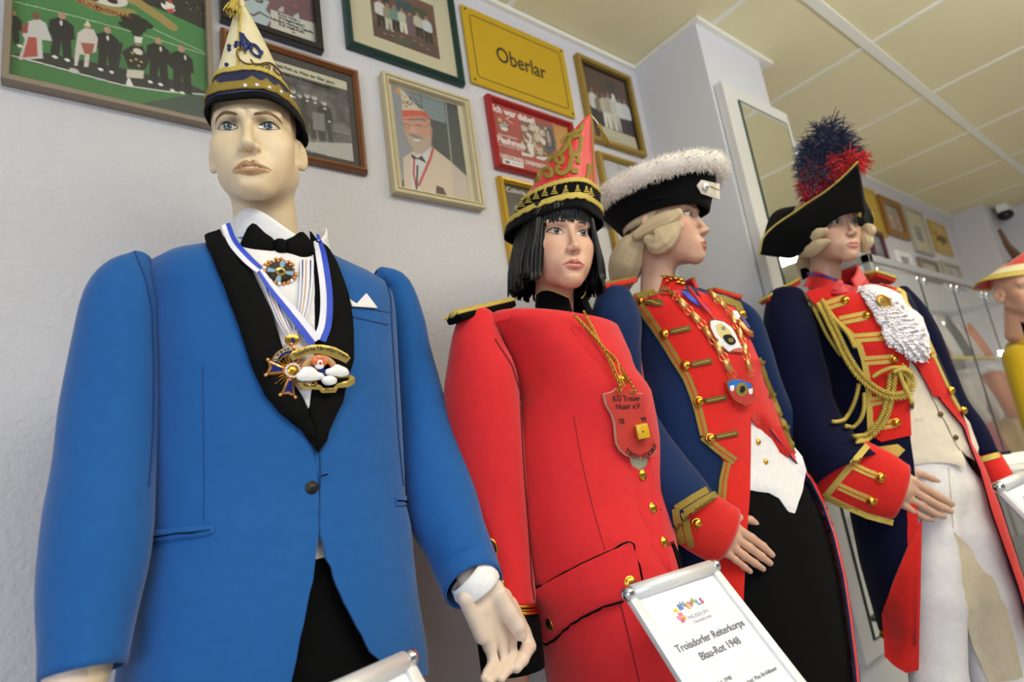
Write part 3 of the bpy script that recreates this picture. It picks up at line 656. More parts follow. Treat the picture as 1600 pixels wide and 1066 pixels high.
def smoothpoly(P, n=8):
    # closed smooth curve through the points
    P = np.array(P, float); m = len(P); out = []
    for i in range(m):
        a, b, c, d = P[(i-1) % m], P[i], P[(i+1) % m], P[(i+2) % m]
        for k in range(n):
            u = k/n; out.append(.5*((2*b)+(c-a)*u+(2*a-5*b+4*c-d)*u*u+(3*b-a-3*c+d)*u**3))
    return np.array(out)
def inpoly(Q, P):
    x, y = Q[:, 0], Q[:, 1]; m = np.zeros(len(Q), bool); n = len(P)
    for i in range(n):
        a, b = P[i], P[(i+1) % n]
        if a[1] == b[1]: continue
        m ^= ((a[1] > y) != (b[1] > y)) & (x < (b[0]-a[0])*(y-a[1])/(b[1]-a[1])+a[0])
    return m
def edgedist(Q, P):
    d = np.full(len(Q), 1e9); n = len(P)
    for i in range(n):
        a, b = np.array(P[i]), np.array(P[(i+1) % n]); e = b-a; t = np.clip(((Q-a) @ e)/(e @ e+1e-9), 0, 1)
        d = np.minimum(d, np.hypot(*(Q-a-t[:, None]*e).T))
    return d
def patch_geo(poly, surf, off=.002, thick=.002, step=8, bulge=0., bw=None, relax=0, offn=None):
    B = dens(poly, step); lo, hi = B.min(0), B.max(0)
    xs = np.arange(lo[0], hi[0], step); ys = np.arange(lo[1], hi[1], step*.87)
    G = np.array([(x+(step*.5 if j % 2 else 0), y) for j, y in enumerate(ys) for x in xs]) if len(xs) and len(ys) else np.zeros((0, 2))
    if len(G): G = G[inpoly(G, B)]
    if len(G): G = G[edgedist(G, B) > step*.45]
    Q = np.vstack([B, G]) if len(G) else B; nb = len(B)
    r = delaunay_2d_cdt([Vector(q) for q in Q], [(i, (i+1) % nb) for i in range(nb)], [], 1, 1e-5)
    Q = np.array([v[:] for v in r[0]]); F = [list(f) for f in r[2]]
    T = np.full(len(Q), np.nan); N = np.zeros((len(Q), 3))
    for i, q in enumerate(Q):
        h = surf.hit(*q)
        if h is not None: T[i] = np.linalg.norm(h[0]-CAMP)/np.linalg.norm(ray(*q)); N[i] = h[1]
    if not np.isnan(T).all(): T[T > np.nanmedian(T)+.13] = np.nan      # the far inside of an open coat
    ok = ~np.isnan(T)
    if not ok.any(): raise ValueError('patch misses the surface')
    for i in np.where(~ok)[0]:
        d = np.hypot(*(Q[ok]-Q[i]).T); k = np.argsort(d)[:4]; w = 1/(d[k]+.5); T[i] = (T[ok][k]*w).sum()/w.sum(); N[i] = N[ok][k[0]]
    if relax:
        nb_ = [set() for _ in Q]
        for f in F:
            for a, b in zip(f, f[1:]+f[:1]): nb_[a].add(b); nb_[b].add(a)
        nl = [np.array(list(x)) for x in nb_]
        for _ in range(relax): T = np.array([.4*T[i]+.6*T[nl[i]].mean() if len(nl[i]) else T[i] for i in range(len(Q))])
    P = np.array([CAMP+ray(*q)*t for q, t in zip(Q, T)])
    # patch normals from its own shape, turned to the viewer side
    VN = np.zeros_like(P)
    for f in F:
        n = np.cross(P[f[1]]-P[f[0]], P[f[2]]-P[f[0]])
        for i in f: VN[i] += n
    s = np.sign((VN*(CAMP-P)).sum(1)); VN = VN*s[:, None]; VN /= np.linalg.norm(VN, axis=1, keepdims=True)+1e-12
    o = np.full(len(P), off)
    if bulge:
        d = edgedist(Q, B); w = bw or max(d.max(), 1e-6); u = np.clip(d/w, 0, 1); o = o+bulge*np.sqrt(1-(1-u)**2)
    top = P+VN*o[:, None]; bot = P+VN*(off-thick)
    # boundary: loose edges of the triangulation
    cnt = {}
    FF = []
    for f in F:
        n = np.cross(P[f[1]]-P[f[0]], P[f[2]]-P[f[0]])
        f = f if n @ (CAMP-P[f[0]]) > 0 else f[::-1]; FF.append(f)
        for a, b in zip(f, f[1:]+f[:1]): cnt[(a, b)] = 1
    m = len(P); out = FF+[[i+m for i in f[::-1]] for f in FF]
    for (a, b) in cnt:
        if (b, a) not in cnt: out.append([b, a, a+m, b+m])
    return np.vstack([top, bot]), out
def patch(name, poly, surf, m, parent, off=.002, thick=.002, step=8, smooth=True, label=None, kind=None, auto=50, **k):
    try: V, F = patch_geo(poly, surf, off, thick, step, **k)
    except ValueError as e: print('SKIP', name, poly[0], e); return parent
    return mk(name, V, F, m, parent, smooth=smooth, label=label, kind=kind, auto=auto)
def strip_poly(path, w, step=4):
    # outline of a ribbon along a pixel path; w is a width or a list of widths
    P = dens(path, step, False); n = len(P)
    if np.ndim(w): ww = np.interp(np.linspace(0, 1, n), np.linspace(0, 1, len(w)), w)
    else: ww = np.full(n, float(w))
    T = np.gradient(P, axis=0); T /= np.linalg.norm(T, axis=1, keepdims=True)+1e-9
    Nn = np.stack([-T[:, 1], T[:, 0]], 1)*ww[:, None]/2
    return np.vstack([P+Nn, (P-Nn)[::-1]])
def strip(name, path, w, surf, m, parent, off=.003, thick=.003, step=None, **k):
    st = step or max(2., (np.mean(w) if np.ndim(w) else w)*.6)
    return patch(name, strip_poly(path, w, st), surf, m, parent, off, thick, st, **k)
def on(surf, px, py, off=0):
    h = surf.hit(px, py)
    if h is None: raise ValueError('miss %s %s' % (px, py))
    return h[0]+h[1]*off, h[1]
def path_on(surf, path, off=.004, step=6, smooth=True):
    Q = crom(np.array(path, float), max(8, int(sum(np.linalg.norm(np.diff(np.array(path, float), axis=0), axis=1))/step))) if smooth else dens(path, step, False)
    out = []; last = None
    for q in Q:
        h = surf.hit(*q)
        if h is None:
            if last is None: continue
            out.append(CAMP+ray(*q)*last); continue
        last = np.linalg.norm(h[0]-CAMP)/np.linalg.norm(ray(*q)); out.append(h[0]+h[1]*off)
    return np.array(out)
def smooth3(P, n=3):
    P = np.array(P)
    for _ in range(n): P[1:-1] = .25*P[:-2]+.5*P[1:-1]+.25*P[2:]
    return P
def arclen(P, ds):
    P = np.array(P); L = np.r_[0, np.cumsum(np.linalg.norm(np.diff(P, axis=0), axis=1))]; n = max(3, int(L[-1]/ds))
    return np.stack([np.interp(np.linspace(0, L[-1], n), L, P[:, i]) for i in range(3)], 1)
def twist(P, r, pitch, strands=2, sr=None, n=6):
    # twisted cord
    P = arclen(P, pitch/8); T = np.gradient(P, axis=0); x, y, _ = frame(unit(T[0])); mb = MB()
    X = []; Y = []
    for i in range(len(P)):
        t = unit(T[i]); x = unit(x-(x @ t)*t); y = np.cross(t, x); X.append(x); Y.append(y)
    X = np.array(X); Y = np.array(Y); s = np.arange(len(P))*2*math.pi/8
    for k in range(strands):
        a = s+2*math.pi*k/strands; mb.add(*tube(P+r*(np.cos(a)[:, None]*X+np.sin(a)[:, None]*Y), sr or r*1.05, n))
    return mb
def plait(P, r, seg, n=7):
    # plaited cord: a double row of slanted beads
    P = arclen(P, seg); T = np.gradient(P, axis=0); mb = MB()
    for i in range(len(P)):
        t = unit(T[i]); v = unit(CAMP-P[i]); w = unit(np.cross(t, v)); v = np.cross(w, t)
        for s in (-1, 1):
            a = unit(t*.75+w*s*.65); b = np.cross(v, a); R = np.stack([a, b, v], 1)
            mb.add(*ball(P[i]+w*s*r*.5+t*seg*.25*s, (r*.85, seg*.42, r*.55), n, R, 5))
    return mb
def ribbon3(name, path, w, surf, m, parent, off=.012, lo=-.5, hi=.5, thick=.001, step=5, sm=10, tilt=0.):
    # a flat ribbon hanging over a surface: smooth centre line, width across the view
    L = sum(np.linalg.norm(np.diff(np.array(path, float), axis=0), axis=1)); Q = crom(np.array(path, float), max(6, int(L/step)))
    T = []; Nv = []
    for q in Q:
        h = surf.hit(*q); T.append(np.nan if h is None else np.linalg.norm(h[0]-CAMP)/np.linalg.norm(ray(*q))); Nv.append(np.zeros(3) if h is None else h[1])
    T = np.array(T); ok = ~np.isnan(T); T = np.interp(np.arange(len(T)), np.where(ok)[0], T[ok]); Nv = np.array(Nv)[ok].mean(0); Nv /= np.linalg.norm(Nv)
    for _ in range(sm): T[1:-1] = .25*T[:-2]+.5*T[1:-1]+.25*T[2:]
    d = np.gradient(Q, axis=0); d /= np.linalg.norm(d, axis=1, keepdims=True); N2 = np.stack([-d[:, 1], d[:, 0]], 1)
    ww = (np.interp(np.linspace(0, 1, len(Q)), np.linspace(0, 1, len(w)), w) if np.ndim(w) else np.full(len(Q), float(w)))[:, None]
    V = []
    for i, q in enumerate(Q):
        c = CAMP+ray(*q)*T[i]
        for e in (lo, hi):
            r = ray(*(q+N2[i]*ww[i]*e)); V.append(CAMP+r*(((c-CAMP) @ Nv)/(r @ Nv))+Nv*off)
    V = np.array(V); V2 = V-Nv*thick; n = len(V); F = []
    for i in range(len(Q)-1):
        a, b, c, d_ = 2*i, 2*i+1, 2*i+3, 2*i+2; F += [(a, b, c, d_), (a+n, d_+n, c+n, b+n), (a, d_, d_+n, a+n), (b, b+n, c+n, c)]
    F += [(0, n, n+1, 1), (n-2, n-1, 2*n-1, 2*n-2)]
    return mk(name, np.vstack([V, V2]), F, m, parent, auto=40)
def wire(name, P, r, m, parent, n=8, **k): return mk(name, *captube(P, r, n), m, parent, **k)

# ------------------------------------------------------------------ figures: body frames, coats and sleeves
class Fig:
    # a standing figure: place on the floor, turn, and depth measured from its frontal plane
    def __init__(s, c, psi):
        s.c = np.array(c, float); p = math.radians(psi); s.u = np.array([math.cos(p), math.sin(p), 0]); s.f = np.array([math.sin(p), -math.cos(p), 0])
    def at(s, px, py, o=0.):
        d = ray(px, py); t = (s.c @ s.f[:2]+o)/(d[:2] @ s.f[:2]); return CAMP+d*t
    def scale(s, px, py, o=0.):
        d = ray(px, py); return (s.c @ s.f[:2]+o)/(d[:2] @ s.f[:2])/FPX   # metres per pixel
    def P(s, lat, fw, z): return np.array([s.c[0], s.c[1], z])+s.u*lat+s.f*fw
def pline(P):
    P = np.array(P, float); P = P[np.argsort(P[:, 1])]
    return lambda y: np.interp(y, P[:, 1], P[:, 0])
def superell(a, b, th, n):
    c, s = np.cos(th), np.sin(th)
    return a*np.sign(c)*np.abs(c)**(2/n), b*np.sign(s)*np.abs(s)**(2/n)
def torso(fig, zs, b, XL, XR, n=2.5, fw=None, edges=None, N=96, top=None, a0=.22, shape=None, gap=None):
    """sections fitted between the left and right outlines; rows run from the right front edge round the back to the left
    front edge. zs falls; b half depths; fw forward offset of the section centre; top: [(dz, ka, kb, dfw)] rows above."""
    XL, XR = pline(XL), pline(XR); rows = []; a, s = a0, 0.
    th = np.linspace(0, 2*math.pi, 120, endpoint=False)
    for i, z in enumerate(zs):
        bi = b(z) if callable(b) else b; fo = fw(z) if fw else 0.
        for _ in range(30):
            x, y = superell(a, bi, th, n); Q = np.array([fig.P(s+X, fo+Y, z) for X, Y in zip(x, y)]); q, dz = proj(Q)
            l = q[:, 0]-XL(q[:, 1]); r = q[:, 0]-XR(q[:, 1]); il, ir = l.argmin(), r.argmax()
            dl, dr = l[il]*dz[il]/FPX, r[ir]*dz[ir]/FPX
            s -= .5*(dl+dr)*.6; a = min(max(a-.5*(dr-dl)*.6, .05), .45)
        rows.append([z, s, a, bi, fo])
    for dz, ka, kb, df in (top or []):
        z, s, a, bi, fo = rows[0] if dz == top[0][0] else base
        if dz == top[0][0]: base = list(rows[0])
        rows.insert(0, [base[0]+dz, base[1], base[2]*ka, base[3]*kb, base[4]+df])
    V = []; cols = []
    for k, (z, s, a, bi, fo) in enumerate(rows):
        # front angle is pi/2; find the front edges
        al = ar = None
        if edges:
            ef = np.linspace(-.15*math.pi, 1.15*math.pi, 700); x, y = superell(a, bi, ef, n)
            q, _ = proj(np.array([fig.P(s+X, fo+Y, z) for X, Y in zip(x, y)]))
            def cross(pl):
                d = q[:, 0]-pline(pl)(q[:, 1]); j = np.where((d[:-1] > 0) & (d[1:] <= 0))[0]
                return ef[j[0]] if len(j) else None
            ar, al = cross(edges[0]), cross(edges[1])   # edges = (figure's right = image left, image right)
        if ar is None or al is None: ar = al = math.pi/2
        # angle grows from the figure's left (image right) 0 over the front pi/2; go the long way round
        t = np.linspace(ar, al+2*math.pi, N); x, y = superell(a, bi, t, n)
        R = np.array([fig.P(s+X, fo+Y, z) for X, Y in zip(x, y)])
        if shape: R = shape(R, t, z, a, bi)
        V.append(R)
    return np.vstack(V), grid_faces(len(rows), N), rows
def shell(V, F, th):
    # give cloth a thickness inwards
    V = np.asarray(V); n = np.zeros_like(V)
    for f in F:
        c = np.cross(V[f[2]]-V[f[0]], V[f[3]]-V[f[1]])
        for i in f: n[i] += c
    n /= np.linalg.norm(n, axis=1, keepdims=True)+1e-12
    cen = V.mean(0); sgn = np.sign(((V-cen)*n).sum(1).sum()); n *= sgn
    m = len(V); ed = {}
    for f in F:
        for a, b in zip(f, list(f[1:])+[f[0]]): ed[(a, b)] = 1
    FF = [list(f) for f in F]; out = FF+[[i+m for i in f[::-1]] for f in FF]
    for (a, b) in ed:
        if (b, a) not in ed: out.append([b, a, a+m, b+m])
    if sgn < 0: out = [f[::-1] for f in out]
    return np.vstack([V, V-n*th]), out
def sleeve(fig, nodes, n=28, rows=40, cuff=True, flat=1.0, wr=0.0, seed=1, nocap=False):
    # nodes: (xl,yl,xr,yr,o): the two outline points in the photograph and the forward offset of the middle
    C_ = []; R = []
    for xl, yl, xr, yr, o in nodes:
        m = ((xl+xr)/2, (yl+yr)/2); C_.append(fig.at(*m, o)); R.append(math.hypot(xr-xl, yr-yl)/2*fig.scale(*m, o))
    P = crom(C_, rows); r = crom(np.array(R)[:, None]*[1, 0, 0], rows)[:, 0]
    d0 = unit(P[0]-P[1]); 
    cap = [(.95, .3), (.75, .66), (.4, .9)]
    if not nocap: P = np.vstack([[P[0]+d0*r[0]*a*.5 for a, b in cap], P]); r = np.r_[[r[0]*b for a, b in cap], r]
    T = np.gradient(P, axis=0); V = []
    an = np.linspace(0, 2*math.pi, n, endpoint=False); g = np.random.default_rng(seed); ph = g.uniform(0, 6, 8)
    for i in range(len(P)):
        t = unit(T[i]); v = unit(CAMP-P[i]); w = unit(np.cross(t, v)); v = np.cross(w, t)
        rr = r[i]*(1+wr*np.sin(3*an+ph[0]+i*.35)*np.sin(i*.22+ph[1])+wr*.6*np.sin(2*an-i*.5+ph[2]))
        V.append(P[i]+np.cos(an)[:, None]*w*rr[:, None]+np.sin(an)[:, None]*v*rr[:, None]*flat)
    F = grid_faces(len(P), n, True)+([] if nocap else [tuple(range(n))[::-1]])
    return np.vstack(V), F, (P, r, T)
# ------------------------------------------------------------------ heads
def head_sdf(kind):
    m = kind == 'man'
    def f(P):
        P = P.astype(np.float32); X = P.copy(); X[:, 0] = np.abs(X[:, 0]); S = lambda *a: ell(X, *a)
        d = S((0, -.014, .045), (.0725, .098, .084))
        d = smin(d, S((0, .024, -.028), (.0635 if m else .059, .064, .088)), .03)
        d = smin(d, cone(X, (.051 if m else .046, -.004, -.062), (.014, .072, -.105), .0165, .0145), .03)
        d = smin(d, S((0, .078, -.105), (.024 if m else .018, .019, .018)), .018)
        d = smin(d, S((.043, .054, -.026), (.020, .020, .017)), .03); d = smin(d, S((.028, .058, -.058), (.024, .024, .028)), .03)
        d = smin(d, cone(X, (.010, .0865, .020), (.046, .066, .024), .0085 if m else .006, .007), .016)
        d = smin(d, S((0, .086, -.078), (.027, .018, .024)), .02)
        d = smax(d, -S((.033, .1, .0015), (.019, .0185, .0115)), .012)
        d = smin(d, np.sqrt(((X-np.array((.032, .0695, 0), np.float32))**2).sum(1))-.0128, .002)
        e = np.array((.032, .0695, 0), np.float32); q = X-e; r = np.sqrt((q**2).sum(1))
        sl = (q[:, 0])*.10
        lid = np.maximum(r-.0144, (.0042-sl*.4)-q[:, 2]); d = smin(d, lid, .003)
        lid = np.maximum(r-.0139, q[:, 2]+.0062); d = smin(d, lid, .004)
        # nose
        w = 1.0 if m else .86
        d = smin(d, cone(X, (0, .087, .006), (0, .1095 if m else .106, -.038), .0062*w, .0082*w), .010)
        d = smin(d, S((0, .1105 if m else .1075, -.0405), (.0095*w, .0085, .0085)), .006)
        d = smin(d, S((.0115*w, .0985, -.0445), (.0072, .010, .0075)), .006)
        d = smax(d, -S((.0062*w, .103, -.0535), (.0038, .0065, .0055)), .003)
        # lips
        k = 1.25 if m else 1.0
        d = smin(d, cone(X, (.024*k, .0855, -.0785), (.006, .0985, -.0715), .0028, .0052), .005)
        d = smin(d, cone(X, (.021*k, .0865, -.0805), (0, .0985, -.0845), .0028, .0066), .005)
        d = smax(d, -np.minimum(cone(X, (.026*k, .0895, -.0792-(.0035 if m else 0)), (.008, .1035, -.0772), .0012, .0016), cone(X, (.008, .1035, -.0772), (0, .1045, -.0785), .0016, .0016)), .003)
        d = smax(d, -cone(X, (0, .1065, -.056), (0, .106, -.067), .002, .0026), .006)
        d = smax(d, -S((0, .1075, -.0945), (.02, .008, .005)), .012)
        # ears
        ex = X-np.array((.0745, -.014, -.016), np.float32); c_, s_ = math.cos(.28), math.sin(.28)
        ye = c_*ex[:, 1]+s_*ex[:, 2]; ze = -s_*ex[:, 1]+c_*ex[:, 2]; xe = ex[:, 0]+ye*.45
        E = np.stack([xe, ye, ze], 1)
        er = smax(ell(E, (0, 0, 0), (.0085, .0195, .032)), -ell(E, (.010, .003, .003), (.009, .0115, .021)), .004)
        er = smin(er, ell(E, (.002, .004, -.027), (.006, .009, .009)), .006); er = smin(er, ell(E, (.001, .014, -.006), (.005, .004, .006)), .005)
        d = smin(d, er, .006)
        # neck
        nr = .054 if m else .0445
        d = smin(d, cone(P, (0, -.022, -.07), (0, -.036, -.20), nr, nr*1.04), .022)
        return d
    return f
def skin_col(V, base, kind):
    # mannequin paint: soft blush, lids and lips; the man's eye sockets also painted with shade
    c = np.tile(np.array(C(base)[:3]), (len(V), 1)); x = np.abs(V[:, 0]); y, z = V[:, 1], V[:, 2]
    def mix(m, col, a): c[:] = c*(1-(m*a)[:, None])+np.array(C(col)[:3])*(m*a)[:, None]
    g = lambda cx, cz, rx, rz: np.exp(-(((x-cx)/rx)**2+((z-cz)/rz)**2))*(y > .03)
    if kind == 'man':
        mix(g(.031, .0075, .019, .0065), '#4a3624', .85); mix(g(.022, .006, .008, .010), '#5a4430', .6); mix(g(.0, -.005, .01, .02)*0, '#000000', 0); mix(g(0, -.112, .03, .012), '#c9a06f', .25)
        t = np.clip((z-.045)/.02, 0, 1)*np.clip((x-.045)/.015, 0, 1); mix(t, '#7a5c33', .5)
        t = ((x > .066)*np.clip((z-.0)/.02, 0, 1)*np.clip((.055-y)/.02, 0, 1)); mix(t, '#7d5f38', .75)
    else:
        mix(g(.034, .009, .018, .0065), '#6b4238', .7 if kind == 'woman' else .45); mix(g(.048, -.032, .02, .018), '#c77a66', .35)
    return c
def eye_parts(o_fn, pose, parent, kind, iris):
    R, T, s = pose
    def lay(poly, name, colfn, off, step, mat_, dx=0):
        # a painted patch on the front of the face
        n = dens(poly, step); lo, hi = n.min(0), n.max(0)
        G = np.array([(x, z) for x in np.arange(lo[0], hi[0], step) for z in np.arange(lo[1], hi[1], step)])
        G = G[inpoly(G, n)]; G = G[edgedist(G, n) > step*.5] if len(G) else G
        Q = np.vstack([n, G]); r = delaunay_2d_cdt([Vector(q) for q in Q], [(i, (i+1) % len(n)) for i in range(len(n))], [], 1, 1e-7)
        Q = np.array([v[:] for v in r[0]]); y = np.full(len(Q), .14, np.float32)
        for _ in range(40): y = y-o_fn(np.stack([Q[:, 0], y, Q[:, 1]], 1))*.7
        V = np.stack([Q[:, 0], y+off, Q[:, 1]], 1); c = colfn(Q)
        F = [list(f) if np.cross(V[f[1]]-V[f[0]], V[f[2]]-V[f[0]])[1] > 0 else list(f)[::-1] for f in r[2]]
        return mk(name, (R @ (V*s).T).T+T, F, mat_, parent, col=c)
    for sx in (-1, 1):
        A = smoothpoly([(sx*.0485, .0010), (sx*.042, .0058), (sx*.032, .0074), (sx*.0235, .0046), (sx*.0172, -.0028), (sx*.024, -.0052), (sx*.032, -.0062), (sx*.041, -.0040)], 6); A = A*np.array([1.14, 1.16])-np.array([sx*.032*.14, 0])
        def ec(Q):
            x, z = Q[:, 0]-sx*.032, Q[:, 1]; r = np.hypot(x, z-.0004); c = np.tile(np.array(C('#c4bcb0')[:3]), (len(Q), 1))
            c[r < .0066] = C(iris)[:3]; c[(r > .0054) & (r < .0068)] = np.array(C(iris)[:3])*.25; c[r < .0030] = C('#08080a')[:3]
            c[np.hypot(x+.0018, z-.0024) < .0011] = C('#e8ecf2')[:3]
            d = edgedist(Q, A); up = z > .0012-.02*np.abs(x); ln = np.where(up, {'man': .0038, 'woman': .0030, 's': .0018}[kind], .0012); m = d < ln
            c[m] = C('#1a1210' if kind == 'woman' else '#2a1d18')[:3]
            return c
        lay(A, 'eye', ec, .0004, .0006, M['eyepaint'])
        if kind == 'man': bp = [(sx*.0135, .0165), (sx*.022, .0215), (sx*.036, .0255), (sx*.050, .018), (sx*.055, .0105), (sx*.046, .0165), (sx*.035, .0195), (sx*.022, .0165), (sx*.0145, .0140)]; bc = '#6d4f30'
        else: bp = [(sx*.015, .0205), (sx*.025, .0225), (sx*.037, .0245), (sx*.050, .0185), (sx*.038, .0222), (sx*.025, .0195), (sx*.016, .0178)]; bc = '#2a1a18' if kind == 'woman' else '#5b3524'
        lay(smoothpoly(bp, 5), 'eyebrow', lambda Q: np.tile(np.array(C(bc)[:3]), (len(Q), 1))*rng.uniform(.75, 1.3, (len(Q), 1)), .0003, .0012, M['paintm'])
    dz = -.0035 if kind == 'man' else 0; k = 1.22 if kind == 'man' else 1.0; lc = {'man': ('#a9805a', '#b98d66'), 'woman': ('#a9554b', '#c07468'), 's': ('#b0655a', '#c07a6c')}[kind]
    up = smoothpoly([(-.026*k, -.0795+dz), (-.016*k, -.0725), (-.006, -.0665), (0, -.0685), (.006, -.0665), (.016*k, -.0725), (.026*k, -.0795+dz), (.012, -.0778), (0, -.0788), (-.012, -.0778)], 4)
    lo_ = smoothpoly([(-.025*k, -.0802+dz), (-.012, -.0783), (0, -.0793), (.012, -.0783), (.025*k, -.0802+dz), (.014*k, -.0885), (0, -.0915), (-.014*k, -.0885)], 4)
    lay(up, 'upper_lip', lambda Q: np.tile(np.array(C(lc[0])[:3]), (len(Q), 1)), .0003, .0014, M['lips']); lay(lo_, 'lower_lip', lambda Q: np.tile(np.array(C(lc[1])[:3]), (len(Q), 1)), .0003, .0014, M['lips'])
M['eyepaint'] = vcol_mat('painted_eye', .15, coat=.5); M['lips'] = vcol_mat('painted_lips', .25, coat=.2)
HEADMESH = {}
def head_geo(kind):
    k = 'man' if kind == 'man' else 'young'
    if k not in HEADMESH:
        fn = head_sdf(k); V, F = surfnet(fn, (-.13, -.13, -.275), (.13, .135, .14), .0028); HEADMESH[k] = (fn, V, F)
    return HEADMESH[k]
def head_rot(ps, pi, ro):
    ps, pi, ro = map(math.radians, (ps, pi, ro))
    f = np.array([math.sin(ps)*math.cos(pi), -math.cos(ps)*math.cos(pi), math.sin(pi)]); l = np.array([math.cos(ps), math.sin(ps), 0]); u = np.cross(f, l)
    if u[2] < 0: u = -u
    c, s = math.cos(ro), math.sin(ro); return np.array([c*l+s*u, f, -s*l+c*u]).T
def hand_geo(fig, chains, palm, h=.0016, k=.0035, o0=0.):
    # chains/palm: lists of nodes (px, py, r_px, o); fused into one skin
    segs = []
    for ch in chains+palm:
        P = [fig.at(x, y, o0+o) for x, y, r, o in ch]; R = [r*fig.scale(x, y, o0+o) for x, y, r, o in ch]
        segs.append(list(zip(P, R)))
    A = np.array([p for s in segs for p, r in s]); c0 = A.mean(0); mr = max(r for s in segs for p, r in s)
    nf = len(chains)
    def fn(Q):
        d = None; pd = None
        for i, s in enumerate(segs):
            e = None
            for (a, ra), (b, rb) in zip(s[:-1], s[1:]):
                q = cone(Q, a-c0, b-c0, ra, rb); e = q if e is None else smin(e, q, .004)
            if i < nf: d = e if d is None else smin(d, e, .0012)      # fingers stay apart
            else: pd = e if pd is None else smin(pd, e, .012)
        return d if pd is None else (pd if d is None else smin(d, pd, k*1.8))
    V, F = surfnet(fn, A.min(0)-c0-mr*1.3, A.max(0)-c0+mr*1.3, h)
    return V+c0, F
def make_person(t, kind, fig, pose, base, iris, hands=(), arms=(), legs=True, top=1.36, hcol=None):
    """one continuous body mesh (head, neck, trunk, arms, hands, legs) under the thing t; eyes, brows and lips are painted parts"""
    ps, T, s = pose; R = head_rot(*ps); T = np.array(T)+[0, 0, CAMP[2]]
    fn, V, F = head_geo(kind); mb = MB(); col = []
    Vh = (R @ (V*s).T).T+T; mb.add(Vh, F); col.append(skin_col(V, base, kind))
    def add(V, F): mb.add(V, F); col.append(np.tile(np.array(C(base)[:3]), (len(V), 1)))
    for V, F in hands: mb.add(V, F); col.append(np.tile(np.array(C(hcol or base)[:3]), (len(V), 1)))
    for P, r in arms: add(*captube(P, r, 12))
    add(*captube([fig.P(0, -.01, top), fig.P(0, -.01, top-.1), fig.P(0, 0, 1.08), fig.P(0, 0, .95)], [.05, .085, .085, .09], 16))
    for sx in (-1, 1) if legs else (): add(*captube([fig.P(sx*.08, 0, .93), fig.P(sx*.09, .01, .5), fig.P(sx*.095, -.01, .09)], [.075, .05, .035], 12))
    b = mb.mk('body', M['skin'], t, col=np.vstack(col))
    eye_parts(fn, (R, T, s), t, {'man': 'man', 'woman': 'woman'}.get(kind, 's'), iris)
    return R, T, s
def hl(pose, p): R, T, s = pose; return T+R @ (np.array(p, float)*s)
def hls(pose, P): R, T, s = pose; return (R @ (np.asarray(P, float)*s).T).T+T
def legs_geo(fig, waist, zt, sp=.09, r0=.095, r1=.06, zb=.03, fw=0., wr=.02, seed=3):
    out = []
    for sx in (-1, 1):
        P = crom([fig.P(sx*sp*.75, fw, zt), fig.P(sx*sp, fw+.01, zt*.6), fig.P(sx*sp*1.05, fw, zt*.3), fig.P(sx*sp*1.08, fw, zb)], 24)
        r = np.interp(np.linspace(0, 1, 25), [0, .4, 1], [r0, (r0+r1)/2, r1]); out.append(tube(P, r, 24))
    return out
def shoes(fig, t, m, sp=.097):
    for sx in (-1, 1):
        V, F = ball((0, 0, 0), (.045, .13, .05), 16); V[:, 2] = np.maximum(V[:, 2], -.0); R = np.stack([fig.u, fig.f, [0, 0, 1]], 1)
        mk('shoe', V @ R.T+fig.P(sx*sp, .05, 0.002), F, m, t)
# ------------------------------------------------------------------ peaked carnival caps
class Cap:
    # stacked lens-shaped slices: front edge, back edge and half width change with height
    def __init__(s, pose, rx, yf, yb, zb, zt, ya, tilt=0., pw=1.0, lean=0., ye=.92):
        s.ye = ye
        s.pose = pose; s.rx, s.yf, s.yb, s.zb, s.zt, s.ya, s.tilt, s.pw, s.lean = rx, yf, yb, zb, zt, ya, tilt, pw, lean
    def pt(s, u, k, side, off=0.):
        # u 0 front .. 1 back, k 0 base .. 1 tip, side +-1
        yf = s.yf+(s.ya-s.yf)*k; yb = s.yb+(s.ya-s.yb)*(max(k, 0)**s.ye); w = s.rx*(1-min(k, 1))**s.pw+.001
        p = .52+.4*min(1, k*1.6); x = side*(w*math.sin(math.pi*min(max(u, 0), 1))**p+off); y = yf+(yb-yf)*(.5-.5*math.cos(math.pi*u))
        y += off*math.cos(math.pi*u); z = s.zb+(s.zt-s.zb)*k+s.tilt*y*(1-k); x += s.lean*k
        return (x, y, z)
    def geo(s, k0, k1, off=0., nu=28, nk=24, th=.003, edge=None):
        us = np.linspace(0, 1, nu); mb = MB(); V = []
        loop = [(u, 1) for u in us]+[(u, -1) for u in us[::-1][1:-1]]
        for i in range(nk+1):
            k = k0+(k1-k0)*i/nk
            for j, (u, sd) in enumerate(loop):
                kk = k
                if edge and i in (0, nk): kk = k+edge(j, len(loop), i)
                V.append(s.pt(u, kk, sd, off))
        V = hls(s.pose, V); F = grid_faces(nk+1, len(loop), True)
        return shell_simple(V, F, th, s.pose)
def shell_simple(V, F, th, pose):
    n = np.zeros_like(V)
    for f in F:
        c = np.cross(V[f[2]]-V[f[0]], V[f[3]]-V[f[1]])
        for i in f: n[i] += c
    n /= np.linalg.norm(n, axis=1, keepdims=True)+1e-12
    sg = np.sign(((V-V.mean(0))*n).sum()); n *= sg; m = len(V); ed = {}
    F = [list(f) for f in F]
    for f in F:
        for a, b in zip(f, f[1:]+f[:1]): ed[(a, b)] = 1
    out = F+[[i+m for i in f[::-1]] for f in F]+[[b, a, a+m, b+m] for (a, b) in ed if (b, a) not in ed]
    if sg < 0: out = [f[::-1] for f in out]
    return np.vstack([V, V-n*th]), out
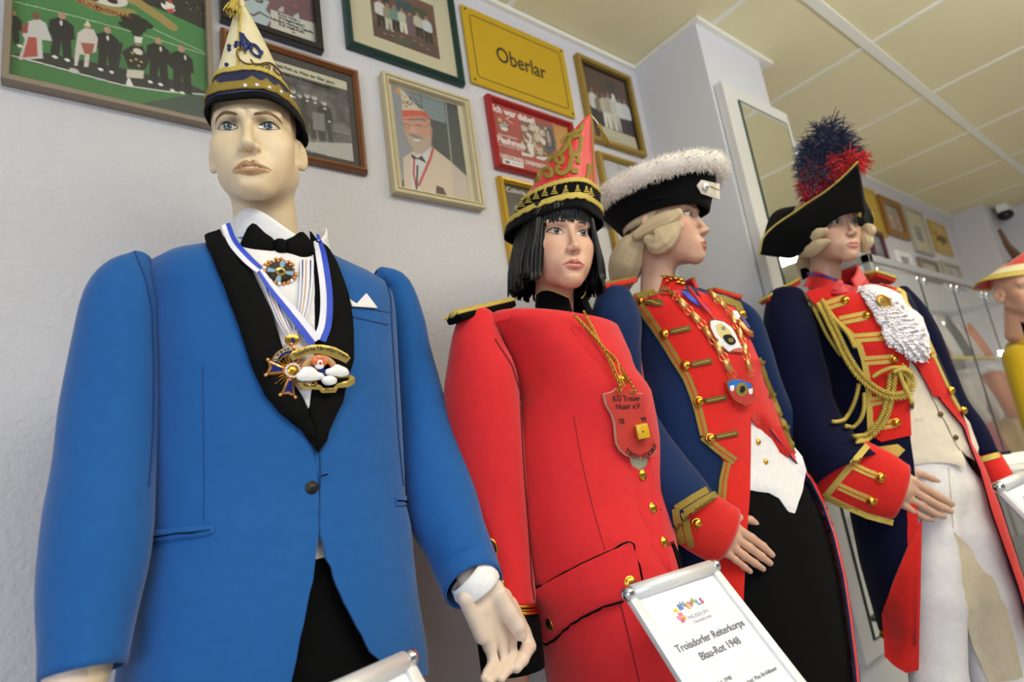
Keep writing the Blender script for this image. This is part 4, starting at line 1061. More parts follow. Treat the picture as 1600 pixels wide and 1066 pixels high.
def tassel(t, P, d, L, r, m, parent_name='tassel'):
    mb = MB(); d = unit(d); x, y, _ = frame(d)
    mb.add(*ball(P, r*.75, 10)); mb.add(*ball(P+d*r*.9, (r*.55,)*3, 10))
    for k in range(26):
        a = 2*math.pi*k/26; rr = r*random.uniform(.15, 1.0); q = P+d*r*1.2; o = (math.cos(a)*x+math.sin(a)*y)
        mb.add(*captube([q+o*rr*.3, q+o*rr*.8+d*L*.5, q+o*rr*(1.0+random.uniform(-.1, .3))+d*L*random.uniform(.9, 1.05)], r*.16, 5))
    return mb.mk(parent_name, m, t)

# ------------------------------------------------------------------ figure 1: man in the blue dinner jacket
f1 = Fig((.315, 1.04), 9)
man = thing('mannequin', 'male mannequin in royal blue dinner jacket with wide black shawl lapels and bow tie, leftmost', 'mannequin', f1.P(0, 0, 0))
pose1 = ((-23.2, -10.3, 1.3), (.28, 1.016, .647), 1.0148)
SK1 = '#e2caa8'; SKH = '#dcc6ab'
HO = .16
fingers = [[(770, 912, 14, .0), (778, 930, 14.5, .012), (795, 957, 13, .02), (808, 978, 12.5, .024), (814, 992, 9.6, .024)],
           [(797, 945, 12, -.012), (816, 985, 12.5, -.012), (826, 1010, 11.2, .0), (816, 1030, 10.2, .016), (807, 1043, 8.6, .024)],
           [(797, 1000, 9, -.006), (801, 1022, 8.6, .0), (795, 1044, 8.4, .016), (783, 1060, 7, .03)],
           [(783, 1008, 9, -.004), (789, 1034, 8.4, .002), (779, 1050, 8.2, .018), (765, 1065, 7, .032)],
           [(766, 1010, 9, -.002), (771, 1036, 8.8, .004), (762, 1052, 7.8, .018), (757, 1060, 6.6, .028)]]
palm = [[(742, 918, 18, -.012), (752, 950, 15, .0), (765, 1008, 11.5, -.002)], [(744, 916, 18, -.012), (765, 960, 14, -.008), (783, 1005, 11.5, -.006)], [(748, 914, 18, -.014), (780, 958, 14, -.012), (797, 998, 11.5, -.008)],
        [(752, 912, 17, -.014), (785, 935, 15, -.012), (805, 968, 12, -.012)], [(740, 907, 17, -.014), (728, 935, 13, .002), (752, 995, 11, .0)], [(730, 900, 17, -.02), (748, 922, 18, -.012)], [(765, 930, 15, 0), (768, 960, 15, -.014), (785, 995, 12, -.012)], [(745, 950, 14, -.01), (775, 1000, 11, -.01)]]
hl1 = hand_geo(f1, fingers, palm, o0=HO)
hr1 = hand_geo(f1, [[(100, 1120, 10, .02), (92, 1160, 9, .03)], [(105, 1140, 9, .0), (105, 1200, 8, .01), (110, 1225, 7, .02)], [(118, 1142, 9, .0), (120, 1205, 8, .01), (124, 1232, 7, .02)], [(131, 1140, 9, .0), (134, 1198, 8, .01), (137, 1220, 7, .02)], [(142, 1135, 8, .0), (147, 1182, 7, .01), (149, 1200, 6, .02)]],
               [[(114, 1000, 34, .0), (114, 1062, 36, .0), (108, 1136, 14, .0)], [(114, 1062, 36, .0), (132, 1138, 14, 0)]], o0=.06, h=.0025)
def crease(R, t, z, a, b): return R
XL = [(200, 393), (213, 440), (224, 480), (226, 600), (222, 700), (218, 850), (212, 882), (198, 947), (187, 1009), (178, 1066), (160, 1200)]
XR = [(602, 425), (615, 445), (620, 514), (624, 592), (629, 680), (634, 786), (642, 817), (647, 872), (654, 937), (666, 1002), (669, 1030), (674, 1200)]
eR = [(438, 380), (487, 690), (497.5, 760), (498, 830), (488, 906), (470, 992), (455, 1066), (430, 1200)]
eL = [(438.5, 380), (488, 690), (499, 760), (500, 835), (510, 875), (536, 940), (563, 988), (579, 1019), (610, 1045), (690, 1062), (800, 1070)]
zs = np.r_[np.linspace(1.42, 1.0, 22), np.linspace(.985, .76, 18)]
V, F, rows1 = torso(f1, zs, lambda z: np.interp(z, [.74, .9, 1.1, 1.3, 1.42], [.155, .145, .128, .135, .125]), XL, XR, n=2.45,
                    edges=(eR, eL), N=160, top=[(.03, .995, .97, 0), (.053, .97, .9, -.005), (.072, .87, .8, -.012), (.092, .66, .68, -.018), (.115, .40, .56, -.022)])
jacket = mk('jacket', *shell(V, F, .004), M['bluecloth'], man, auto=60)
T1 = (V, F)
s1r = sleeve(f1, [(206, 396, 236, 414, 0), (165, 424, 240, 440, 0), (142, 458, 241, 478, 0), (126, 527, 241, 540, 0), (110, 620, 240, 632, .0), (100, 717, 235, 725, .01), (85, 796, 231, 806, .02), (77, 872, 223, 882, .03), (74, 945, 208, 950, .04), (73, 1000, 197, 1000, .05), (73, 1056, 188, 1047, .06)], wr=.012, seed=4)
s1l = sleeve(f1, [(580, 424, 606, 436, 0), (602, 432, 636, 464, 0), (608, 478, 655, 520, 0), (612, 530, 668, 560, .005), (617, 600, 688, 606, .015), (620, 670, 708, 668, .03), (625, 742, 731, 738, .05), (640, 810, 752, 800, .075), (661, 852, 764, 840, .1), (681, 902, 774, 866, .12), (704, 946, 780, 889, .155)], wr=.016, seed=5)
def arm_of(S, r0=.042, r1=.03):
    P = S[2][0][6:]; return P, np.minimum(np.linspace(r0, r1, len(P)), S[2][1][6:]*.7)
rp = make_person(man, 'man', f1, pose1, SK1, '#3d5570', hcol='#e0cbbb', hands=[hl1, hr1], arms=[arm_of(s1r), arm_of(s1l, .04, .02)])
def open_sleeve(name, S, m, parent, th=.003):
    V, F, _ = S; F = [f for f in F if len(f) == 4]; return mk(name, *shell(V, F, th), m, parent)
open_sleeve('sleeve', s1r, M['bluecloth'], jacket); open_sleeve('sleeve', s1l, M['bluecloth'], jacket)
cuffS = sleeve(f1, [(700, 914, 758, 880, .148), (705, 926, 772, 887, .153), (712, 936, 777, 892, .156), (720, 944, 780, 900, .158)], rows=8, flat=.9, nocap=True); open_sleeve('shirt_cuff', cuffS, M['shirt'], man)
# trousers and shirt below the cutaway
tb = MB(); R_ = [r for r in rows1 if r[0] < 1.2]; V = []
for z, s, a, b, fo in R_:
    th = np.linspace(0, 2*math.pi, 48, endpoint=False); x, y = superell(a-.025, b-.02, th, 2.3); V += [f1.P(s+X, fo+Y, z) for X, Y in zip(x, y)]
nr = len(R_); V = np.array(V); ks = sum(1 for r in R_ if r[0] > .99)
mk('shirt_front', V[:48*(ks+1)], grid_faces(ks+1, 48, True), M['shirt'], man)
tb.add(V[48*ks:], grid_faces(nr-ks, 48, True))
for V_, F_ in legs_geo(f1, 0, .80, sp=.1, r0=.125, r1=.085): tb.add(V_, F_)
tb.mk('trousers', M['blackcloth'], man); shoes(f1, man, M['black'])
S1 = Surf(T1)
S1a = Surf(T1, s1r[:2], s1l[:2])
c4 = lambda *P: [(300+x/3.047, 330+y/3.047) for x, y in P]
# shirt bosom and lapels
patch('shirt_bosom', [(352, 368), (380, 380), (433, 384), (478, 380), (490, 400), (492, 530), (484, 640), (474, 625), (452, 585), (432, 515), (402, 440)], S1, M['shirt'], man, off=.0065, thick=.008, step=7, relax=3)
lap = patch('lapel', [(344, 358), (330, 366), (320, 374), (326, 392), (336, 412), (352, 450), (366, 487), (379, 527), (392, 566), (403, 595), (415, 619), (441, 650), (470, 672), (488, 692), (498, 706), (497, 690), (490, 665), (479, 637), (455, 590), (438, 530), (426, 490), (408, 451), (395, 425), (372, 398), (350, 372)], S1, M['blacksatin'], jacket, off=.009, thick=.01, step=8, relax=3, bulge=.004, bw=10)
patch('lapel', [(486, 362), (497, 376), (517, 397), (528, 418), (537, 441), (544, 466), (549, 490), (552, 527), (549, 573), (536, 625), (517, 668), (499, 706), (490, 690), (482, 640), (484, 600), (489, 524), (488, 461), (489, 419)], S1, M['blacksatin'], jacket, off=.0095, thick=.012, step=8, relax=3, bulge=.004, bw=10)
patch('pin', [(369, 430), (385, 432), (385, 438.5), (369, 436.5)], S1, M['aludull'], jacket, off=.0125, thick=.002, step=4)
wl = mat('dark_blue_seam', '#123a72', .9)
patch('pocket', [(231, 830), (309, 821), (335, 821.5), (335, 832), (323, 837), (229, 848)], S1, M['bluecloth'], jacket, off=.003, thick=.004, step=6, bulge=.002, bw=3)
strip('pocket_slit', [(230, 842), (280, 833.5), (300, 833), (330, 828)], [3.5, 2.5, 3, 1.2], S1, M['blacklining'], jacket, off=.0052, thick=.002)
patch('pocket', [(616, 777), (633, 775), (634, 789), (618, 791)], S1, M['bluecloth'], jacket, off=.003, thick=.004, step=5, bulge=.002, bw=3)
strip('pocket_slit', [(618, 783), (634, 784)], 2.2, S1, M['blacklining'], jacket, off=.0052, thick=.002)
strip('dart_seam', [(317, 572), (318.5, 700), (319, 815)], 1.2, S1, wl, jacket, off=.0006, thick=.001, step=6)
for pth in ([(210, 393), (228, 440), (237, 488), (239.5, 580), (238, 678), (232, 760)], [(602, 430), (610, 468), (612, 514), (617, 592), (622, 680), (630, 760)]): strip('armhole_seam', pth, 1.8, S1a, wl, jacket, off=.0012, thick=.002, step=5)
strip('chest_pocket_welt', [(551, 495), (580, 502), (606, 508)], 2, S1, wl, jacket, off=.001, thick=.001, step=5)
strip('chest_pocket_welt', [(553, 481), (590, 485), (608, 489)], 1.4, S1, wl, jacket, off=.001, thick=.001, step=5)
patch('pocket_square', [(544, 469), (555, 476), (570, 459.5), (587, 482.5), (548, 480)], S1, M['shirt'], man, off=.005, thick=.003, step=6, smooth=False)
strip('front_edge_seam', [(499, 706), (500, 740), (500, 790), (499, 830)], 1.4, S1, wl, jacket, off=.002, thick=.002, step=5)
P, n = on(S1, 487, 762); mk('button', *dome(P, n, .0105, .006, 18), M['black'], jacket)
strip('buttonhole', [(502, 744), (512, 741)], 2, S1, M['blacklining'], jacket, off=.001, thick=.001, step=3)
for q in ((484, 759), (490, 759), (484, 765), (490, 765)): pass
# collar of the shirt
def collar(fig, lat, fw, z0, z1, r0, r1, gap, dip, m, name, parent, th=.003, n=40, ry=1.0, tilt=0.0, flare=0., psi=0.):
    V = []
    for i in range(7):
        k = i/6
        for j in range(n+1):
            a = math.pi/2+gap+(2*math.pi-2*gap)*j/n+psi; fr = max(0, math.sin(a-psi))
            r = r0+(r1-r0)*k+flare*k*fr; z = z0+(z1-z0)*k-dip*fr**3*(.35+.65*k)
            V.append(fig.P(lat+r*math.cos(a), fw+r*ry*math.sin(a)+tilt*k, z))
    return mk(name, *shell(np.array(V), grid_faces(7, n+1), th), m, parent)
collar(f1, .010, -.005, 1.50, 1.59, .090, .080, .16, .068, M['shirt'], 'shirt_collar', man, flare=.008, psi=-.1)
# bow tie
bt = Plane(f1.at(430, 388, .098), f1.f+np.array([-.15, 0, -.25]))
tie = patch('bow_tie', smoothpoly([(394, 349), (380, 373), (374, 389), (389, 405), (415, 405), (430, 397), (428, 376), (413, 364)], 3), bt, M['blacksatin'], man, off=.003, thick=.012, step=5, bulge=.012)
patch('wing', smoothpoly([(443, 378), (460, 369), (474, 363), (492, 391), (477, 407), (464, 419), (452, 404), (440, 398)], 3), bt, M['blacksatin'], tie, off=.002, thick=.012, step=5, bulge=.012)
patch('knot', smoothpoly([(427, 376), (444, 376), (446, 396), (428, 398)], 3), bt, M['blacksatin'], tie, off=.008, thick=.016, step=4, bulge=.012)

# ---- decorations on ribbons
med = thing('ribbon_medal', 'gilt rainbow and cloud medal on a blue and white neck ribbon, on the blue jacket', 'medal', on(S1, 500, 580)[0])
def pathstrip2(path, w, ma, mb_, surf, parent, off, name='ribbon'):
    a = ribbon3(name, path, w, surf, ma, parent, off, -.5, 0.02); ribbon3(name, path, w, surf, mb_, parent, off, 0, .5); return a
pathstrip2([(351, 362), (362, 390), (384, 416), (407, 436)], [14, 15, 15, 12], M['ribbonb'], M['ribbonw'], S1, med, .017)
pathstrip2([(400, 430), (420, 458), (457, 503), (486, 540)], [9, 14, 18, 22], M['ribbonw'], M['ribbonb'], S1, med, .0185)
pathstrip2([(486, 376), (494, 407), (502, 468), (500, 514), (491, 540)], [10, 17, 19, 20, 20], M['ribbonb'], M['ribbonw'], S1, med, .0185)
MP = Plane(on(S1, 500, 585)[0]+f1.f*.026, f1.f+np.array([-.1, 0, -.12])); MP2 = Plane(MP.P-f1.f*.008, MP.n); MP3 = Plane(MP.P+f1.f*.006, MP.n)
gl = mat('pale_gilt_enamel', '#c9ad5f', .3, .7); navye = mat('navy_enamel', '#16246b', .15, coat=.6); whe = mat('white_enamel', '#f0eff0', .2, coat=.5); ore = mat('orange_enamel', '#d9703f', .3, coat=.3)
pnk = mat('rosy_enamel', '#d99a78', .3, coat=.3); gre = mat('green_enamel', '#8fae6a', .3, coat=.3)
def arcpoly(c, rx, ry, w, a0, a1, n=16, rot=0):
    A = np.radians(np.linspace(a0, a1, n)); o = [(c[0]+rx*math.cos(a), c[1]-ry*math.sin(a)) for a in A]; i = [(c[0]+(rx-w)*math.cos(a), c[1]-(ry-w)*math.sin(a)) for a in A[::-1]]; return o+i
patch('banner', c4((460, 690), (480, 668), (520, 650), (570, 638), (620, 636), (680, 648), (740, 680), (755, 700), (735, 725), (700, 708), (650, 688), (600, 678), (550, 684), (510, 700), (480, 712)), MP, gl, med, off=0, thick=.003, step=5, bulge=.001, bw=3)
rb = patch('rainbow', arcpoly((500, 581), 29, 27, 5, 10, 175), MP, pnk, med, off=-.001, thick=.003, step=4); patch('rainbow_band', arcpoly((500, 581), 25, 23, 3, 10, 175), MP, gre, rb, off=-.0008, thick=.003, step=3); patch('rainbow_band', arcpoly((500, 581), 22.5, 20.5, 3, 10, 175), MP, ore, rb, off=-.0006, thick=.003, step=3)
for pl in (c4((510, 805), (498, 780), (515, 765), (530, 745), (555, 740), (580, 745), (600, 765), (625, 775), (628, 795), (600, 805), (550, 808)), c4((640, 775), (640, 755), (665, 745), (690, 730), (715, 738), (740, 752), (748, 775), (720, 788), (680, 785)), c4((618, 800), (640, 785), (670, 785), (690, 800), (682, 822), (640, 828))):
    patch('cloud', smoothpoly(pl, 3), MP3, whe, med, off=0, thick=.004, step=4, bulge=.003, bw=6)
patch('lower_banner', c4((500, 812), (560, 824), (610, 828), (625, 845), (675, 842), (690, 822), (745, 806), (748, 792), (690, 796), (690, 786), (755, 778), (775, 795), (773, 822), (745, 838), (695, 842), (682, 864), (618, 866), (605, 850), (550, 848), (512, 838)), MP, gl, med, off=.001, thick=.003, step=4, bulge=.001, bw=3)
fc = patch('clown_face', [(500+8*math.cos(a)*1.0, 568+9*math.sin(a)) for a in np.linspace(0, 6.28, 17)[:-1]], MP3, whe, med, off=-.001, thick=.003, step=4, bulge=.002)
for sx in (-7, 7): patch('clown_hair', [(500+sx+5*math.cos(a), 565+6*math.sin(a)) for a in np.linspace(0, 6.28, 13)[:-1]], MP3, ore, fc, off=0, thick=.003, step=4, bulge=.002)
patch('clown_hair', [(500+9*math.cos(a), 560+4*math.sin(a)) for a in np.linspace(0, 6.28, 13)[:-1]], MP3, ore, fc, off=0, thick=.003, step=4, bulge=.002)
patch('clown_nose', [(500+2.2*math.cos(a), 568+2.2*math.sin(a)) for a in np.linspace(0, 6.28, 11)[:-1]], MP3, M['redtwo'], fc, off=.002, thick=.002, step=2, bulge=.002)
patch('clown_body', c4((608, 745), (632, 745), (636, 785), (606, 785)), MP3, navye, fc, off=-.001, thick=.003, step=3)
def ptext(body, c, plane, size, m, parent, ang=0, align='CENTER', name='lettering', off=.0012, **k):
    P, n = plane.hit(*c); ux0 = unit(np.cross([0, 0, 1], n)); uy0 = np.cross(n, ux0); ca, sa = math.cos(ang), math.sin(ang)
    return text(name, body, P+n*off, ca*ux0+sa*uy0, -sa*ux0+ca*uy0, size, m, parent, align, **k)
def arctext(body, pts, plane, size, m, parent, off=.0012, **k):
    Q = crom(np.array(pts, float), 60); L = np.r_[0, np.cumsum(np.hypot(*np.diff(Q, axis=0).T))]; L /= L[-1]
    for i, ch in enumerate(body):
        if ch == ' ': continue
        s = (i+.5)/len(body); c = [np.interp(s, L, Q[:, j]) for j in (0, 1)]; j = min(int(s*60), 59)
        d3 = plane.hit(*Q[j+1])[0]-plane.hit(*Q[j])[0]; n = plane.hit(*c)[1]; ux = unit(d3); P = plane.hit(*c)[0]
        text('letter', ch, P+n*off, ux, np.cross(n, ux), size, m, parent, **k)
arctext('Troisdorfer Narrenparlament', [(459, 556), (480, 547), (503, 544.5), (525, 549), (543, 559)], MP, .0095, ink, med, off=.0012)
ptext('2022', (513, 608), MP, .008, ink, med, off=.0022); ptext('Bist Jeck', (484, 602), MP, .006, ink, med, ang=-.08, off=.0022)
# star order on the thin white ribbon
star = thing('order_star', 'gold cross with sunrays and navy enamel arms, hanging left of the rainbow medal', 'medal', on(S1, 455, 590)[0])
tanr = mat('tan_thread', '#c79a63', .7)
for path, w in (([(411, 440), (424, 475), (438, 508), (450, 530)], [11, 15, 14, 9]), ([(474, 412), (473, 450), (468, 490), (456, 530)], [20, 20, 16, 9])):
    rb = ribbon3('ribbon', path, w, S1, M['ribbonw'], star, off=.013)
    for k, mm_ in ((-.3, navye), (.05, tanr), (.32, navye)): ribbon3('stripe', path, w, S1, mm_, rb, .0136, k-.05, k+.05)
SC_ = (456, 580)
patch('suspension_loop', [(457+11*math.cos(a), 531+9*math.sin(a)) for a in np.linspace(0, 6.28, 19)[:-1]], MP2, M['gold'], star, off=-.001, thick=.003, step=4, bulge=.002); patch('enamel_drop', [(457, 526), (461, 535), (457, 539), (453, 535)], MP2, navye, star, off=.002, thick=.002, step=3)
patch('arc_band', arcpoly((455, 572), 31, 28, 8, 50, 200), MP2, navye, star, off=0, thick=.003, step=4); 
for e in ((33, 0), (22, 9)): patch('gilt_rim', arcpoly((455, 572), e[0], e[0]-3, 2, 45, 205), MP2, M['rosegold'], star, off=.001, thick=.003, step=3)
arctext('TROISDORFER', [(430, 566), (434, 555), (447, 546.5), (462, 546), (470, 549)], MP2, .0085, mat('pale_letter', '#d8c79a', .4), star, off=.0012)
mb = MB()
for k in range(28):
    a = 2*math.pi*k/28; L = 35 if k % 2 else 29; mb.add(*patch_geo([(SC_[0]+10*math.cos(a-.09), SC_[1]+9*math.sin(a-.09)), (SC_[0]+L*math.cos(a), SC_[1]+L*.95*math.sin(a)), (SC_[0]+10*math.cos(a+.09), SC_[1]+9*math.sin(a+.09))], MP2, off=-.002, thick=.002, step=4, bulge=.002))
mb.mk('sunrays', M['gold'], star)
for ang in (100, 188, 285, 10):
    a = math.radians(ang); ca, sa = math.cos(a), math.sin(a); g = lambda u, v: (SC_[0]+ca*u-sa*v, SC_[1]+(sa*u+ca*v))
    arm = patch('cross_arm', [g(12, -4), g(40, -12), g(36, 0), g(40, 12), g(12, 4)], MP2, M['rosegold'], star, off=.001, thick=.004, step=4, bulge=.001, bw=2); patch('enamel', [g(15, -2.5), g(35, -7), g(32, 0), g(35, 7), g(15, 2.5)], MP2, navye, arm, off=.0022, thick=.002, step=4)
    for v in (-12, 12): mk('knob', *ball(MP2.hit(*g(40, v))[0]+f1.f*.001, .0032, 8), M['rosegold'], arm)
patch('rim', arcpoly(SC_, 13, 12, 4, 0, 359, 24), MP2, M['rosegold'], star, off=.003, thick=.003, step=3, bulge=.001)
for k in range(16): a = 2*math.pi*k/16; mk('rhinestone', *ball(MP2.hit(SC_[0]+11*math.cos(a), SC_[1]+10*math.sin(a))[0]+f1.f*.004, .0019, 6), M['pearl'], star)
patch('center', [(SC_[0]+8*math.cos(a), SC_[1]+7.5*math.sin(a)) for a in np.linspace(0, 6.28, 15)[:-1]], MP2, M['gold'], star, off=.0035, thick=.002, step=4, bulge=.003)
# rhinestone brooch below the bow tie
br = thing('collar_brooch', 'round rhinestone brooch with blue rays, just below the black bow tie', 'brooch', on(S1, 437, 424)[0]); BP = Plane(on(S1, 437, 424)[0]+f1.f*.012, f1.f+np.array([0, 0, -.15])); bc = (436.5, 425)
el = lambda rx, ry, n=24, c=bc: [(c[0]+rx*math.cos(a)+.25*ry*math.sin(a)*.4, c[1]+ry*math.sin(a)) for a in np.linspace(0, 2*math.pi, n+1)[:-1]]
patch('plate', el(28, 22), BP, M['rosegold'], br, off=0, thick=.004, step=5, bulge=.002, bw=4); patch('enamel_disc', el(21, 16.5), BP, M['black'], br, off=.0028, thick=.002, step=5, bulge=.001)
lb = mat('light_blue_enamel', '#8fb2d4', .2, coat=.4)
for k in range(16):
    a = 2*math.pi*k/16+.2
    if k % 4 == 0: patch('ray', [(bc[0]+9*math.cos(a-.3), bc[1]+7*math.sin(a-.3)), (bc[0]+21*math.cos(a-.22), bc[1]+16*math.sin(a-.22)), (bc[0]+21*math.cos(a+.22), bc[1]+16*math.sin(a+.22)), (bc[0]+9*math.cos(a+.3), bc[1]+7*math.sin(a+.3))], BP, lb, br, off=.004, thick=.001, step=4)
    else: patch('ray', [(bc[0]+11*math.cos(a-.06), bc[1]+9*math.sin(a-.06)), (bc[0]+19*math.cos(a), bc[1]+15*math.sin(a)), (bc[0]+11*math.cos(a+.06), bc[1]+9*math.sin(a+.06))], BP, M['gold'], br, off=.004, thick=.001, step=4)
patch('center', el(8, 6.5, 14), BP, gl, br, off=.0045, thick=.002, step=4, bulge=.002); patch('center_mark', el(4, 3.2, 12), BP, M['black'], br, off=.0068, thick=.001, step=2)
for k in range(22): a = 2*math.pi*k/22; mk('rhinestone', *ball(BP.hit(bc[0]+25*math.cos(a)+.1*20*math.sin(a), bc[1]+19.3*math.sin(a))[0]+f1.f*.003, .0031, 6), M['rosegold'] if k % 3 else M['pearl'], br)

# ---- ivory cap with navy band
hat1 = thing('carnival_cap', 'tall pointed ivory carnival cap with navy band and scalloped gold braid, on blue-jacket mannequin', 'cap', hl(rp, (0, 0, .05)))
HP1 = (head_rot(-36, -8, 0), rp[1]+rp[0][:, 0]*.010, rp[2]); cp = Cap(HP1, .0735, .103, -.104, .036, .256, .03, tilt=.035, pw=.78)
mk('cap_crown', *cp.geo(.2, 1, .0005), M['ivory'], hat1); mk('navy_band', *cp.geo(.03, .27, .0022, nk=8), M['navysatin'], hat1); mk('dark_rim', *cp.geo(-.03, .075, .0015, nk=4), M['blackfelt'], hat1)
mk('gold_edge_braid', *cp.geo(.25, .292, .0048, nk=4, nu=60, edge=lambda j, n, i: .004*math.sin(j*1.6)), M['goldbraid2'], hat1)
mk('scalloped_braid', *cp.geo(.06, .135, .006, nk=6, nu=70, edge=lambda j, n, i: (.045*max(0, 1-abs((j % 8)-4)/3.2) if i else -.012*abs(math.sin(j*math.pi/8)))), M['oldbraid'], hat1)
SH = Surf(cp.geo(-.03, 1, .0015, nu=60, nk=40))
for q in ((325, 137), (384.5, 137), (401.5, 136.5), (419, 140), (436, 146), (451, 152.5)):
    h = SH.hit(*q)
    if h is not None: mk('pearl', *ball(h[0]+h[1]*.004, .0036, 10), M['pearl'], hat1)
c2 = lambda *P: [(320+x/4.845, y/4.845) for x, y in P]
def scroll(name, path, r, m, surf, parent, off=.002, n=6): 
    P = path_on(surf, path, off, 3); return mk(name, *captube(smooth3(P, 2), r, n), m, parent)
for pth in (c2((255, 385), (245, 410), (260, 450), (300, 485), (350, 495), (400, 495), (440, 485)), c2((255, 385), (275, 375), (300, 385), (308, 405)), c2((350, 460), (370, 488), (410, 492)), c2((440, 545), (430, 520), (440, 490), (470, 485), (490, 510), (480, 545), (455, 545), (450, 525), (465, 515)), c2((440, 485), (480, 480), (520, 500), (560, 540), (590, 590)), c2((560, 575), (520, 545), (515, 520), (535, 512), (548, 530))): scroll('gold_scroll', pth, .0017, M['bronze'], SH, hat1)
for pth in (c2((272, 255), (275, 300), (290, 350), (312, 385)), c2((290, 265), (320, 320), (350, 340), (380, 345), (410, 380), (430, 410)), c2((365, 345), (345, 360), (345, 390), (370, 420), (400, 435), (420, 425), (418, 400), (395, 370), (375, 345)), c2((300, 290), (330, 330), (320, 370)), c2((285, 300), (300, 345)), c2((430, 395), (412, 440)), c2((310, 300), (345, 340))): scroll('navy_emblem', pth, .0022, M['navythread'], SH, hat1)
for q in c2((325, 330), (348, 365), (240, 325), (258, 330), (235, 348), (262, 350), (185, 350), (165, 490), (185, 375)):
    h = SH.hit(*q)
    if h is not None: mk('embroidered_dot', *ball(h[0], .0038, 8), M['navythread'], hat1)
mk('edge_cord', *captube(hls(HP1, [cp.pt(0, k, 1, .002) for k in np.linspace(.28, 1, 20)]), .0022, 8), M['goldbraid2'], hat1)
mk('edge_cord', *twist(hls(HP1, [cp.pt(1, k, 1, .003) for k in np.linspace(.27, 1, 40)]), .003, .012).arr(), M['goldbraid2'], hat1)
tp = hl(HP1, cp.pt(0, 1, 1)); mk('tip_knob', *ball(tp+[0, 0, -.004], (.009, .009, .013), 12), M['ivory'], hat1)
tassel(hat1, hl(HP1, (-.004, .045, .252)), np.array([-.25, -.35, -1]), .032, .0115, M['goldbraid2'])
# ------------------------------------------------------------------ figure 2: woman in the red coat
f2 = Fig((.945, .95), -1)
wom = thing('mannequin', 'female mannequin with black bob wig in long scarlet coat with black stand collar', 'mannequin', f2.P(0, 0, 0))
pose2 = ((-21.8, -6.7, -5.4), (.929, .927, .5), 1.02)
SK2 = '#d6a88f'
XL = [(716, 500), (740, 524), (770, 548), (788, 580), (798, 620), (804, 660), (806, 720), (812, 817), (822, 915), (832, 944), (842, 1000), (854, 1066), (880, 1200)]
XR = [(935, 494), (968, 510), (984, 545), (990, 566), (1000, 580), (1016, 602), (1025, 644), (1033, 695), (1043, 758), (1049, 801), (1057, 843), (1066, 895), (1090, 1000), (1110, 1080), (1130, 1200)]
def shrug(R, t, z, a, b):
    # the near shoulder sits a little higher
    R = R.copy(); R[:, 2] -= .085*((R-np.array([f2.c[0], f2.c[1], 0])) @ f2.u)*np.clip((z-1.25)/.1, 0, 1); R[:, 2] -= .045*(1-np.clip((a-.07)/.11, 0, 1))*np.clip(np.sin(t), 0, 1)**2; return R
bz = lambda z: np.interp(z, [.5, .8, .98, 1.1, 1.22, 1.30, 1.36], [.20, .165, .125, .125, .15, .135, .11])
zs = np.r_[np.linspace(1.355, .55, 44)]
V, F, rows2 = torso(f2, zs, bz, XL, XR, n=2.2, N=150, edges=([(889, 505), (917, 551), (944, 584), (967, 660), (981, 720), (999, 801), (1016, 850), (1036, 892), (1075, 1000), (1100, 1100)],)*2,
                    top=[(.016, .985, .95, 0), (.030, .9, .84, -.006), (.040, .73, .70, -.012), (.046, .55, .56, -.018), (.049, .36, .46, -.022)], shape=shrug)
coat = mk('coat', *shell(V, F, .004), M['redcloth'], wom, auto=60); T2 = (V, F); S2 = Surf(T2)
s2r = sleeve(f2, [(717, 492, 772, 494, -.01), (704, 528, 786, 552, -.02), (697, 575, 806, 600, -.03), (694, 640, 815, 652, -.045), (702, 720, 821, 724, -.055), (716, 800, 826, 808, -.06), (724, 860, 830, 868, -.06), (730, 915, 836, 918, -.055), (734, 950, 838, 948, -.05)], wr=.012, seed=8)
open_sleeve('sleeve', s2r, M['redcloth'], coat)
s2l = sleeve(f2, [(940, 500, 968, 520, 0), (950, 515, 985, 556, -.01), (955, 580, 990, 640, -.02), (960, 680, 1000, 720, -.04), (985, 800, 1035, 820, -.05), (1000, 900, 1048, 900, -.04)], seed=9); open_sleeve('sleeve', s2l, M['redcloth'], coat)
cf = sleeve(f2, [(738, 946, 837, 946, -.05), (744, 990, 846, 985, -.045), (752, 1050, 852, 1045, -.04)], rows=10, nocap=True); open_sleeve('black_cuff', cf, M['blackcloth'], coat)
C2 = Surf(cf[:2], s2r[:2])
cb = MB(); 
for y0 in (949, 955, 960): cb.add(*tube(path_on(C2, [(745, y0+4), (790, y0+1), (837, y0-2)], .0035, 4), .0032 if y0 != 955 else .002, 8))
cb.mk('gold_cuff_cord', M['gold'], coat)
for q in ([(759, 844), (768, 842), (775, 850), (777, 862), (772, 871), (764, 872)], [(776, 905), (784, 907), (788, 914), (785, 922), (778, 924)]): wire('gold_cord_loop', smooth3(path_on(C2, q, .004, 3), 2), .0028, M['gold'], coat)
hw = hand_geo(f2, [[(770, 1120, 9, .03), (765, 1150, 8, .04)], [(785, 1130, 8, .0), (785, 1180, 7, .0), (787, 1205, 6, 0)], [(797, 1132, 8, .0), (798, 1185, 7, .0), (800, 1212, 6, 0)], [(808, 1132, 8, .0), (810, 1182, 7, .0), (811, 1205, 6, 0)], [(818, 1128, 7, .0), (822, 1170, 6, .0), (823, 1188, 5, 0)]], [[(800, 1030, 26, 0), (798, 1066, 26, 0), (788, 1128, 11, 0)], [(798, 1066, 26, 0), (814, 1126, 10, 0)]], h=.003, o0=-.04)
rp2 = make_person(wom, 'woman', f2, pose2, SK2, '#4a3328', hands=[hw], arms=[arm_of(s2r, .038, .026), arm_of(s2l, .038, .026)], top=1.28); shoes(f2, wom, M['black'])
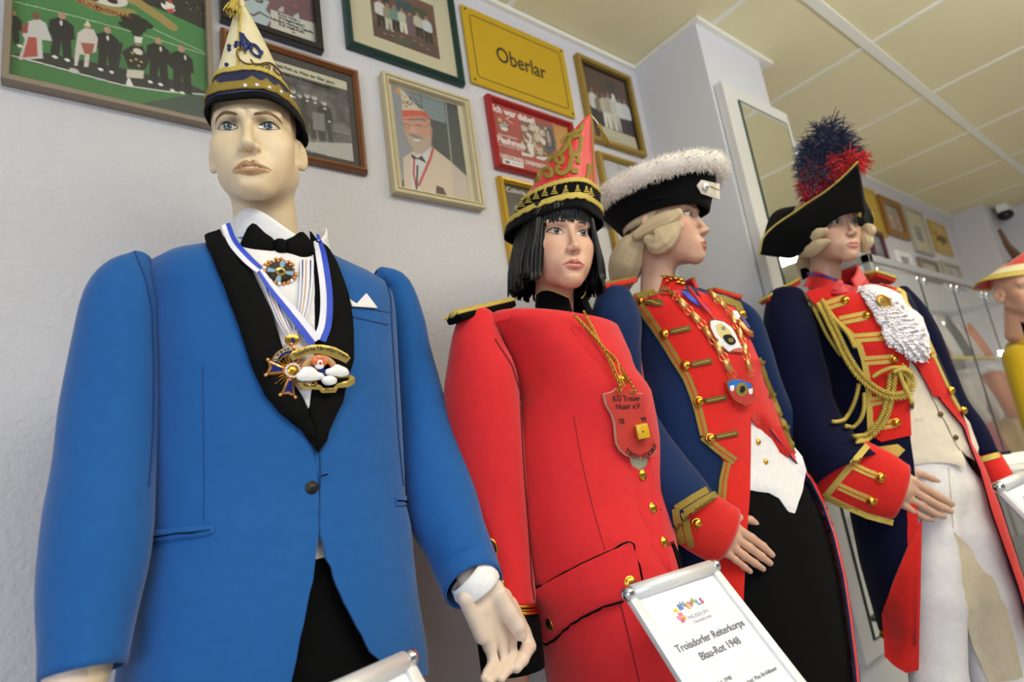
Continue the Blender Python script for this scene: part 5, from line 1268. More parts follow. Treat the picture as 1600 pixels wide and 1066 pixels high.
# seams, placket, buttons, flap
dk = mat('dark_red_seam', '#6e1015', .9); c680 = lambda *P: [(680+x/3.33, 440+y/3.33) for x, y in P]; c700 = lambda *P: [(700+x/3.08, 720+y/3.08) for x, y in P]
S2a = Surf(T2, s2r[:2])
patch('front_placket', c680((700, 240), (750, 320), (790, 370), (840, 420), (880, 480), (910, 545), (945, 700), (975, 850), (1005, 970))+c700((865, 0), (920, 250), (975, 400), (1035, 540))+[(1048, 892), (1040, 850), (1030, 801), (1022, 760), (1012, 700), (1000, 660), (985, 620), (965, 580), (930, 545), (905, 510)], S2, M['redcloth'], coat, off=.0035, thick=.005, step=9, relax=2, bulge=.001, bw=4)
strip('dart_seam', c680((720, 700), (755, 900), (790, 1060))+c700((700, 240), (755, 430)), 1.2, S2, dk, coat, off=.0006, thick=.001, step=6)
for pth in ([(773, 530), (800, 572), (812, 611), (814, 650), (817, 710), (820, 758), (825, 817), (831, 915), (836, 944)],): strip('armhole_seam', pth, 1.8, S2a, dk, coat, off=.0012, thick=.002, step=6)
for i, q in enumerate(((970, 594), (1001.5, 743), (1017.5, 795), (1035, 848))):
    P, n = on(S2, *q); mk('button', *dome(P+n*.005, n, .0115, .005, 18), M['gold'], coat)
    strip('buttonhole', [(q[0]+8, q[1]+1), (q[0]+14, q[1]+2)], 1.6, S2, dk, coat, off=.0045, thick=.001, step=3)
fl = patch('pocket_flap', c700((425, 615), (520, 560), (640, 495), (760, 440), (870, 393), (885, 400), (905, 480), (925, 575), (840, 668), (740, 695), (650, 740), (590, 785), (540, 830), (480, 872), (465, 868), (450, 820), (432, 720)), S2, M['redcloth'], coat, off=.007, thick=.006, step=8, relax=4, bulge=.002, bw=5)
blk = M['blackcloth']
strip('black_piping', c700((423, 612), (520, 557), (640, 492), (760, 437), (870, 390), (887, 398), (907, 480), (927, 575)), 2.6, S2, blk, coat, off=.0085, thick=.004, step=5, relax=3)
strip('black_piping', c700((840, 670), (740, 698), (650, 743), (590, 788), (540, 834), (480, 876), (464, 870), (448, 820), (425, 640)), 2.6, S2, blk, coat, off=.0085, thick=.004, step=5, relax=3)
for q in ((863, 974), (982, 911)): P, n = on(S2, *q); mk('button', *dome(P+n*.008, n, .0125, .006, 18), M['gold'], coat)
strip('pleat', c700((830, 690), (870, 850), (920, 1066)), 2, S2, dk, coat, off=.001, thick=.001, step=8)
strip('black_piping', [(1049, 847), (1055, 864), (1061, 884), (1063, 893)], 3.4, S2, blk, coat, off=.003, thick=.003, step=4); strip('black_piping', [(1051, 850), (1060, 868), (1066, 888)], 2, S2, blk, coat, off=.003, thick=.003, step=4)
# collar
cl = collar(f2, .0, -.012, 1.388, 1.466, .077, .060, .30, .035, M['blackcloth'], 'stand_collar', coat, psi=.12, ry=.95)
def collar_edge(fig, lat, fw, z0, z1, r0, r1, gap, dip, psi, ry, r, m, parent, k=1.0, name='gold_piping', n=60):
    P = []
    for j in range(n+1):
        a = math.pi/2+gap+(2*math.pi-2*gap)*j/n+psi; fr = max(0, math.sin(a-psi)); rr = r0+(r1-r0)*k+.0015; P.append(fig.P(lat+rr*math.cos(a), fw+rr*ry*math.sin(a), z0+(z1-z0)*k-dip*fr**3*(.35+.65*k)))
    return wire(name, np.array(P), r, m, parent)
for k in (0.03, 1.0): collar_edge(f2, .0, -.012, 1.388, 1.466, .077, .060, .30, .035, .12, .95, .0016, M['goldbraid2'], coat, k)
# shoulder boards
def shoulder_board(fig, P0, P1, w, h, base, braid, parent, n=9, cord=True):
    P0, P1 = np.array(P0), np.array(P1); d = P1-P0; L = np.linalg.norm(d); x = unit(d); y = unit(np.cross([0, 0, 1], x)); z = np.cross(x, y)
    V, F = bevel(*box((P0+P1)/2, (L/2, w/2, h/2), np.stack([x, y, z], 1)), h*.3, 2); o = mk('shoulder_board', V, F, base, parent)
    mb = MB()
    for s in (-1, 1): mb.add(*captube([P0+y*s*w*.42+z*h*.5, P1+y*s*w*.42+z*h*.5], h*.28, 8))
    for k in range(n):
        c = P0+d*(k+.5)/n+z*h*.6; mb.add(*ball(c, (L/n*.62, w*.36, h*.55), 8, np.stack([unit(x+y*.5), unit(y-x*.5), z], 1), 6))
    mb.mk('braid', braid, o); return o
shoulder_board(f2, f2.at(709, 499, -.0), f2.at(795, 478, -.02), .05, .016, M['blackcloth'], M['goldbraid2'], coat, 8)
shoulder_board(f2, f2.at(932, 492, -.01), f2.at(978, 524, -.01), .045, .014, M['blackcloth'], M['goldbraid2'], coat, 8)
# wig: locks from under the cap to chin length, with a fringe
wig = MB(); rg = np.random.default_rng(3)
def lock(P, w, th=.0022, twist_=0.):
    P = crom(P, 8); T = np.gradient(P, axis=0); V = []
    for i, p in enumerate(P):
        t = unit(T[i]); out = unit(np.array([p[0], p[1]+.01, 0.0])); s = unit(np.cross(t, out)); k = i/8; ww = w*(1-.55*k**3)
        for e, o in ((-.5, 0), (0, th), (.5, 0), (0, -th)): V.append(p+s*ww*e+out*o)
    F = grid_faces(9, 4, True)+[(0, 1, 2, 3), (35, 34, 33, 32)]; wig.add(hls(rp2, V), F)
for i in range(330):
    a = rg.uniform(math.radians(44), math.radians(316)); s, c = math.sin(a), math.cos(a); lay = rg.uniform(0, 1); sp = abs(math.sin(a))
    r0 = .079+.008*lay; r1 = .093+.014*lay+.008*rg.uniform(); zb = -.112+rg.uniform(-.010, .010)+(.012 if c > .4 else 0)
    lock([(s*r0*.96, -.012+c*(.1+.006*lay), .075), (s*(r0+.006), -.012+c*(.105+.006*lay), .02), (s*(r1-.002), -.012+c*(.112), -.05), (s*(r1+.002), -.012+c*.112, zb)], rg.uniform(.012, .02))
for i in range(70):
    a = rg.uniform(-58, 58); s, c = math.sin(math.radians(a)), math.cos(math.radians(a)); zb = .0235+.006*rg.uniform(-1, 1)-.010*(abs(a) > 38)-.07*(abs(a) > 47); k = 1 if abs(a) <= 47 else 1.06
    lock([(s*.074, -.012+c*.103, .078), (s*.079*k, -.012+c*.112, .055), (s*.080*k, -.012+c*.110, .04), (s*.079*k+rg.uniform(-.003, .003), -.012+c*.106, zb)], rg.uniform(.006, .012) if abs(a) < 47 else .009, .0012)
cap_ = []
for i in range(9):
    for j in range(40):
        th = 2*math.pi*j/40; ph = i/8*1.62; k = 1-.0*i; z = .045+.088*math.cos(ph)-(0 if ph < 1.5 else .02); rr = math.sin(ph); cap_.append((.081*rr*math.sin(th), -.013+.1055*rr*math.cos(th), z if not (math.cos(th) > .55 and ph > 1.5) else .06))
wig.add(hls(rp2, cap_), grid_faces(9, 40, True))
wig.mk('wig', M['hair'], wom)
# red cap
hat2 = thing('carnival_cap', 'pointed scarlet satin carnival cap with black band and gold scrollwork, on black wig', 'cap', hl(rp2, (0, 0, .06)))
HP2 = (head_rot(18, -6, -3), rp2[1], rp2[2]); cp2 = Cap(HP2, .089, .100, -.116, .045, .290, .104, tilt=.10, pw=.62, ye=1.2)
mk('cap_crown', *cp2.geo(.18, 1, .0005), M['redsatin'], hat2); mk('black_band', *cp2.geo(-.06, .225, .002, nk=8), M['blackfelt'], hat2)
mk('gold_edge_braid', *cp2.geo(.215, .262, .0045, nk=4, nu=70, edge=lambda j, n, i: .006*math.sin(j*2.0)), M['goldbraid2'], hat2)
mk('scalloped_braid', *cp2.geo(.045, .09, .0048, nk=5, nu=97, edge=lambda j, n, i: (.006 if i else -.016*abs(math.sin(j*math.pi/8)))), M['goldbraid2'], hat2)
SH2 = Surf(cp2.geo(-.06, 1, .001, nu=80, nk=50)); c8 = lambda *P: [(700+x/3.332, 160+y/3.332) for x, y in P]
tri = MB()
for q in c8((330, 578), (357, 552), (388, 530), (424, 510), (463, 490), (508, 474), (556, 465), (613, 462), (671, 460), (714, 464), (737, 474)):
    for w, dy in ((7.4, 4.6), (5.2, 1.4), (3.0, -1.6), (1.6, -4.2)):
        try: tri.add(*captube(path_on(SH2, [(q[0]-w/2*1.2, q[1]+dy+.5), (q[0]+w/2*1.2, q[1]+dy-.5)], .004, 2, False), .0016, 6))
        except Exception: pass
    h = SH2.hit(q[0]+.4, q[1]-6)
    if h is not None: tri.add(*ball(h[0]+h[1]*.003, .003, 8))
tri.mk('braid_points', M['goldbraid2'], hat2)
for pth, w in ((c8((700, 110), (690, 145), (650, 160), (610, 185), (590, 210)), 6), (c8((632, 180), (655, 180), (685, 175), (692, 205), (680, 260), (640, 280), (640, 240), (625, 200)), 6), (c8((640, 185), (620, 225), (590, 260), (540, 290), (520, 305)), 7), (c8((560, 290), (570, 315), (590, 318), (600, 295), (585, 280)), 6), (c8((680, 260), (655, 275), (640, 310), (630, 345), (600, 370), (570, 365), (565, 345), (585, 335)), 7), (c8((640, 300), (635, 330), (650, 360), (668, 362), (665, 345)), 6), (c8((665, 265), (680, 290), (680, 315), (670, 300)), 5), (c8((466, 405), (482, 368), (508, 345), (534, 352), (540, 375), (522, 388), (508, 374)), 6.5), (c8((452, 418), (470, 385), (478, 362)), 5), (c8((735, 320), (730, 370), (722, 400)), 5), (c8((742, 330), (740, 365)), 4), (c8((400, 462), (418, 440), (432, 428)), 4)):
    P = crom(np.array(pth), 24); 
    try: strip('gold_scroll', P, w, SH2, M['oldbraid'], hat2, off=.0022, thick=.003, step=2.5, bulge=.0015, bw=2)
    except Exception: pass
mk('edge_cord', *captube(hls(HP2, [cp2.pt(0, k, 1, .001) for k in np.linspace(.24, 1, 20)]), .0022, 8), M['oldbraid'], hat2)
tp2 = hl(HP2, cp2.pt(0, 1, 1)); sc2 = f2.scale(930, 200)
mk('tip_cord', *captube([tp2, tp2+[.008, -.004, -.012], tp2+[.014, -.008, -.028]], .0016, 6), M['ivory'], hat2); tassel(hat2, tp2+[.014, -.008, -.032], (.18, -.1, -1), .04, .0085, M['oldbraid'])
# pendant shield on gold cords
pend = thing('shield_pendant', 'red shield pendant with a yellow die on gold cords, on the scarlet coat', 'pendant', on(S2, 985, 640)[0])
yc = mat('mustard_cord', '#d3921c', .5, bump=.5, bscale=900); 
for k, (pth, m_, r) in enumerate(((c680((735, 105), (760, 170), (800, 240), (850, 340), (900, 420), (935, 500), (958, 555)), yc, .0020), (c680((742, 120), (765, 190), (815, 300), (880, 380), (940, 450), (990, 530), (1022, 575)), M['gold'], .0017), (c680((702, 190), (745, 240), (800, 300), (860, 370), (895, 460), (925, 520), (945, 575)), M['gold'], .0017), (c680((712, 200), (760, 245), (830, 330), (875, 380), (920, 420), (945, 520), (960, 545)), yc, .0016))):
    P = smooth3(path_on(S2, pth, .010+.002*k, 4), 6)
    if m_ is yc: wire('cord', P, r, yc, pend)
    else: twist(P, r, .011, 2, r*.85).mk('twisted_chain', M['gold'], pend)
    if k in (1, 2): twist(P+f2.f*.0015, r*.7, .011, 1, r*.5, 5).mk('dark_strand', M['black'], pend)
PP = Plane(on(S2, 985, 650)[0]+f2.f*.012, f2.f+np.array([-.12, 0, -.10]))
shm = mat('terracotta_leather', '#b9322a', .55, bump=.2, bscale=300); edge_m = mat('pale_leather_edge', '#cfa88f', .6)
shp = c680((878, 582), (905, 578), (925, 570), (940, 552), (962, 548), (1000, 560), (1030, 575), (1060, 582), (1082, 582), (1086, 610), (1088, 660), (1100, 720), (1125, 780), (1148, 845), (1150, 880), (1130, 905), (1090, 922), (1040, 920), (1000, 908), (965, 880), (945, 840), (940, 800), (935, 740), (920, 690), (890, 640))
patch('shield_rim', shp, PP, edge_m, pend, off=0, thick=.006, step=6); cxy = np.mean(shp, 0); patch('shield', [tuple(cxy+(np.array(p)-cxy)*.975) for p in shp], PP, shm, pend, off=.0012, thick=.003, step=6, bulge=.001, bw=3)
mk('disc', *dome(PP.hit(1003, 716)[0]-f2.f*.008, PP.n if PP.n @ f2.f > 0 else -PP.n, .024, .004, 24), mat('pale_metal', '#b5b09a', .35, .6), pend)
for body, c, sz in (('KG Treuer', c680((992, 610))[0], .0165), ('Husar e.V.', c680((1003, 650))[0], .0165), ('78', c680((965, 730))[0], .0155), ('99', c680((1080, 720))[0], .0155)): ptext(body, c, PP, sz, ink, pend, ang=-.05, off=.003)
arctext('TROISDORF', [c680((985, 878))[0], c680((1020, 905))[0], c680((1070, 915))[0], c680((1120, 890))[0], c680((1146, 845))[0]], PP, .0165, ink, pend, off=.003)
dieP = PP.hit(*c680((1056, 782))[0])[0]+f2.f*.010; dR = head_rot(-38, -8, 3); V, F = bevel(*box(dieP, (.0125, .0125, .0145), dR), .0018, 2); die = mk('die', V, F, mat('yellow_plastic', '#e0b013', .3, coat=.3), pend)
mk('pip', *dome(dieP+dR[:, 1]*.0122, dR[:, 1], .0028, .0005, 10), M['black'], die)
for dx in (-.005, .005): mk('pip', *dome(dieP+dR[:, 2]*.0142+dR[:, 0]*dx, dR[:, 2], .002, .0005, 10), M['black'], die)
for q in c680((952, 572), (1025, 578)): mk('ring', *tube([PP.hit(*q)[0]+f2.f*.002+.005*(math.cos(a)*f2.u+math.sin(a)*np.array([0, 0, 1.])) for a in np.linspace(0, 6.28, 15)[:-1]], .0011, 6, closed=True), M['gold'], pend)
def edge_mi(V, F, N, kr, kl):
    # second material on the facings: the first and last columns of a coat, its inside edge and rim
    mi = []; rr = lambda z: kr(z) if callable(kr) else kr
    for rep in (0, 1):
        for i in range(len(F)):
            c = i % (N-1); z = V[F[i][0]][2]; mi.append(1 if c >= N-1-kl(z) or c < rr(z) else 0)
    n = shell(V, F, .004)[1]; return mi+[0]*(len(n)-len(mi))
# ------------------------------------------------------------------ figure 3: blue coat, fur hat
f3 = Fig((1.33, .905), -8)
so3 = thing('mannequin', 'mannequin in blue coat with red front, black trousers and white fur-trimmed hat, seen in profile', 'mannequin', f3.P(0, 0, 0))
pose3 = ((19.2, -6.2, -1.3), (1.31, .885, .585), 1.013); SK3 = '#cfa48d'
c920 = lambda *P: [(920+x/3.807, 420+y/3.807) for x, y in P]; c1020 = lambda *P: [(1020+x/2.5625, 650+y/2.5625) for x, y in P]
XL = [(940, 466), (970, 490), (985, 520), (990, 567), (996, 640), (1006, 720), (1026, 800), (1036, 860), (1046, 1000), (1056, 1100), (1062, 1300)]
XR = [(1150, 470), (1164, 495), (1172, 530), (1184, 565), (1198, 600), (1208, 630), (1220, 658), (1236, 692), (1254, 727), (1272, 757), (1291, 796), (1308, 842), (1323, 905), (1333, 970), (1344, 1050), (1352, 1150), (1360, 1300)]
eR = [(1085, 440), (1104, 470), (1130, 540), (1174, 631), (1172, 650), (1172, 700), (1171, 767), (1168, 806), (1164, 892), (1160, 1000), (1150, 1300)]
eL = [(1085.5, 440), (1104.5, 470), (1130.5, 540), (1175, 630), (1188, 650), (1215, 685), (1242, 720), (1268, 751), (1287, 790), (1303, 837), (1318, 900), (1328, 966), (1338, 1050), (1352, 1300)]
bz3 = lambda z: np.interp(z, [.4, .8, 1.0, 1.15, 1.26, 1.34, 1.4], [.19, .15, .125, .13, .15, .135, .115])
V, F, rows3 = torso(f3, np.linspace(1.395, .42, 90), bz3, XL, XR, n=2.25, N=150, edges=(eR, eL), top=[(.03, .985, .96, 0), (.048, .9, .86, -.006), (.062, .7, .74, -.012), (.075, .5, .62, -.016), (.088, .34, .52, -.02)])
coat3 = mk('coat', *shell(V, F, .004), [M['navy'], M['redtwo']], so3, auto=60, mi=edge_mi(V, F, 150, 0, lambda z: 4 if z < 1.2 else 0)); T3 = (V, F); S3 = Surf(T3)
def inner(rows, fig, da, db, zmax, n=2.3):
    V = []; R_ = [r for r in rows if r[0] < zmax]
    for z, s, a, b, fo in R_:
        th = np.linspace(0, 2*math.pi, 64, endpoint=False); x, y = superell(a-da, b-db, th, n); V += [fig.P(s+X, fo+Y, z) for X, Y in zip(x, y)]
    return np.array(V), grid_faces(len(R_), 64, True)
I3 = inner(rows3, f3, .022, .018, 1.25); tb = MB(); tb.add(*I3)
for V_, F_ in legs_geo(f3, 0, .46, sp=.09, r0=.12, r1=.08): tb.add(V_, F_)
tb.mk('trousers', M['blackcloth'], so3); SI3 = Surf(I3); shoes(f3, so3, M['black'])
wc = patch('waistcoat', [(1150, 610), (1176, 622), (1200, 640), (1225, 680), (1252, 715), (1258, 735), (1250, 770), (1239, 802), (1229, 799), (1215, 779), (1199, 770), (1172, 766), (1150, 770), (1140, 700)], SI3, M['whitecloth'], so3, off=.006, thick=.006, step=7, relax=3, bulge=.001, bw=3)
for q in ((1178, 660), (1180.5, 691), (1192, 721.5)): P, n = on(SI3, *q); mk('button', *dome(P+n*.008, n, .0075, .006, 14), M['gold'], wc)
s3r = sleeve(f3, [(932, 460, 985, 462, 0), (925, 488, 999, 520, 0), (930, 545, 1000, 560, 0), (950, 620, 1008, 610, .0), (975, 710, 1036, 665, .02), (1000, 772, 1058, 698, .05), (1030, 818, 1082, 732, .085), (1060, 849, 1106, 768, .115)], wr=.02, seed=11)
s3l = sleeve(f3, [(1140, 470, 1160, 482, 0), (1150, 486, 1180, 520, -.01), (1162, 532, 1197, 568, -.02), (1176, 580, 1212, 612, -.03), (1195, 630, 1232, 662, -.05), (1215, 680, 1254, 722, -.07), (1232, 740, 1262, 760, -.1)], seed=12)
open_sleeve('sleeve', s3r, M['navy'], coat3); open_sleeve('sleeve', s3l, M['navy'], coat3)
c3 = sleeve(f3, [(1042, 834, 1084, 757, .10), (1058, 848, 1105, 765, .115), (1085, 866, 1130, 780, .118), (1111, 879, 1153, 794, .121)], rows=14, flat=.5, nocap=True); cu3 = open_sleeve('red_cuff', c3, M['redtwo'], coat3, .004); SC3 = Surf(c3[:2], s3r[:2])
ch3 = [[(1149, 825, 7.2, 0), (1174, 841, 6.9, .004), (1192, 854, 6.2, .006), (1206, 867, 5.0, .006)], [(1146, 838, 7, 0), (1171, 856, 6.7, .008), (1190, 870, 6.2, .010), (1203, 880, 4.9, .010)], [(1141, 851, 6.8, -.002), (1163, 869, 6.3, .006), (1179, 880, 5.7, .008), (1192, 889, 4.6, .008)], [(1133, 862, 5.8, -.004), (1149, 875, 5.3, 0), (1163, 886, 4.9, .002), (1172, 893, 4.1, .002)], [(1152, 808, 6.2, -.01), (1172, 813, 6.4, -.016), (1184, 821, 6.3, -.018), (1191, 827, 5.2, -.018)]]
pm3 = [[(1095, 815, 20, -.01), (1128, 836, 19, -.01), (1150, 828, 9, -.006)], [(1128, 836, 19, -.01), (1148, 843, 9, -.005)], [(1126, 838, 17, -.01), (1142, 854, 8.5, -.006)], [(1124, 842, 15, -.01), (1134, 864, 7.5, -.008)], [(1130, 825, 12, -.012), (1152, 809, 7, -.012)]]
h3 = hand_geo(f3, ch3, pm3, o0=.125, h=.002)
rp3 = make_person(so3, 's', f3, pose3, SK3, '#4a4038', hands=[h3], arms=[arm_of(s3r, .036, .026), arm_of(s3l, .036, .026)], top=1.32)
def beads(surf, qs, parent, r=.0115, h=.009, off=.004, m=None):
    for q in qs:
        hh = surf.hit(*q)
        if hh is not None: mk('button', *dome(hh[0]+hh[1]*off, hh[1], r, h, 16), m or M['gold'], parent)
# red front panels
patch('red_front_panel', [(1003, 468), (1035, 457), (1060, 455), (1085, 462), (1104, 470), (1118, 500), (1130, 540), (1150, 590), (1173, 631), (1171.5, 650), (1171.5, 700), (1170.5, 767), (1166, 830), (1163, 892), (1160, 960), (1135, 960), (1120, 870), (1121, 779), (1131, 722), (1107, 690), (1090, 640), (1076, 590), (1048, 543), (1016, 497)], S3, M['redtwo'], coat3, off=.004, thick=.005, step=9)
patch('red_front_panel', [(1088, 456), (1105, 462), (1125, 470), (1147, 480), (1155, 500), (1170, 530), (1184, 563), (1199, 605), (1210, 640), (1222, 668), (1238, 700), (1253, 730), (1266, 753), (1228, 728), (1200, 693), (1174, 658), (1166, 634), (1150, 590), (1129, 540), (1117, 500)], S3, M['redtwo'], coat3, off=.004, thick=.005, step=8)
strip('red_piping', [(1238, 716), (1264, 749), (1284, 788), (1300, 835), (1315, 898), (1325, 964), (1334, 1050), (1340, 1100)], 10, S3, M['redtwo'], coat3, off=.004, thick=.006, step=6)
def braid(path, w, surf, parent, m='oldbraid', line=None, name='gold_braid', off=.0065, **k):
    o = strip(name, path, w, surf, M[m], parent, off=off, thick=.0035, **k)
    if line: strip('red_line', path, max(1.4, w*.13), surf, M[line], o, off=off+.0006, thick=.001, **k)
    return o
for p_ in ([(990, 466), (1012, 460), (1036, 457)], [(990, 462), (1004, 483), (1024, 510), (1045, 543), (1061, 570), (1074, 592), (1084, 620), (1091, 645), (1099, 680)], [(1097, 682), (1120, 702), (1146, 721)], [(1134, 722), (1128, 752), (1126, 781)]): braid(p_, 13 if p_[0][0] != 1134 else 12, S3, coat3, line='redtwo', step=4)
for p_, w in (([(1112, 466), (1130, 470), (1150, 477), (1159, 500)], 10), ([(1184, 560), (1196, 592), (1208, 622), (1216, 645)], 7), ([(1216, 645), (1226, 672), (1238, 702)], 8)): braid(p_, w, S3, coat3, step=4)
for a, b in (((1009, 473.5), (1036, 475.5)), ((1048, 519.5), (1078, 514)), ((1080, 571), (1111, 564)), ((1100, 627), (1132, 621)), ((1116, 683.5), (1150, 677))):
    o = strip('frog_loop', [a, b], 8.5, S3, M['bronze'], coat3, off=.0075, thick=.004, step=3, bulge=.001, bw=2); strip('loop_slit', [(a[0]+2, a[1]), (b[0]-4, b[1]+.4)], 1.4, S3, M['redtwo'] if 0 else M['goldbraid'], o, off=.0092, thick=.001, step=3)
for a, b in (((1181, 565), (1193, 570)), ((1199, 618), (1211, 620)), ((1222, 668), (1231, 671))): strip('frog_loop', [a, b], 7, S3, M['bronze'], coat3, off=.0075, thick=.004, step=3, bulge=.001, bw=2)
beads(S3, ((1004.6, 474), (1039.5, 522.5), (1071.6, 572.5), (1090, 627.5), (1107, 685.5), (1154.5, 493.5), (1195.5, 570), (1212, 620), (1231.5, 671.5)), coat3, r=.012, h=.010, off=.0095)
for p_ in (c1020((92, 372), (150, 335), (215, 297)), c1020((92, 372), (102, 440), (118, 508))):
    braid(p_, 11, SC3, cu3, step=4, off=.004); d_ = np.array(p_)+np.array([14, 6]); braid([tuple(x) for x in d_[:3]], 11, SC3, cu3, step=4, off=.004)
beads(SC3, [c1020((172, 428))[0]], cu3, r=.012, h=.012)
# collar
cl3 = collar(f3, -.005, -.01, 1.452, 1.518, .079, .066, .26, .022, M['redtwo'], 'collar', coat3, psi=.0, ry=.95); SCo = Surf((np.array([v.co[:] for v in cl3.data.vertices])+ORG[cl3.name], [list(p.vertices) for p in cl3.data.polygons]))
for k_ in (.12, .97): collar_edge(f3, -.005, -.01, 1.452, 1.518, .080, .067, .26, .022, .0, .95, .0055 if k_ < .5 else .0022, M['oldbraid'], cl3, k_, 'gold_braid')
for q in ((1040, 434), (1046, 431), (1050, 437), (1056, 436), (1060, 442), (1045, 440), (1064, 438), (1067, 444)):
    h = SCo.hit(*q)
    if h is not None: mk('gold_leaf', *ball(h[0]+h[1]*.003, (.009, .006, .004), 8, np.stack([f3.u, np.cross(h[1], f3.u), h[1]], 1)), M['gold'], cl3)
patch('ribbon', [(1062, 462), (1072, 463), (1093, 476), (1106, 490), (1100, 488), (1080, 476)], S3, M['ribbonb'], so3, off=.012, thick=.002, step=4)
shoulder_board(f3, f3.at(936, 452, -.0), f3.at(986, 441, -.02), .05, .013, M['redtwo'], M['oldbraid'], coat3, 7); shoulder_board(f3, f3.at(1108, 457, -.01), f3.at(1150, 469, -.01), .05, .013, M['redtwo'], M['oldbraid'], coat3, 7)
# chain of office with two plaques
chn = thing('chain_of_office', 'gold link chain with a blue and red enamel badge, on the red-fronted blue coat', 'chain', on(S3, 1158, 610)[0])
def links(path, n, w, L):
    P = smooth3(path_on(S3, path, .014, 3), 6); L = np.linalg.norm(np.diff(P, axis=0), axis=1).sum(); T3d = arclen(P, L/(n*6+1.01))
    for i in range(n):
        a, b = T3d[i*6], T3d[min(i*6+4, len(T3d)-1)]; d = unit(b-a); nn = unit(CAMP-a); y = unit(np.cross(nn, d)); z = np.cross(d, y)
        V, F = bevel(*box((a+b)/2, (np.linalg.norm(b-a)/2, w/2, .0014), np.stack([d, y, z], 1)), .001, 1); lk = mk('chain_plate', V, F, M['rosegold'], chn)
        c0 = T3d[min(i*6+4, len(T3d)-1)]; c1 = T3d[min(i*6+6, len(T3d)-1)]
        for s in (-.3, .3):
            cc = (c0+c1)/2+y*w*s; r_ = np.linalg.norm(c1-c0)*.6; mk('ring', *tube([cc+r_*(math.cos(t)*d+.5*math.sin(t)*y) for t in np.linspace(0, 6.28, 11)[:-1]], .0012, 5, closed=True), M['rosegold'], lk)
links([(1006, 446), (1033, 457), (1057, 471), (1075, 491), (1095, 513), (1113, 538), (1129, 567), (1139, 590)], 8, .017, .02)
links([(1104, 462), (1117, 474), (1130, 488), (1142, 508), (1152, 533), (1160, 562), (1166, 588)], 6, .013, .02)
BP3 = Plane(on(S3, 1156, 605)[0]+f3.f*.02, f3.f+np.array([-.25, -.1, -.12]))
bsh = c920((812, 672), (850, 650), (890, 655), (930, 660), (972, 682), (985, 740), (978, 790), (945, 805), (928, 818), (915, 805), (870, 785), (840, 745)); cxy = np.mean(bsh, 0)
patch('badge_rim', bsh, BP3, M['rosegold'], chn, off=0, thick=.004, step=4, bulge=.001, bw=2); bb = patch('badge_red', [tuple(cxy+(np.array(p)-cxy)*.92) for p in bsh], BP3, mat('red_enamel', '#c23a3a', .2, coat=.4), chn, off=.0012, thick=.002, step=4)
patch('badge_blue', c920((822, 680), (860, 660), (900, 664), (955, 682), (972, 700), (935, 720), (890, 700), (850, 715), (832, 712)), BP3, mat('sky_enamel', '#2d6fc9', .2, coat=.4), bb, off=.0019, thick=.001, step=4); patch('badge_center', [(1158+9.5*math.cos(a), 609+11*math.sin(a)) for a in np.linspace(0, 6.28, 17)[:-1]], BP3, gl, bb, off=.0026, thick=.002, step=4, bulge=.001)
patch('badge_mark', [(1156, 604), (1161, 603), (1163, 610), (1158, 615), (1154, 612)], BP3, M['black'], bb, off=.0045, thick=.001, step=3)
for q in ((1143, 607), (1172, 612)): patch('badge_white', [(q[0]-3, q[1]-4), (q[0]+3, q[1]-5), (q[0]+3, q[1]+2), (q[0], q[1]+5), (q[0]-3, q[1]+2)], BP3, whe, bb, off=.0024, thick=.001, step=3)
# white plaque medal
pl = thing('shield_medal', 'white shield medal with yellow centre, above the chain badge on the red-fronted coat', 'medal', on(S3, 1133, 525)[0]); BQ = Plane(on(S3, 1135, 525)[0]+f3.f*.022, f3.f+np.array([-.25, -.1, -.12]))
wsh = c920((716, 305), (745, 298), (800, 310), (850, 345), (880, 395), (895, 440), (915, 470), (918, 500), (870, 498), (835, 502), (820, 490), (775, 450), (740, 395), (718, 345)); cxy = np.mean(wsh, 0)
patch('shield_rim', wsh, BQ, M['rosegold'], pl, off=0, thick=.004, step=4); patch('white_face', [tuple(cxy+(np.array(p)-cxy)*.93) for p in wsh], BQ, whe, pl, off=.0012, thick=.003, step=4, bulge=.001, bw=3)
patch('red_foot', c920((835, 492), (860, 478), (895, 470), (912, 480), (912, 498)), BQ, mat('coral_enamel', '#cc6a5c', .2, coat=.4), pl, off=.0026, thick=.001, step=4); yp = patch('yellow_oval', smoothpoly(c920((752, 340), (790, 330), (835, 370), (850, 410), (820, 430), (775, 400)), 4), BQ, mat('pale_yellow_enamel', '#e3cf8a', .25, coat=.4), pl, off=.0026, thick=.001, step=4)
patch('dark_figure', smoothpoly(c920((795, 400), (830, 392), (858, 412), (868, 440), (840, 455), (805, 430)), 4), BQ, M['black'], pl, off=.004, thick=.001, step=4); patch('figure_highlight', smoothpoly(c920((820, 420), (845, 415), (852, 435), (830, 440)), 3), BQ, gl, pl, off=.0055, thick=.001, step=4); patch('figure_head', smoothpoly(c920((785, 350), (800, 346), (806, 362), (792, 366)), 3), BQ, mat('grey_enamel', '#8a8a86', .3), yp, off=.004, thick=.001, step=3)
wire('red_neck_ribbon', smooth3(path_on(S3, [(1076, 458), (1090, 478), (1105, 496), (1112, 505)], .014, 4), 3), .004, M['redshirt'], pl)
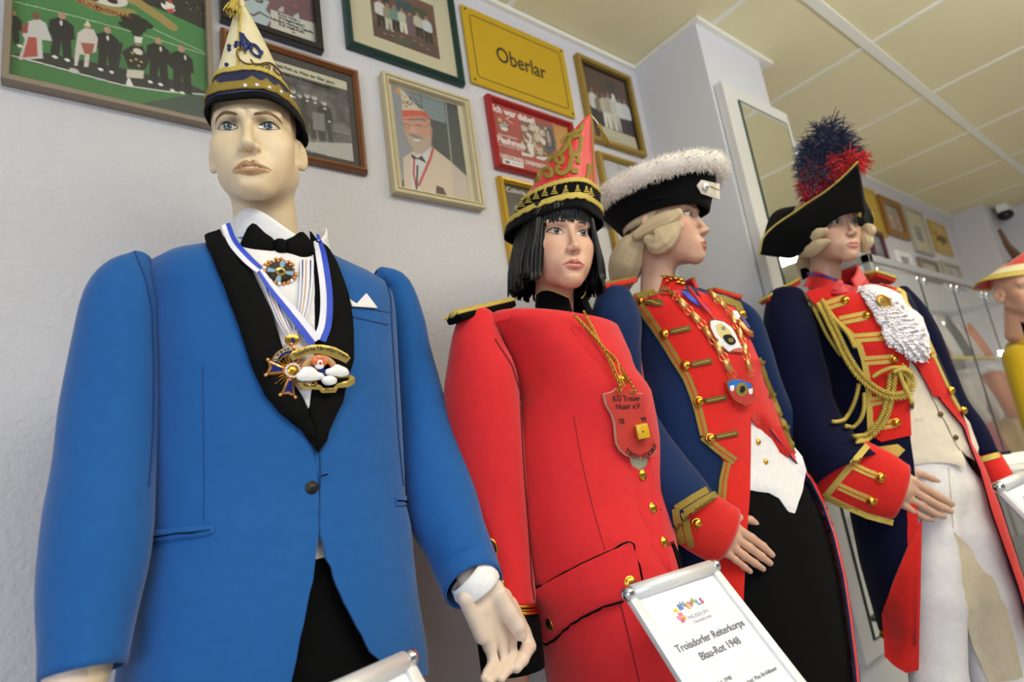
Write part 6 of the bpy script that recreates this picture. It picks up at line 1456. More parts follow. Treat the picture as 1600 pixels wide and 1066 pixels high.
# small order on the right breast
od = thing('breast_order', 'small gold order with white ribbon, right of the white shield medal', 'medal', on(S3, 1165, 515)[0]); patch('ribbon', c920((830, 262), (862, 268), (882, 300), (862, 320)), S3, M['ribbonw'], od, off=.012, thick=.002, step=4)
patch('gold_wing', c920((862, 310), (890, 318), (925, 370), (965, 395), (980, 415), (955, 428), (925, 405), (890, 370)), S3, M['rosegold'], od, off=.014, thick=.004, step=4, bulge=.002, bw=3); patch('purple_band', c920((870, 305), (885, 300), (925, 360), (915, 375)), S3, mat('violet_ribbon', '#51387a', .6), od, off=.0165, thick=.002, step=3)

# ---- wigs: rolls and tail laid beside the head
def headx(pose, px, py, x):
    # point of a photograph ray on the plane x = const of the head
    R, T, s = pose; n = R[:, 0]; d = ray(px, py); t = ((T+n*x*s-CAMP) @ n)/(d @ n); return CAMP+d*t
def hair_roll(name, pose, path, x, rpx, fig, parent, n=22, seed=1, flat=.75, m='blond', grooves=9):
    P = np.array([headx(pose, px, py, xx) for (px, py), xx in zip(path, np.broadcast_to(x, len(path)))]); k = len(path)*6; Q = crom(P, k)
    r = np.interp(np.linspace(0, 1, k+1), np.linspace(0, 1, len(rpx)), rpx)*np.linalg.norm(P[0]-CAMP)/FPX*.93
    V, F = captube(Q, r, 40); V = np.array(V); g = np.random.default_rng(seed); C0 = np.repeat(np.vstack([Q[[0]]]*3+[Q]+[Q[[-1]]]*3), 40, 0); a = np.tile(np.arange(40), len(V)//40)
    V = C0+(V-C0)*(1+.05*np.sin(a*2*math.pi/40*grooves+g.uniform(0, 6))[:, None]+.03*np.sin(a*2*math.pi/40*17+2)[:, None]); R, T, s = pose
    nx = R[:, 0]; off = (V-C0) @ nx; V = V-np.outer(off*(1-flat), nx); return mk(name, V, F, M[m], parent)
def wig_shell(pose, parent, m='blond', zb=-.075):
    V = []
    for i in range(12):
        for j in range(48):
            th = 2*math.pi*j/48; ph = .25+i/11*2.0; fr = math.cos(th); z = .045+.09*math.cos(ph)
            zlim = .03 if fr > .25 else zb; z = max(z, zlim+(.0 if fr > .25 else .0)); rr = min(1, math.sin(ph)*1.02) if ph < 1.57 else 1-.1*(ph-1.57); V.append((.0815*rr*math.sin(th), -.016+.1055*rr*fr, z))
    return mk('wig', *shell_simple(hls(pose, V), grid_faces(12, 48, True), .003, pose), M[m], parent)
w3 = wig_shell(rp3, so3); c3x = lambda *P: [(920+x/4.264, 210+y/4.264) for x, y in P]
hair_roll('upper_curl', rp3, c3x((592, 528), (540, 560), (470, 590), (390, 630), (320, 672)), -.088, [8, 13, 14, 12, 8], f3, w3, seed=2); hair_roll('lower_curl', rp3, c3x((596, 610), (560, 640), (500, 690), (450, 720), (395, 700)), -.092, [8, 15, 22, 20, 8], f3, w3, seed=3, flat=.6)
hair_roll('pony_tail', rp3, c3x((330, 700), (285, 760), (255, 840), (235, 920), (215, 985)), [-.05, -.045, -.035, -.02, -.01], [16, 25, 29, 27, 20], f3, w3, seed=4, flat=.8, grooves=11)
# ---- fur hat
hat3 = thing('fur_hat', 'black felt hat with thick white fur rim and white buttoned strap, on the profile mannequin', 'hat', hl(rp3, (0, 0, .05)))
def ring3(k, a, off=0.):
    # k 0 bottom .. 1 top rim; a angle from the front
    s, c = math.sin(a), math.cos(a); y0, y1 = -.122, .122; Y0, Y1 = -.185, .150
    x = s*(.086+.036*k**1.3+off); yc = (y0+y1)/2*(1-k)+(Y0+Y1)/2*k; ry = (y1-y0)/2*(1-k)+(Y1-Y0)/2*k+off; y = yc+ry*c
    zb = .002+.010*c+.012*abs(s); zt = .095+.026*c-.004*abs(s); z = zb+(zt-zb)*k; return (x, y, z)
V = [ring3(i/9, 2*math.pi*j/72) for i in range(10) for j in range(72)]
mk('felt_brim', *shell_simple(hls(rp3, V), grid_faces(10, 72, True), .005, rp3), M['blackfelt'], hat3)
V = [(.098*math.sin(ph)*math.sin(th), -.01+.125*math.sin(ph)*math.cos(th), .03+.115*math.cos(ph)) for ph in np.linspace(.05, 1.5, 9) for th in np.linspace(0, 2*math.pi, 40, endpoint=False)]
mk('felt_crown', hls(rp3, V), grid_faces(9, 40, True), M['blackfelt'], hat3)
fr = MB(); FP = [np.array(ring3(1.0, a, .004))+[0, 0, .008] for a in np.linspace(0, 2*math.pi, 73)[:-1]]
V, F = tube(hls(rp3, FP), [.026*rp3[2]*(1+.08*math.sin(i*1.3)) for i in range(72)], 16, closed=True); fr.add(V, F); fbm = hls(rp3, FP); rf = np.random.default_rng(5)
fur = fr.mk('fur_rim', M['fur'], hat3); hb = MB()
for i in range(5200):
    j = rf.integers(72); a = rf.uniform(0, 2*math.pi); c0 = fbm[j]+(fbm[(j+1) % 72]-fbm[j])*rf.uniform(); t = unit(fbm[(j+1) % 72]-fbm[j-1]); x, y, _ = frame(t); o = math.cos(a)*x+math.sin(a)*y
    p = c0+o*.023; L = rf.uniform(.008, .017); d = unit(o+t*rf.uniform(-.5, .5)+np.array([0, 0, -.25])+rf.normal(0, .2, 3)); w = unit(np.cross(d, CAMP-p))*.0010; hb.add([p-w, p+w, p+d*L*.6+w*.7, p+d*L, p+d*L*.6-w*.7], [(0, 1, 2, 3, 4)])
hb.mk('fur_hairs', M['fur'], fur, kind='stuff')
B3 = Surf((hls(rp3, [ring3(i/9, 2*math.pi*j/72, .003) for i in range(10) for j in range(72)]), grid_faces(10, 72, True)))
st = patch('strap', c3x((716, 342), (745, 306), (866, 330), (868, 438), (745, 395)), B3, mat('white_leather_strap', '#d9d0c0', .5, bump=.2), hat3, off=.004, thick=.004, step=4, bulge=.001, bw=2, relax=3); strip('strap_slit', c3x((790, 352), (868, 378)), 1.2, B3, M['bronze'], st, off=.0062, thick=.001, step=3, relax=3)
P, n = on(B3, *c3x((766, 353))[0]); mk('button', *dome(P+n*.006, n, .010, .007, 14), M['chrome'], st)
# ------------------------------------------------------------------ figure 4: navy coat with aiguillette, feathered hat
f4 = Fig((1.95, .735), -40)
so4 = thing('mannequin', 'mannequin in dark navy coat with gold aiguillette, lace jabot and white breeches, wearing feathered hat', 'mannequin', f4.P(0, 0, 0))
pose4 = ((-28.2, -8.65, -3.2), (1.927, .713, .592), .981); SK4 = '#c79f88'
c1180 = lambda *P: [(1180+x/3.553, 420+y/3.553) for x, y in P]; c1260 = lambda *P: [(1260+x/2.762, 680+y/2.762) for x, y in P]
XL = [(1218, 452), (1240, 470), (1254, 500), (1270, 547), (1288, 603), (1296, 637), (1306, 690), (1318, 750), (1329, 810), (1343, 880), (1360, 940), (1380, 1010), (1400, 1080), (1430, 1300)]
XR = [(1408, 445), (1428, 470), (1440, 500), (1452, 530), (1466, 555), (1482, 590), (1498, 625), (1512, 660), (1520, 690), (1540, 731), (1565, 790), (1584, 850), (1604, 912), (1630, 1000), (1650, 1080), (1700, 1300)]
eR = [(1384, 440), (1400, 480), (1418, 561), (1419, 617), (1422, 682), (1428, 727), (1434, 812), (1431, 930), (1428, 1046), (1425, 1300)]
eL = [(1384.5, 440), (1401, 480), (1419, 556), (1430, 570), (1465, 618), (1507, 668), (1514, 690), (1532, 735), (1550, 799), (1568, 850), (1590, 912), (1616, 1000), (1680, 1300)]
bz4 = lambda z: np.interp(z, [.3, .8, .95, 1.1, 1.26, 1.34, 1.4], [.19, .15, .13, .13, .15, .135, .115])
V, F, rows4 = torso(f4, np.linspace(1.40, .46, 80), bz4, XL, XR, n=2.25, N=150, edges=(eR, eL), top=[(.02, .98, .96, 0), (.036, .88, .85, -.006), (.052, .68, .72, -.012), (.066, .48, .6, -.016), (.08, .34, .52, -.02)])
coat4 = mk('coat', *shell(V, F, .004), [M['darknavy'], M['redtwo']], so4, auto=60, mi=edge_mi(V, F, 150, lambda z: 4 if z < .84 else 0, lambda z: 9 if z < .98 else (6 if z < 1.22 else 0))); T4 = (V, F); S4 = Surf(T4)
I4 = inner(rows4, f4, .024, .02, 1.28); Vi, Fi = I4; R4 = [r for r in rows4 if r[0] < 1.28]; nr = sum(1 for r in R4 if r[0] > .83)
SI4 = Surf((Vi[:64*nr], grid_faces(nr, 64, True)))
L1 = [(1436, 780, 1492, 776), (1431, 830, 1491, 828), (1429, 933, 1501, 940), (1430, 1066, 1504, 1066), (1436, 1210, 1506, 1205)]; L2 = [(1486, 775, 1538, 768), (1490, 838, 1553, 830), (1500, 930, 1580, 925), (1525, 1066, 1615, 1060), (1560, 1210, 1640, 1200)]
ch_ = [[(f4.at((a+c)/2, (b+d)/2, .045), math.hypot(c-a, d-b)/2*f4.scale((a+c)/2, (b+d)/2, .045)) for a, b, c, d in L] for L in (L1, L2)]
rz = min(rows4, key=lambda r: abs(r[0]-.92)); O4 = f4.P(rz[1], rz[4], .95)
def br_fn(Q):
    d = None
    for L in ch_:
        e = None
        for (a, ra), (b, rb) in zip(L[:-1], L[1:]): q = cone(Q, a-O4, b-O4, ra, rb); e = q if e is None else smin(e, q, .02)
        d = e if d is None else smin(d, e, .012)
    Lq = np.stack([Q @ f4.u, Q @ f4.f, Q[:, 2]], 1); return smin(d, ell(Lq, (0, 0, 0), (rz[2]-.03, rz[3]-.018, .22)), .07)
Vb, Fb = surfnet(br_fn, (-.32, -.32, -.85), (.36, .32, .24), .0075); Vb = Vb+O4
lg1 = lg2 = None; br4 = mk('breeches', Vb, Fb, M['whitecloth'], so4); SB4 = Surf((Vb, Fb))
for L in ch_: e = L[-1][0]; mk('boot', *captube([e+[0, 0, .02], np.array([e[0], e[1], .2]), np.array([e[0], e[1], .06])], [.07, .06, .055], 16), M['black'], so4); V, F = ball((0, 0, 0), (.045, .13, .05), 16); V[:, 2] = np.maximum(V[:, 2], 0); mk('shoe', V @ np.stack([f4.u, f4.f, [0, 0, 1]], 1).T+np.array([e[0], e[1], .002])+f4.f*.05, F, M['black'], so4)
patch('suede_patch', [(1489, 830), (1504, 845), (1530, 872), (1552, 905), (1570, 945), (1585, 1000), (1600, 1066), (1545, 1066), (1520, 1010), (1503, 955), (1496, 900)], SB4, M['creamleg'], br4, off=.003, thick=.003, step=8, relax=4)
strip('fly_seam', [(1482, 730), (1485, 770), (1489, 826)], 1.6, SB4, M['creamleg'], br4, off=.002, thick=.002, step=5, relax=3)
wc4 = patch('waistcoat', [(1400, 540), (1422, 552), (1440, 570), (1470, 610), (1512, 660), (1526, 700), (1522, 720), (1508, 712), (1497, 703), (1504, 718), (1506, 731), (1490, 726), (1477, 723), (1450, 722.5), (1422, 726), (1410, 700), (1408, 620)], SI4, M['cream'], so4, off=.008, thick=.006, step=7, relax=4, bulge=.001, bw=3)
strip('front_edge_seam', [(1424, 566), (1440, 595), (1462, 640), (1484, 682), (1497, 705)], 1.4, SI4, mat('tan_seam', '#9c8c76', .9), wc4, off=.010, thick=.001, step=5, relax=4); strip('pocket_welt', [(1428, 655), (1440, 653)], 5, SI4, M['cream'], wc4, off=.011, thick=.003, step=3, relax=3)
beads(SI4, ((1450, 608.6), (1464, 648), (1487, 684)), wc4, r=.0075, h=.006, off=.012, m=M['bronze'])
s4r = sleeve(f4, [(1201, 462, 1254, 462, 0), (1195, 500, 1268, 512, 0), (1197, 555, 1280, 550, 0), (1206, 605, 1292, 600, .0), (1219, 642, 1302, 632, .015), (1240, 692, 1312, 652, .045), (1266, 742, 1330, 672, .075), (1288, 778, 1354, 698, .1)], wr=.022, seed=14)
s4l = sleeve(f4, [(1392, 448, 1416, 464, -.02), (1405, 478, 1442, 498, -.02), (1422, 520, 1465, 538, -.02), (1447, 575, 1487, 584, -.02), (1466, 625, 1507, 632, -.01), (1491, 670, 1535, 668, 0), (1517, 716, 1557, 710, .02)], wr=.012, seed=15)
open_sleeve('sleeve', s4r, M['darknavy'], coat4); open_sleeve('sleeve', s4l, M['darknavy'], coat4)
c4r = sleeve(f4, [(1276, 764, 1340, 688, .088), (1285, 779, 1357, 692, .1), (1320, 790, 1380, 702, .108), (1360, 805, 1405, 715, .116), (1392, 810, 1422, 727, .123)], rows=16, flat=.55, nocap=True); cu4 = open_sleeve('red_cuff', c4r, M['redtwo'], coat4, .004); SC4 = Surf(c4r[:2], s4r[:2])
c4l = sleeve(f4, [(1520, 720, 1560, 711, .02), (1530, 742, 1572, 730, .035), (1545, 775, 1588, 755, .05)], rows=10, nocap=True); cl4 = open_sleeve('red_cuff', c4l, M['redtwo'], coat4, .004); SL4 = Surf(c4l[:2])
braid([(1519, 722), (1540, 717), (1561, 711)], 9, SL4, cl4, 'goldbraid2', step=4, off=.003)
for p_, w in ((c1260((262, 46), (170, 158), (82, 266)), 10), (c1260((82, 266), (170, 308), (260, 348), (372, 378)), 9)): braid(p_, w, SC4, cu4, 'goldbraid2', step=4, off=.003)
for p_ in (c1260((192, 128), (260, 160), (336, 190)), c1260((140, 220), (215, 255), (300, 290))): braid(p_, 11, SC4, cu4, 'goldbraid2', line='redtwo', step=4, off=.003, name='braid_tab')
beads(SC4, c1260((316, 183), (279, 284)), cu4, r=.013, h=.011)
ch4 = [[(1426, 752, 6.4, 0), (1448, 765, 6.2, .004), (1470, 778, 5.8, .006), (1487, 788, 4.6, .006)], [(1423, 764, 6.3, 0), (1448, 780, 6.1, .008), (1470, 792, 5.8, .010), (1485, 799, 4.6, .010)], [(1417, 777, 6.1, -.002), (1440, 790, 5.8, .006), (1460, 802, 5.4, .008), (1475, 807, 4.2, .008)], [(1409, 787, 5.4, -.004), (1427, 799, 5, 0), (1444, 809, 4.6, .002), (1457, 812, 3.8, .002)], [(1428, 738, 6, -.01), (1442, 742, 5.6, -.016), (1456, 748, 5.2, -.018), (1465, 752, 4.3, -.018)]]
pm4 = [[(1375, 757, 19, -.01), (1405, 764, 18, -.01), (1427, 755, 8, -.006)], [(1405, 764, 18, -.01), (1424, 767, 8, -.005)], [(1403, 766, 16, -.01), (1418, 779, 7.5, -.006)], [(1400, 768, 14, -.01), (1411, 789, 6.5, -.008)], [(1406, 752, 12, -.012), (1428, 740, 7, -.012)]]
h4 = hand_geo(f4, ch4, pm4, o0=.125, h=.002)
rp4 = make_person(so4, 's', f4, pose4, SK4, '#3f3a38', hands=[h4], arms=[arm_of(s4r, .036, .026), arm_of(s4l, .036, .026)], top=1.32, legs=False)
# red front
redL = patch('red_front_panel', c1180((275, 135), (300, 120), (470, 78), (560, 100), (640, 180), (690, 300), (760, 400), (850, 495), (850, 700), (862, 925), (700, 962), (632, 915), (620, 700), (605, 560), (580, 430), (500, 330), (330, 200)), S4, M['redtwo'], coat4, off=.004, thick=.005, step=8)
patch('red_front_panel', c1180((640, 85), (720, 85), (800, 120), (835, 215), (905, 330), (945, 420), (985, 500), (1050, 640), (1120, 780), (1172, 872), (1160, 890), (1060, 800), (985, 700), (900, 545), (858, 495), (780, 400), (700, 250)), S4, M['redtwo'], coat4, off=.004, thick=.005, step=8)
patch('red_turnback', [(1439, 812), (1420, 850), (1395, 910), (1379, 960), (1382, 1000), (1383, 1027), (1400, 1042), (1416, 1051), (1434, 1046), (1437, 930)], S4, M['redtwo'], coat4, off=.004, thick=.005, step=9, relax=2)
beads(S4, ((1382, 992),), coat4, r=.011, h=.01)
gb = dict(step=3.5)
for p_, w in ((c1180((285, 138), (330, 200), (420, 268), (500, 335), (555, 385), (585, 440), (604, 500), (622, 590), (632, 700), (638, 800), (642, 905)), 9), (c1180((340, 140), (420, 118), (480, 92)), 8)): braid(p_, w, S4, coat4, 'goldbraid2', off=.0065, **gb)
for a, b in (((395, 212), (500, 178)), ((470, 292), (620, 263)), ((552, 388), (708, 378)), ((608, 512), (765, 500)), ((640, 740), (750, 720)), ((655, 878), (785, 856))):
    braid(c1180(a, b), 14, S4, coat4, 'goldbraid2', line='redtwo', off=.006, name='braid_bar', **gb)
beads(S4, c1180((497, 180), (617, 265), (707, 375), (763, 503), (778, 855)), coat4, r=.012, h=.010, off=.008)
for p_, w in ((c1180((690, 92), (760, 108), (812, 128), (830, 200), (850, 230)), 7), (c1180((930, 360), (955, 420), (985, 490)), 7), (c1180((985, 490), (1040, 610), (1090, 720), (1130, 790)), 4)): braid(p_, w, S4, coat4, 'goldbraid2', off=.006, **gb)
braid(c1180((915, 478), (985, 470)), 13, S4, coat4, 'goldbraid2', line='redtwo', off=.006, name='braid_bar', **gb)
beads(S4, c1180((942, 484), (1070, 678), (1138, 790)), coat4, r=.012, h=.010, off=.008)
patch('gold_chevron', c1180((660, 990), (790, 975), (828, 1005), (790, 1045), (700, 1060), (640, 1040)), S4, M['goldbraid2'], coat4, off=.005, thick=.004, step=5, relax=2)
# red shirt collar with a violet band
cl_ = collar(f4, -.004, -.006, 1.462, 1.548, .092, .066, .16, .062, M['redshirt'], 'shirt_collar', so4, psi=.1, flare=.012); SCo4 = Surf((np.array([v.co[:] for v in cl_.data.vertices])+ORG[cl_.name], [list(p.vertices) for p in cl_.data.polygons]), T4)
patch('collar_wing', [(1254, 448), (1262, 432), (1290, 436), (1320, 446), (1345, 452), (1352, 436), (1358, 446), (1350, 458), (1336, 462), (1305, 454), (1275, 452)], SCo4, M['redshirt'], cl_, off=.006, thick=.003, step=6, relax=4)
strip('violet_band', [(1259, 428), (1280, 431), (1300, 436), (1320, 443), (1338, 449)], 3.6, SCo4, mat('violet_silk', '#3a2170', .5), cl_, off=.008, thick=.001, step=5, relax=4)
for a, b in (((1194, 472), (1244, 444)), ((1360, 433), (1390, 443))):
    P0, P1 = f4.at(*a, -.01), f4.at(*b, -.02); o = shoulder_board(f4, P0, P1, .055, .014, M['redtwo'], M['oldbraid'], coat4, 6); d = unit(P1-P0); y = unit(np.cross([0, 0, 1], d)); up = np.array([0, 0, .009])
    lp = [P0+y*.028+up, P1+y*.028+up, P1-y*.028+up, P0-y*.028+up]; twist(dens3 if 0 else np.array([lp[1], lp[0], lp[0]*.5+lp[3]*.5-d*.012, lp[3], lp[2]]), .003, .012).mk('rope_edge', M['goldbraid2'], o)
# lace jabot with brooch
jab = thing('lace_jabot', 'ruffled white lace jabot with oval gold brooch, at the throat of the navy coat', 'jabot', on(S4, 1395, 500)[0])
rj = np.random.default_rng(9); jp = c1180((560, 112), (640, 100), (720, 115), (800, 150), (830, 215), (880, 245), (912, 275), (930, 330), (950, 400), (945, 440), (925, 480), (870, 500), (830, 480), (790, 450), (740, 440), (715, 400), (690, 365), (700, 330), (668, 300), (650, 250), (618, 200), (585, 150))
patch('lace_base', jp, S4, M['lace'], jab, off=.012, thick=.01, step=6, relax=4, bulge=.012, bw=16)
jm = np.array(jp); mb = MB(); B4j = Surf(patch_geo(jp, S4, .012, .01, 6, 0.012, 16, 4))
for i in range(34):
    k = i/33; cy = 458+k*98; xs_ = [x for x in np.arange(1335, 1452, 1.5) if inpoly(np.array([[x, cy]]), jm)[0]]
    if len(xs_) < 6: continue
    x0, x1 = xs_[0]-1, xs_[-1]+2; n = 26; ph = rj.uniform(0, 6); top = []; bot = []
    for j in range(n):
        x = x0+(x1-x0)*j/(n-1); y = cy+.30*(x-(x0+x1)/2)+rj.uniform(-.8, .8); h = B4j.hit(x, min(y, 556)) or B4j.hit((x0+x1)/2, cy)
        if h is None: break
        P, nn = h; w = math.sin(j*1.05+ph)*.5+.5*math.sin(j*2.1+ph*2); top.append(P+nn*.002); bot.append(P+nn*(.009+.006*w)+np.array([0, 0, -.011-.004*w])+f4.u*.003*math.cos(j*1.3+ph))
    if len(top) == n:
        mid = [(a+b)/2+np.array([0, 0, .003]) for a, b in zip(top, bot)]; mb.add(np.array(top+mid+bot), grid_faces(3, n))
mb.mk('lace_frills', M['lace'], jab, kind='stuff')
bpl = Plane(on(B4j, 1381, 472)[0]+f4.f*.012, f4.f+np.array([-.25, 0, -.15])); ov = [(1381+13*math.cos(a)*math.cos(.75)-8.2*math.sin(a)*math.sin(.75), 472+13*math.cos(a)*math.sin(.75)+8.2*math.sin(a)*math.cos(.75)) for a in np.linspace(0, 6.2832, 25)[:-1]]
bo = patch('oval_brooch', ov, bpl, gl, jab, off=0, thick=.004, step=4, bulge=.003, bw=5); wire('brooch_rope', np.array([bpl.hit(*q)[0]+bpl.n*.002 for q in ov+ov[:1]]), .0022, M['gold'], bo)
for s in (.62, .3): wire('brooch_ring', np.array([bpl.hit(1381+(q[0]-1381)*s, 472+(q[1]-472)*s)[0]+f4.f*.0035 for q in ov+ov[:1]]), .0010, M['gold'], bo)
# aiguillette
aig = thing('aiguillette', 'plaited gold aiguillette with looped cords and metal tip, from shoulder across navy coat', 'aiguillette', on(S4, 1388, 615)[0]); S4a = Surf(T4, s4r[:2]); gc = M['goldbraid2']
A1 = smooth3(path_on(S4a, c1180((262, 98), (340, 155), (385, 215), (425, 285), (470, 370), (505, 445), (550, 530), (595, 600), (650, 655), (700, 690), (745, 706), (790, 704), (822, 690), (842, 650), (842, 615), (825, 580), (795, 555)), .02, 4), 6)
plait(A1, .013, .0085).mk('plaited_cord', gc, aig); A2 = smooth3(path_on(S4a, c1180((755, 580), (748, 640), (738, 720), (722, 800), (690, 870), (640, 925), (590, 955), (545, 962)), .014, 4), 6); plait(A2, .013, .0085).mk('plaited_cord', gc, aig)
for pth, o in ((c1180((795, 555), (760, 542), (715, 555), (670, 580), (652, 600)), .026), (c1180((770, 555), (785, 600), (800, 650), (830, 710), (845, 750)), .026), (c1180((582, 640), (575, 690), (545, 790), (500, 845), (440, 868), (420, 862)), .012), (c1180((610, 690), (612, 780), (590, 850), (545, 890), (490, 893)), .014), (c1180((250, 105), (300, 160), (360, 260), (410, 360), (455, 430), (490, 480)), .012), (c1180((300, 110), (370, 170), (440, 270), (520, 360), (560, 440)), .014), (c1180((745, 575), (790, 552), (835, 585), (850, 640)), .03)):
    P = smooth3(path_on(S4a, pth, o, 4), 6); twist(P, .003, .010, 2, .0033).mk('cord', gc, aig)
P = smooth3(path_on(S4a, c1180((845, 750), (862, 830), (880, 890), (896, 938)), .022, 4), 4); mk('metal_tip', *captube(P, np.interp(np.linspace(0, 1, len(P)), [0, .15, .2, .8, 1], [.005, .0075, .006, .0055, .003]), 10), M['bronze'], aig)
mk('knot', *ball(A1[-1], .010, 10), gc, aig)
# ---- wig and hat
w4 = wig_shell(rp4, so4, zb=-.09); c4x = lambda *P: [(1160+x/3.554, 160+y/3.554) for x, y in P]
hair_roll('upper_curl', rp4, c4x((460, 715), (420, 730), (370, 760), (330, 790)), [-.08, -.086, -.088, -.086], [5, 8.5, 10, 7], f4, w4, seed=6); hair_roll('lower_curl', rp4, c4x((478, 772), (430, 790), (380, 820), (335, 835)), [-.082, -.088, -.09, -.086], [3.5, 9, 11, 7], f4, w4, seed=7)
hair_roll('upper_curl', rp4, c4x((690, 700), (712, 712), (705, 735)), .078, [7, 8, 6], f4, w4, seed=8); hair_roll('lower_curl', rp4, c4x((680, 740), (690, 775), (678, 815)), .074, [8, 10, 6], f4, w4, seed=9)
hair_roll('pony_tail', rp4, c4x((345, 850), (340, 900), (340, 940)), [-.03, -.02, -.02], [10, 12, 8], f4, w4, seed=5)
patch('hair_bow', [(1252, 420), (1262, 416), (1268, 430), (1256, 437)], Plane(headx(rp4, 1258, 426, -.03), f4.f), M['blackcloth'], so4, off=0, thick=.01, step=4, bulge=.006)
hat4 = thing('bicorne_hat', 'black upturned hat edged in gold with blue and red feather plume', 'hat', hl(rp4, (0, 0, .05)))
# near brim: top edge and bottom edge as photographed, at their own distances
tp_ = [(1187, 397, 1.90), (1193, 372, 1.885), (1212, 352, 1.86), (1240, 333, 1.83), (1266, 315, 1.80), (1292, 298, 1.77), (1318, 276, 1.74), (1340, 254, 1.71)]
bt_ = [(1188, 398, 1.90), (1215, 402, 1.88), (1240, 403, 1.86), (1262, 386, 1.80), (1285, 360, 1.765), (1305, 343, 1.74), (1325, 334, 1.725), (1352, 331, 1.715)]
N = 40; TT = crom([pt(*q) for q in tp_], N); BB = crom([pt(*q) for q in bt_], N); V = []
for i in range(N+1):
    for j in range(9):
        k = j/8; p = BB[i]*(1-k)+TT[i]*k; p = p+unit(CAMP-p)*.014*math.sin(math.pi*k)*math.sin(math.pi*i/N); V.append(p)
V = np.array(V); mk('near_brim', *shell_simple(V, grid_faces(N+1, 9), .006, rp4), M['blackfelt'], hat4); wire('gold_edge', TT+np.array([0, 0, .001]), .0032, M['goldbraid2'], hat4)
t2 = [(1340, 254, 1.71), (1347, 285, 1.735), (1352, 312, 1.77), (1362, 332, 1.80), (1366, 345, 1.83), (1362, 356, 1.86)]; b2 = [(1352, 331, 1.715), (1350, 338, 1.735), (1350, 345, 1.765), (1353, 350, 1.80), (1357, 354, 1.83), (1360, 357, 1.86)]
T2_ = crom([pt(*q) for q in t2], 20); B2_ = crom([pt(*q) for q in b2], 20); V = []
for i in range(21):
    for j in range(5): V.append(B2_[i]*(1-j/4)+T2_[i]*j/4)
mk('far_brim', *shell_simple(np.array(V), grid_faces(21, 5), .006, rp4), M['blackfelt'], hat4); wire('gold_edge', T2_[12:], .0028, M['goldbraid2'], hat4)
# back brim closing the hat behind the crown
t3 = [pt(1187, 397, 1.90), hl(rp4, (-.06, -.20, .10)), hl(rp4, (.03, -.19, .13)), hl(rp4, (.11, -.10, .10)), hl(rp4, (.125, -.01, .04)), pt(1362, 356, 1.86)]; b3 = [pt(1240, 403, 1.87), hl(rp4, (-.05, -.125, .0)), hl(rp4, (.02, -.125, .01)), hl(rp4, (.07, -.08, .015)), hl(rp4, (.085, -.02, .02)), pt(1358, 357, 1.855)]
T3_, B3_ = crom(t3, 30), crom(b3, 30); V = []
for i in range(31):
    for j in range(5): V.append(B3_[i]*(1-j/4)+T3_[i]*j/4)
mk('back_brim', *shell_simple(np.array(V), grid_faces(31, 5), .006, rp4), M['blackfelt'], hat4)
V = [(.084*math.sin(ph)*math.sin(th), -.012+.108*math.sin(ph)*math.cos(th), .03+.115*math.cos(ph)) for ph in np.linspace(.05, 1.57, 9) for th in np.linspace(0, 2*math.pi, 40, endpoint=False)]
mk('crown', hls(rp4, V), grid_faces(9, 40, True), M['blackfelt'], hat4)
V = [tuple(np.array((.086*math.sin(th), -.012+.110*math.cos(th), z))) for z in (.028, .06) for th in np.linspace(0, 2*math.pi, 48, endpoint=False)]; mk('sweatband', *shell_simple(hls(rp4, V), grid_faces(2, 48, True), .003, rp4), M['blackfelt'], hat4)
def plume(name, root, tips, m, n, w, seed, L=1.0, curl=.02):
    # barbs of ostrich feathers: curved tapering blades from the quill to around the tips
    g = np.random.default_rng(seed); mb = MB()
    for (rx_, ry_, tx, ty, t0, t1) in tips:
        Q = crom([pt(rx_, ry_, t0), pt((rx_+tx)/2-4, (ry_+ty)/2, (t0+t1)/2), pt(tx, ty, t1)], 24)
        mb.add(*captube(Q, np.linspace(.0022, .001, 25), 5))
        for i in range(n):
            k = g.uniform(.05, 1); p = Q[min(24, int(k*24))]; d = unit(g.normal(0, 1, 3)+unit(Q[-1]-Q[0])*.9); ln = g.uniform(.035, .06)*L*(1-.25*k); e = unit(d*.6+np.array([0, 0, -.7])+g.normal(0, .3, 3))
            c = crom([p, p+d*ln*.55, p+d*ln*.8+e*ln*.28, p+d*ln*.82+e*ln*.5], 5); wv = unit(np.cross(d, CAMP-p+g.normal(0, .6, 3)))
            ws = np.array([.6, 1, 1, .9, .6, .1])*w; vs = [c[q]+wv*ws[q]*s for q in range(6) for s in (-1, 1)]; mb.add(vs, [(2*q, 2*q+1, 2*q+3, 2*q+2) for q in range(5)])
    return mb.mk(name, m, hat4, smooth=False, kind='stuff')
plume('blue_plume', None, [(1290, 285, 1262, 222, 1.82, 1.82), (1292, 280, 1282, 200, 1.82, 1.80), (1295, 280, 1300, 194, 1.82, 1.82), (1298, 280, 1318, 206, 1.82, 1.84), (1298, 282, 1326, 226, 1.82, 1.80), (1285, 285, 1262, 245, 1.82, 1.80), (1285, 288, 1270, 262, 1.80, 1.79), (1300, 280, 1335, 240, 1.82, 1.83)], mat('navy_feather', '#0e1746', .7, sheen=.3, var=.4, vscale=60), 420, .0012, 31, 1.15)
plume('red_plume', None, [(1275, 305, 1268, 262, 1.82, 1.79), (1290, 298, 1300, 250, 1.80, 1.78), (1300, 290, 1330, 240, 1.79, 1.77), (1305, 288, 1345, 246, 1.79, 1.76), (1265, 310, 1262, 280, 1.83, 1.80), (1310, 285, 1352, 250, 1.80, 1.80)], mat('scarlet_feather', '#cc1219', .6, sheen=.3, var=.25, vscale=60), 230, .0014, 32, .8)
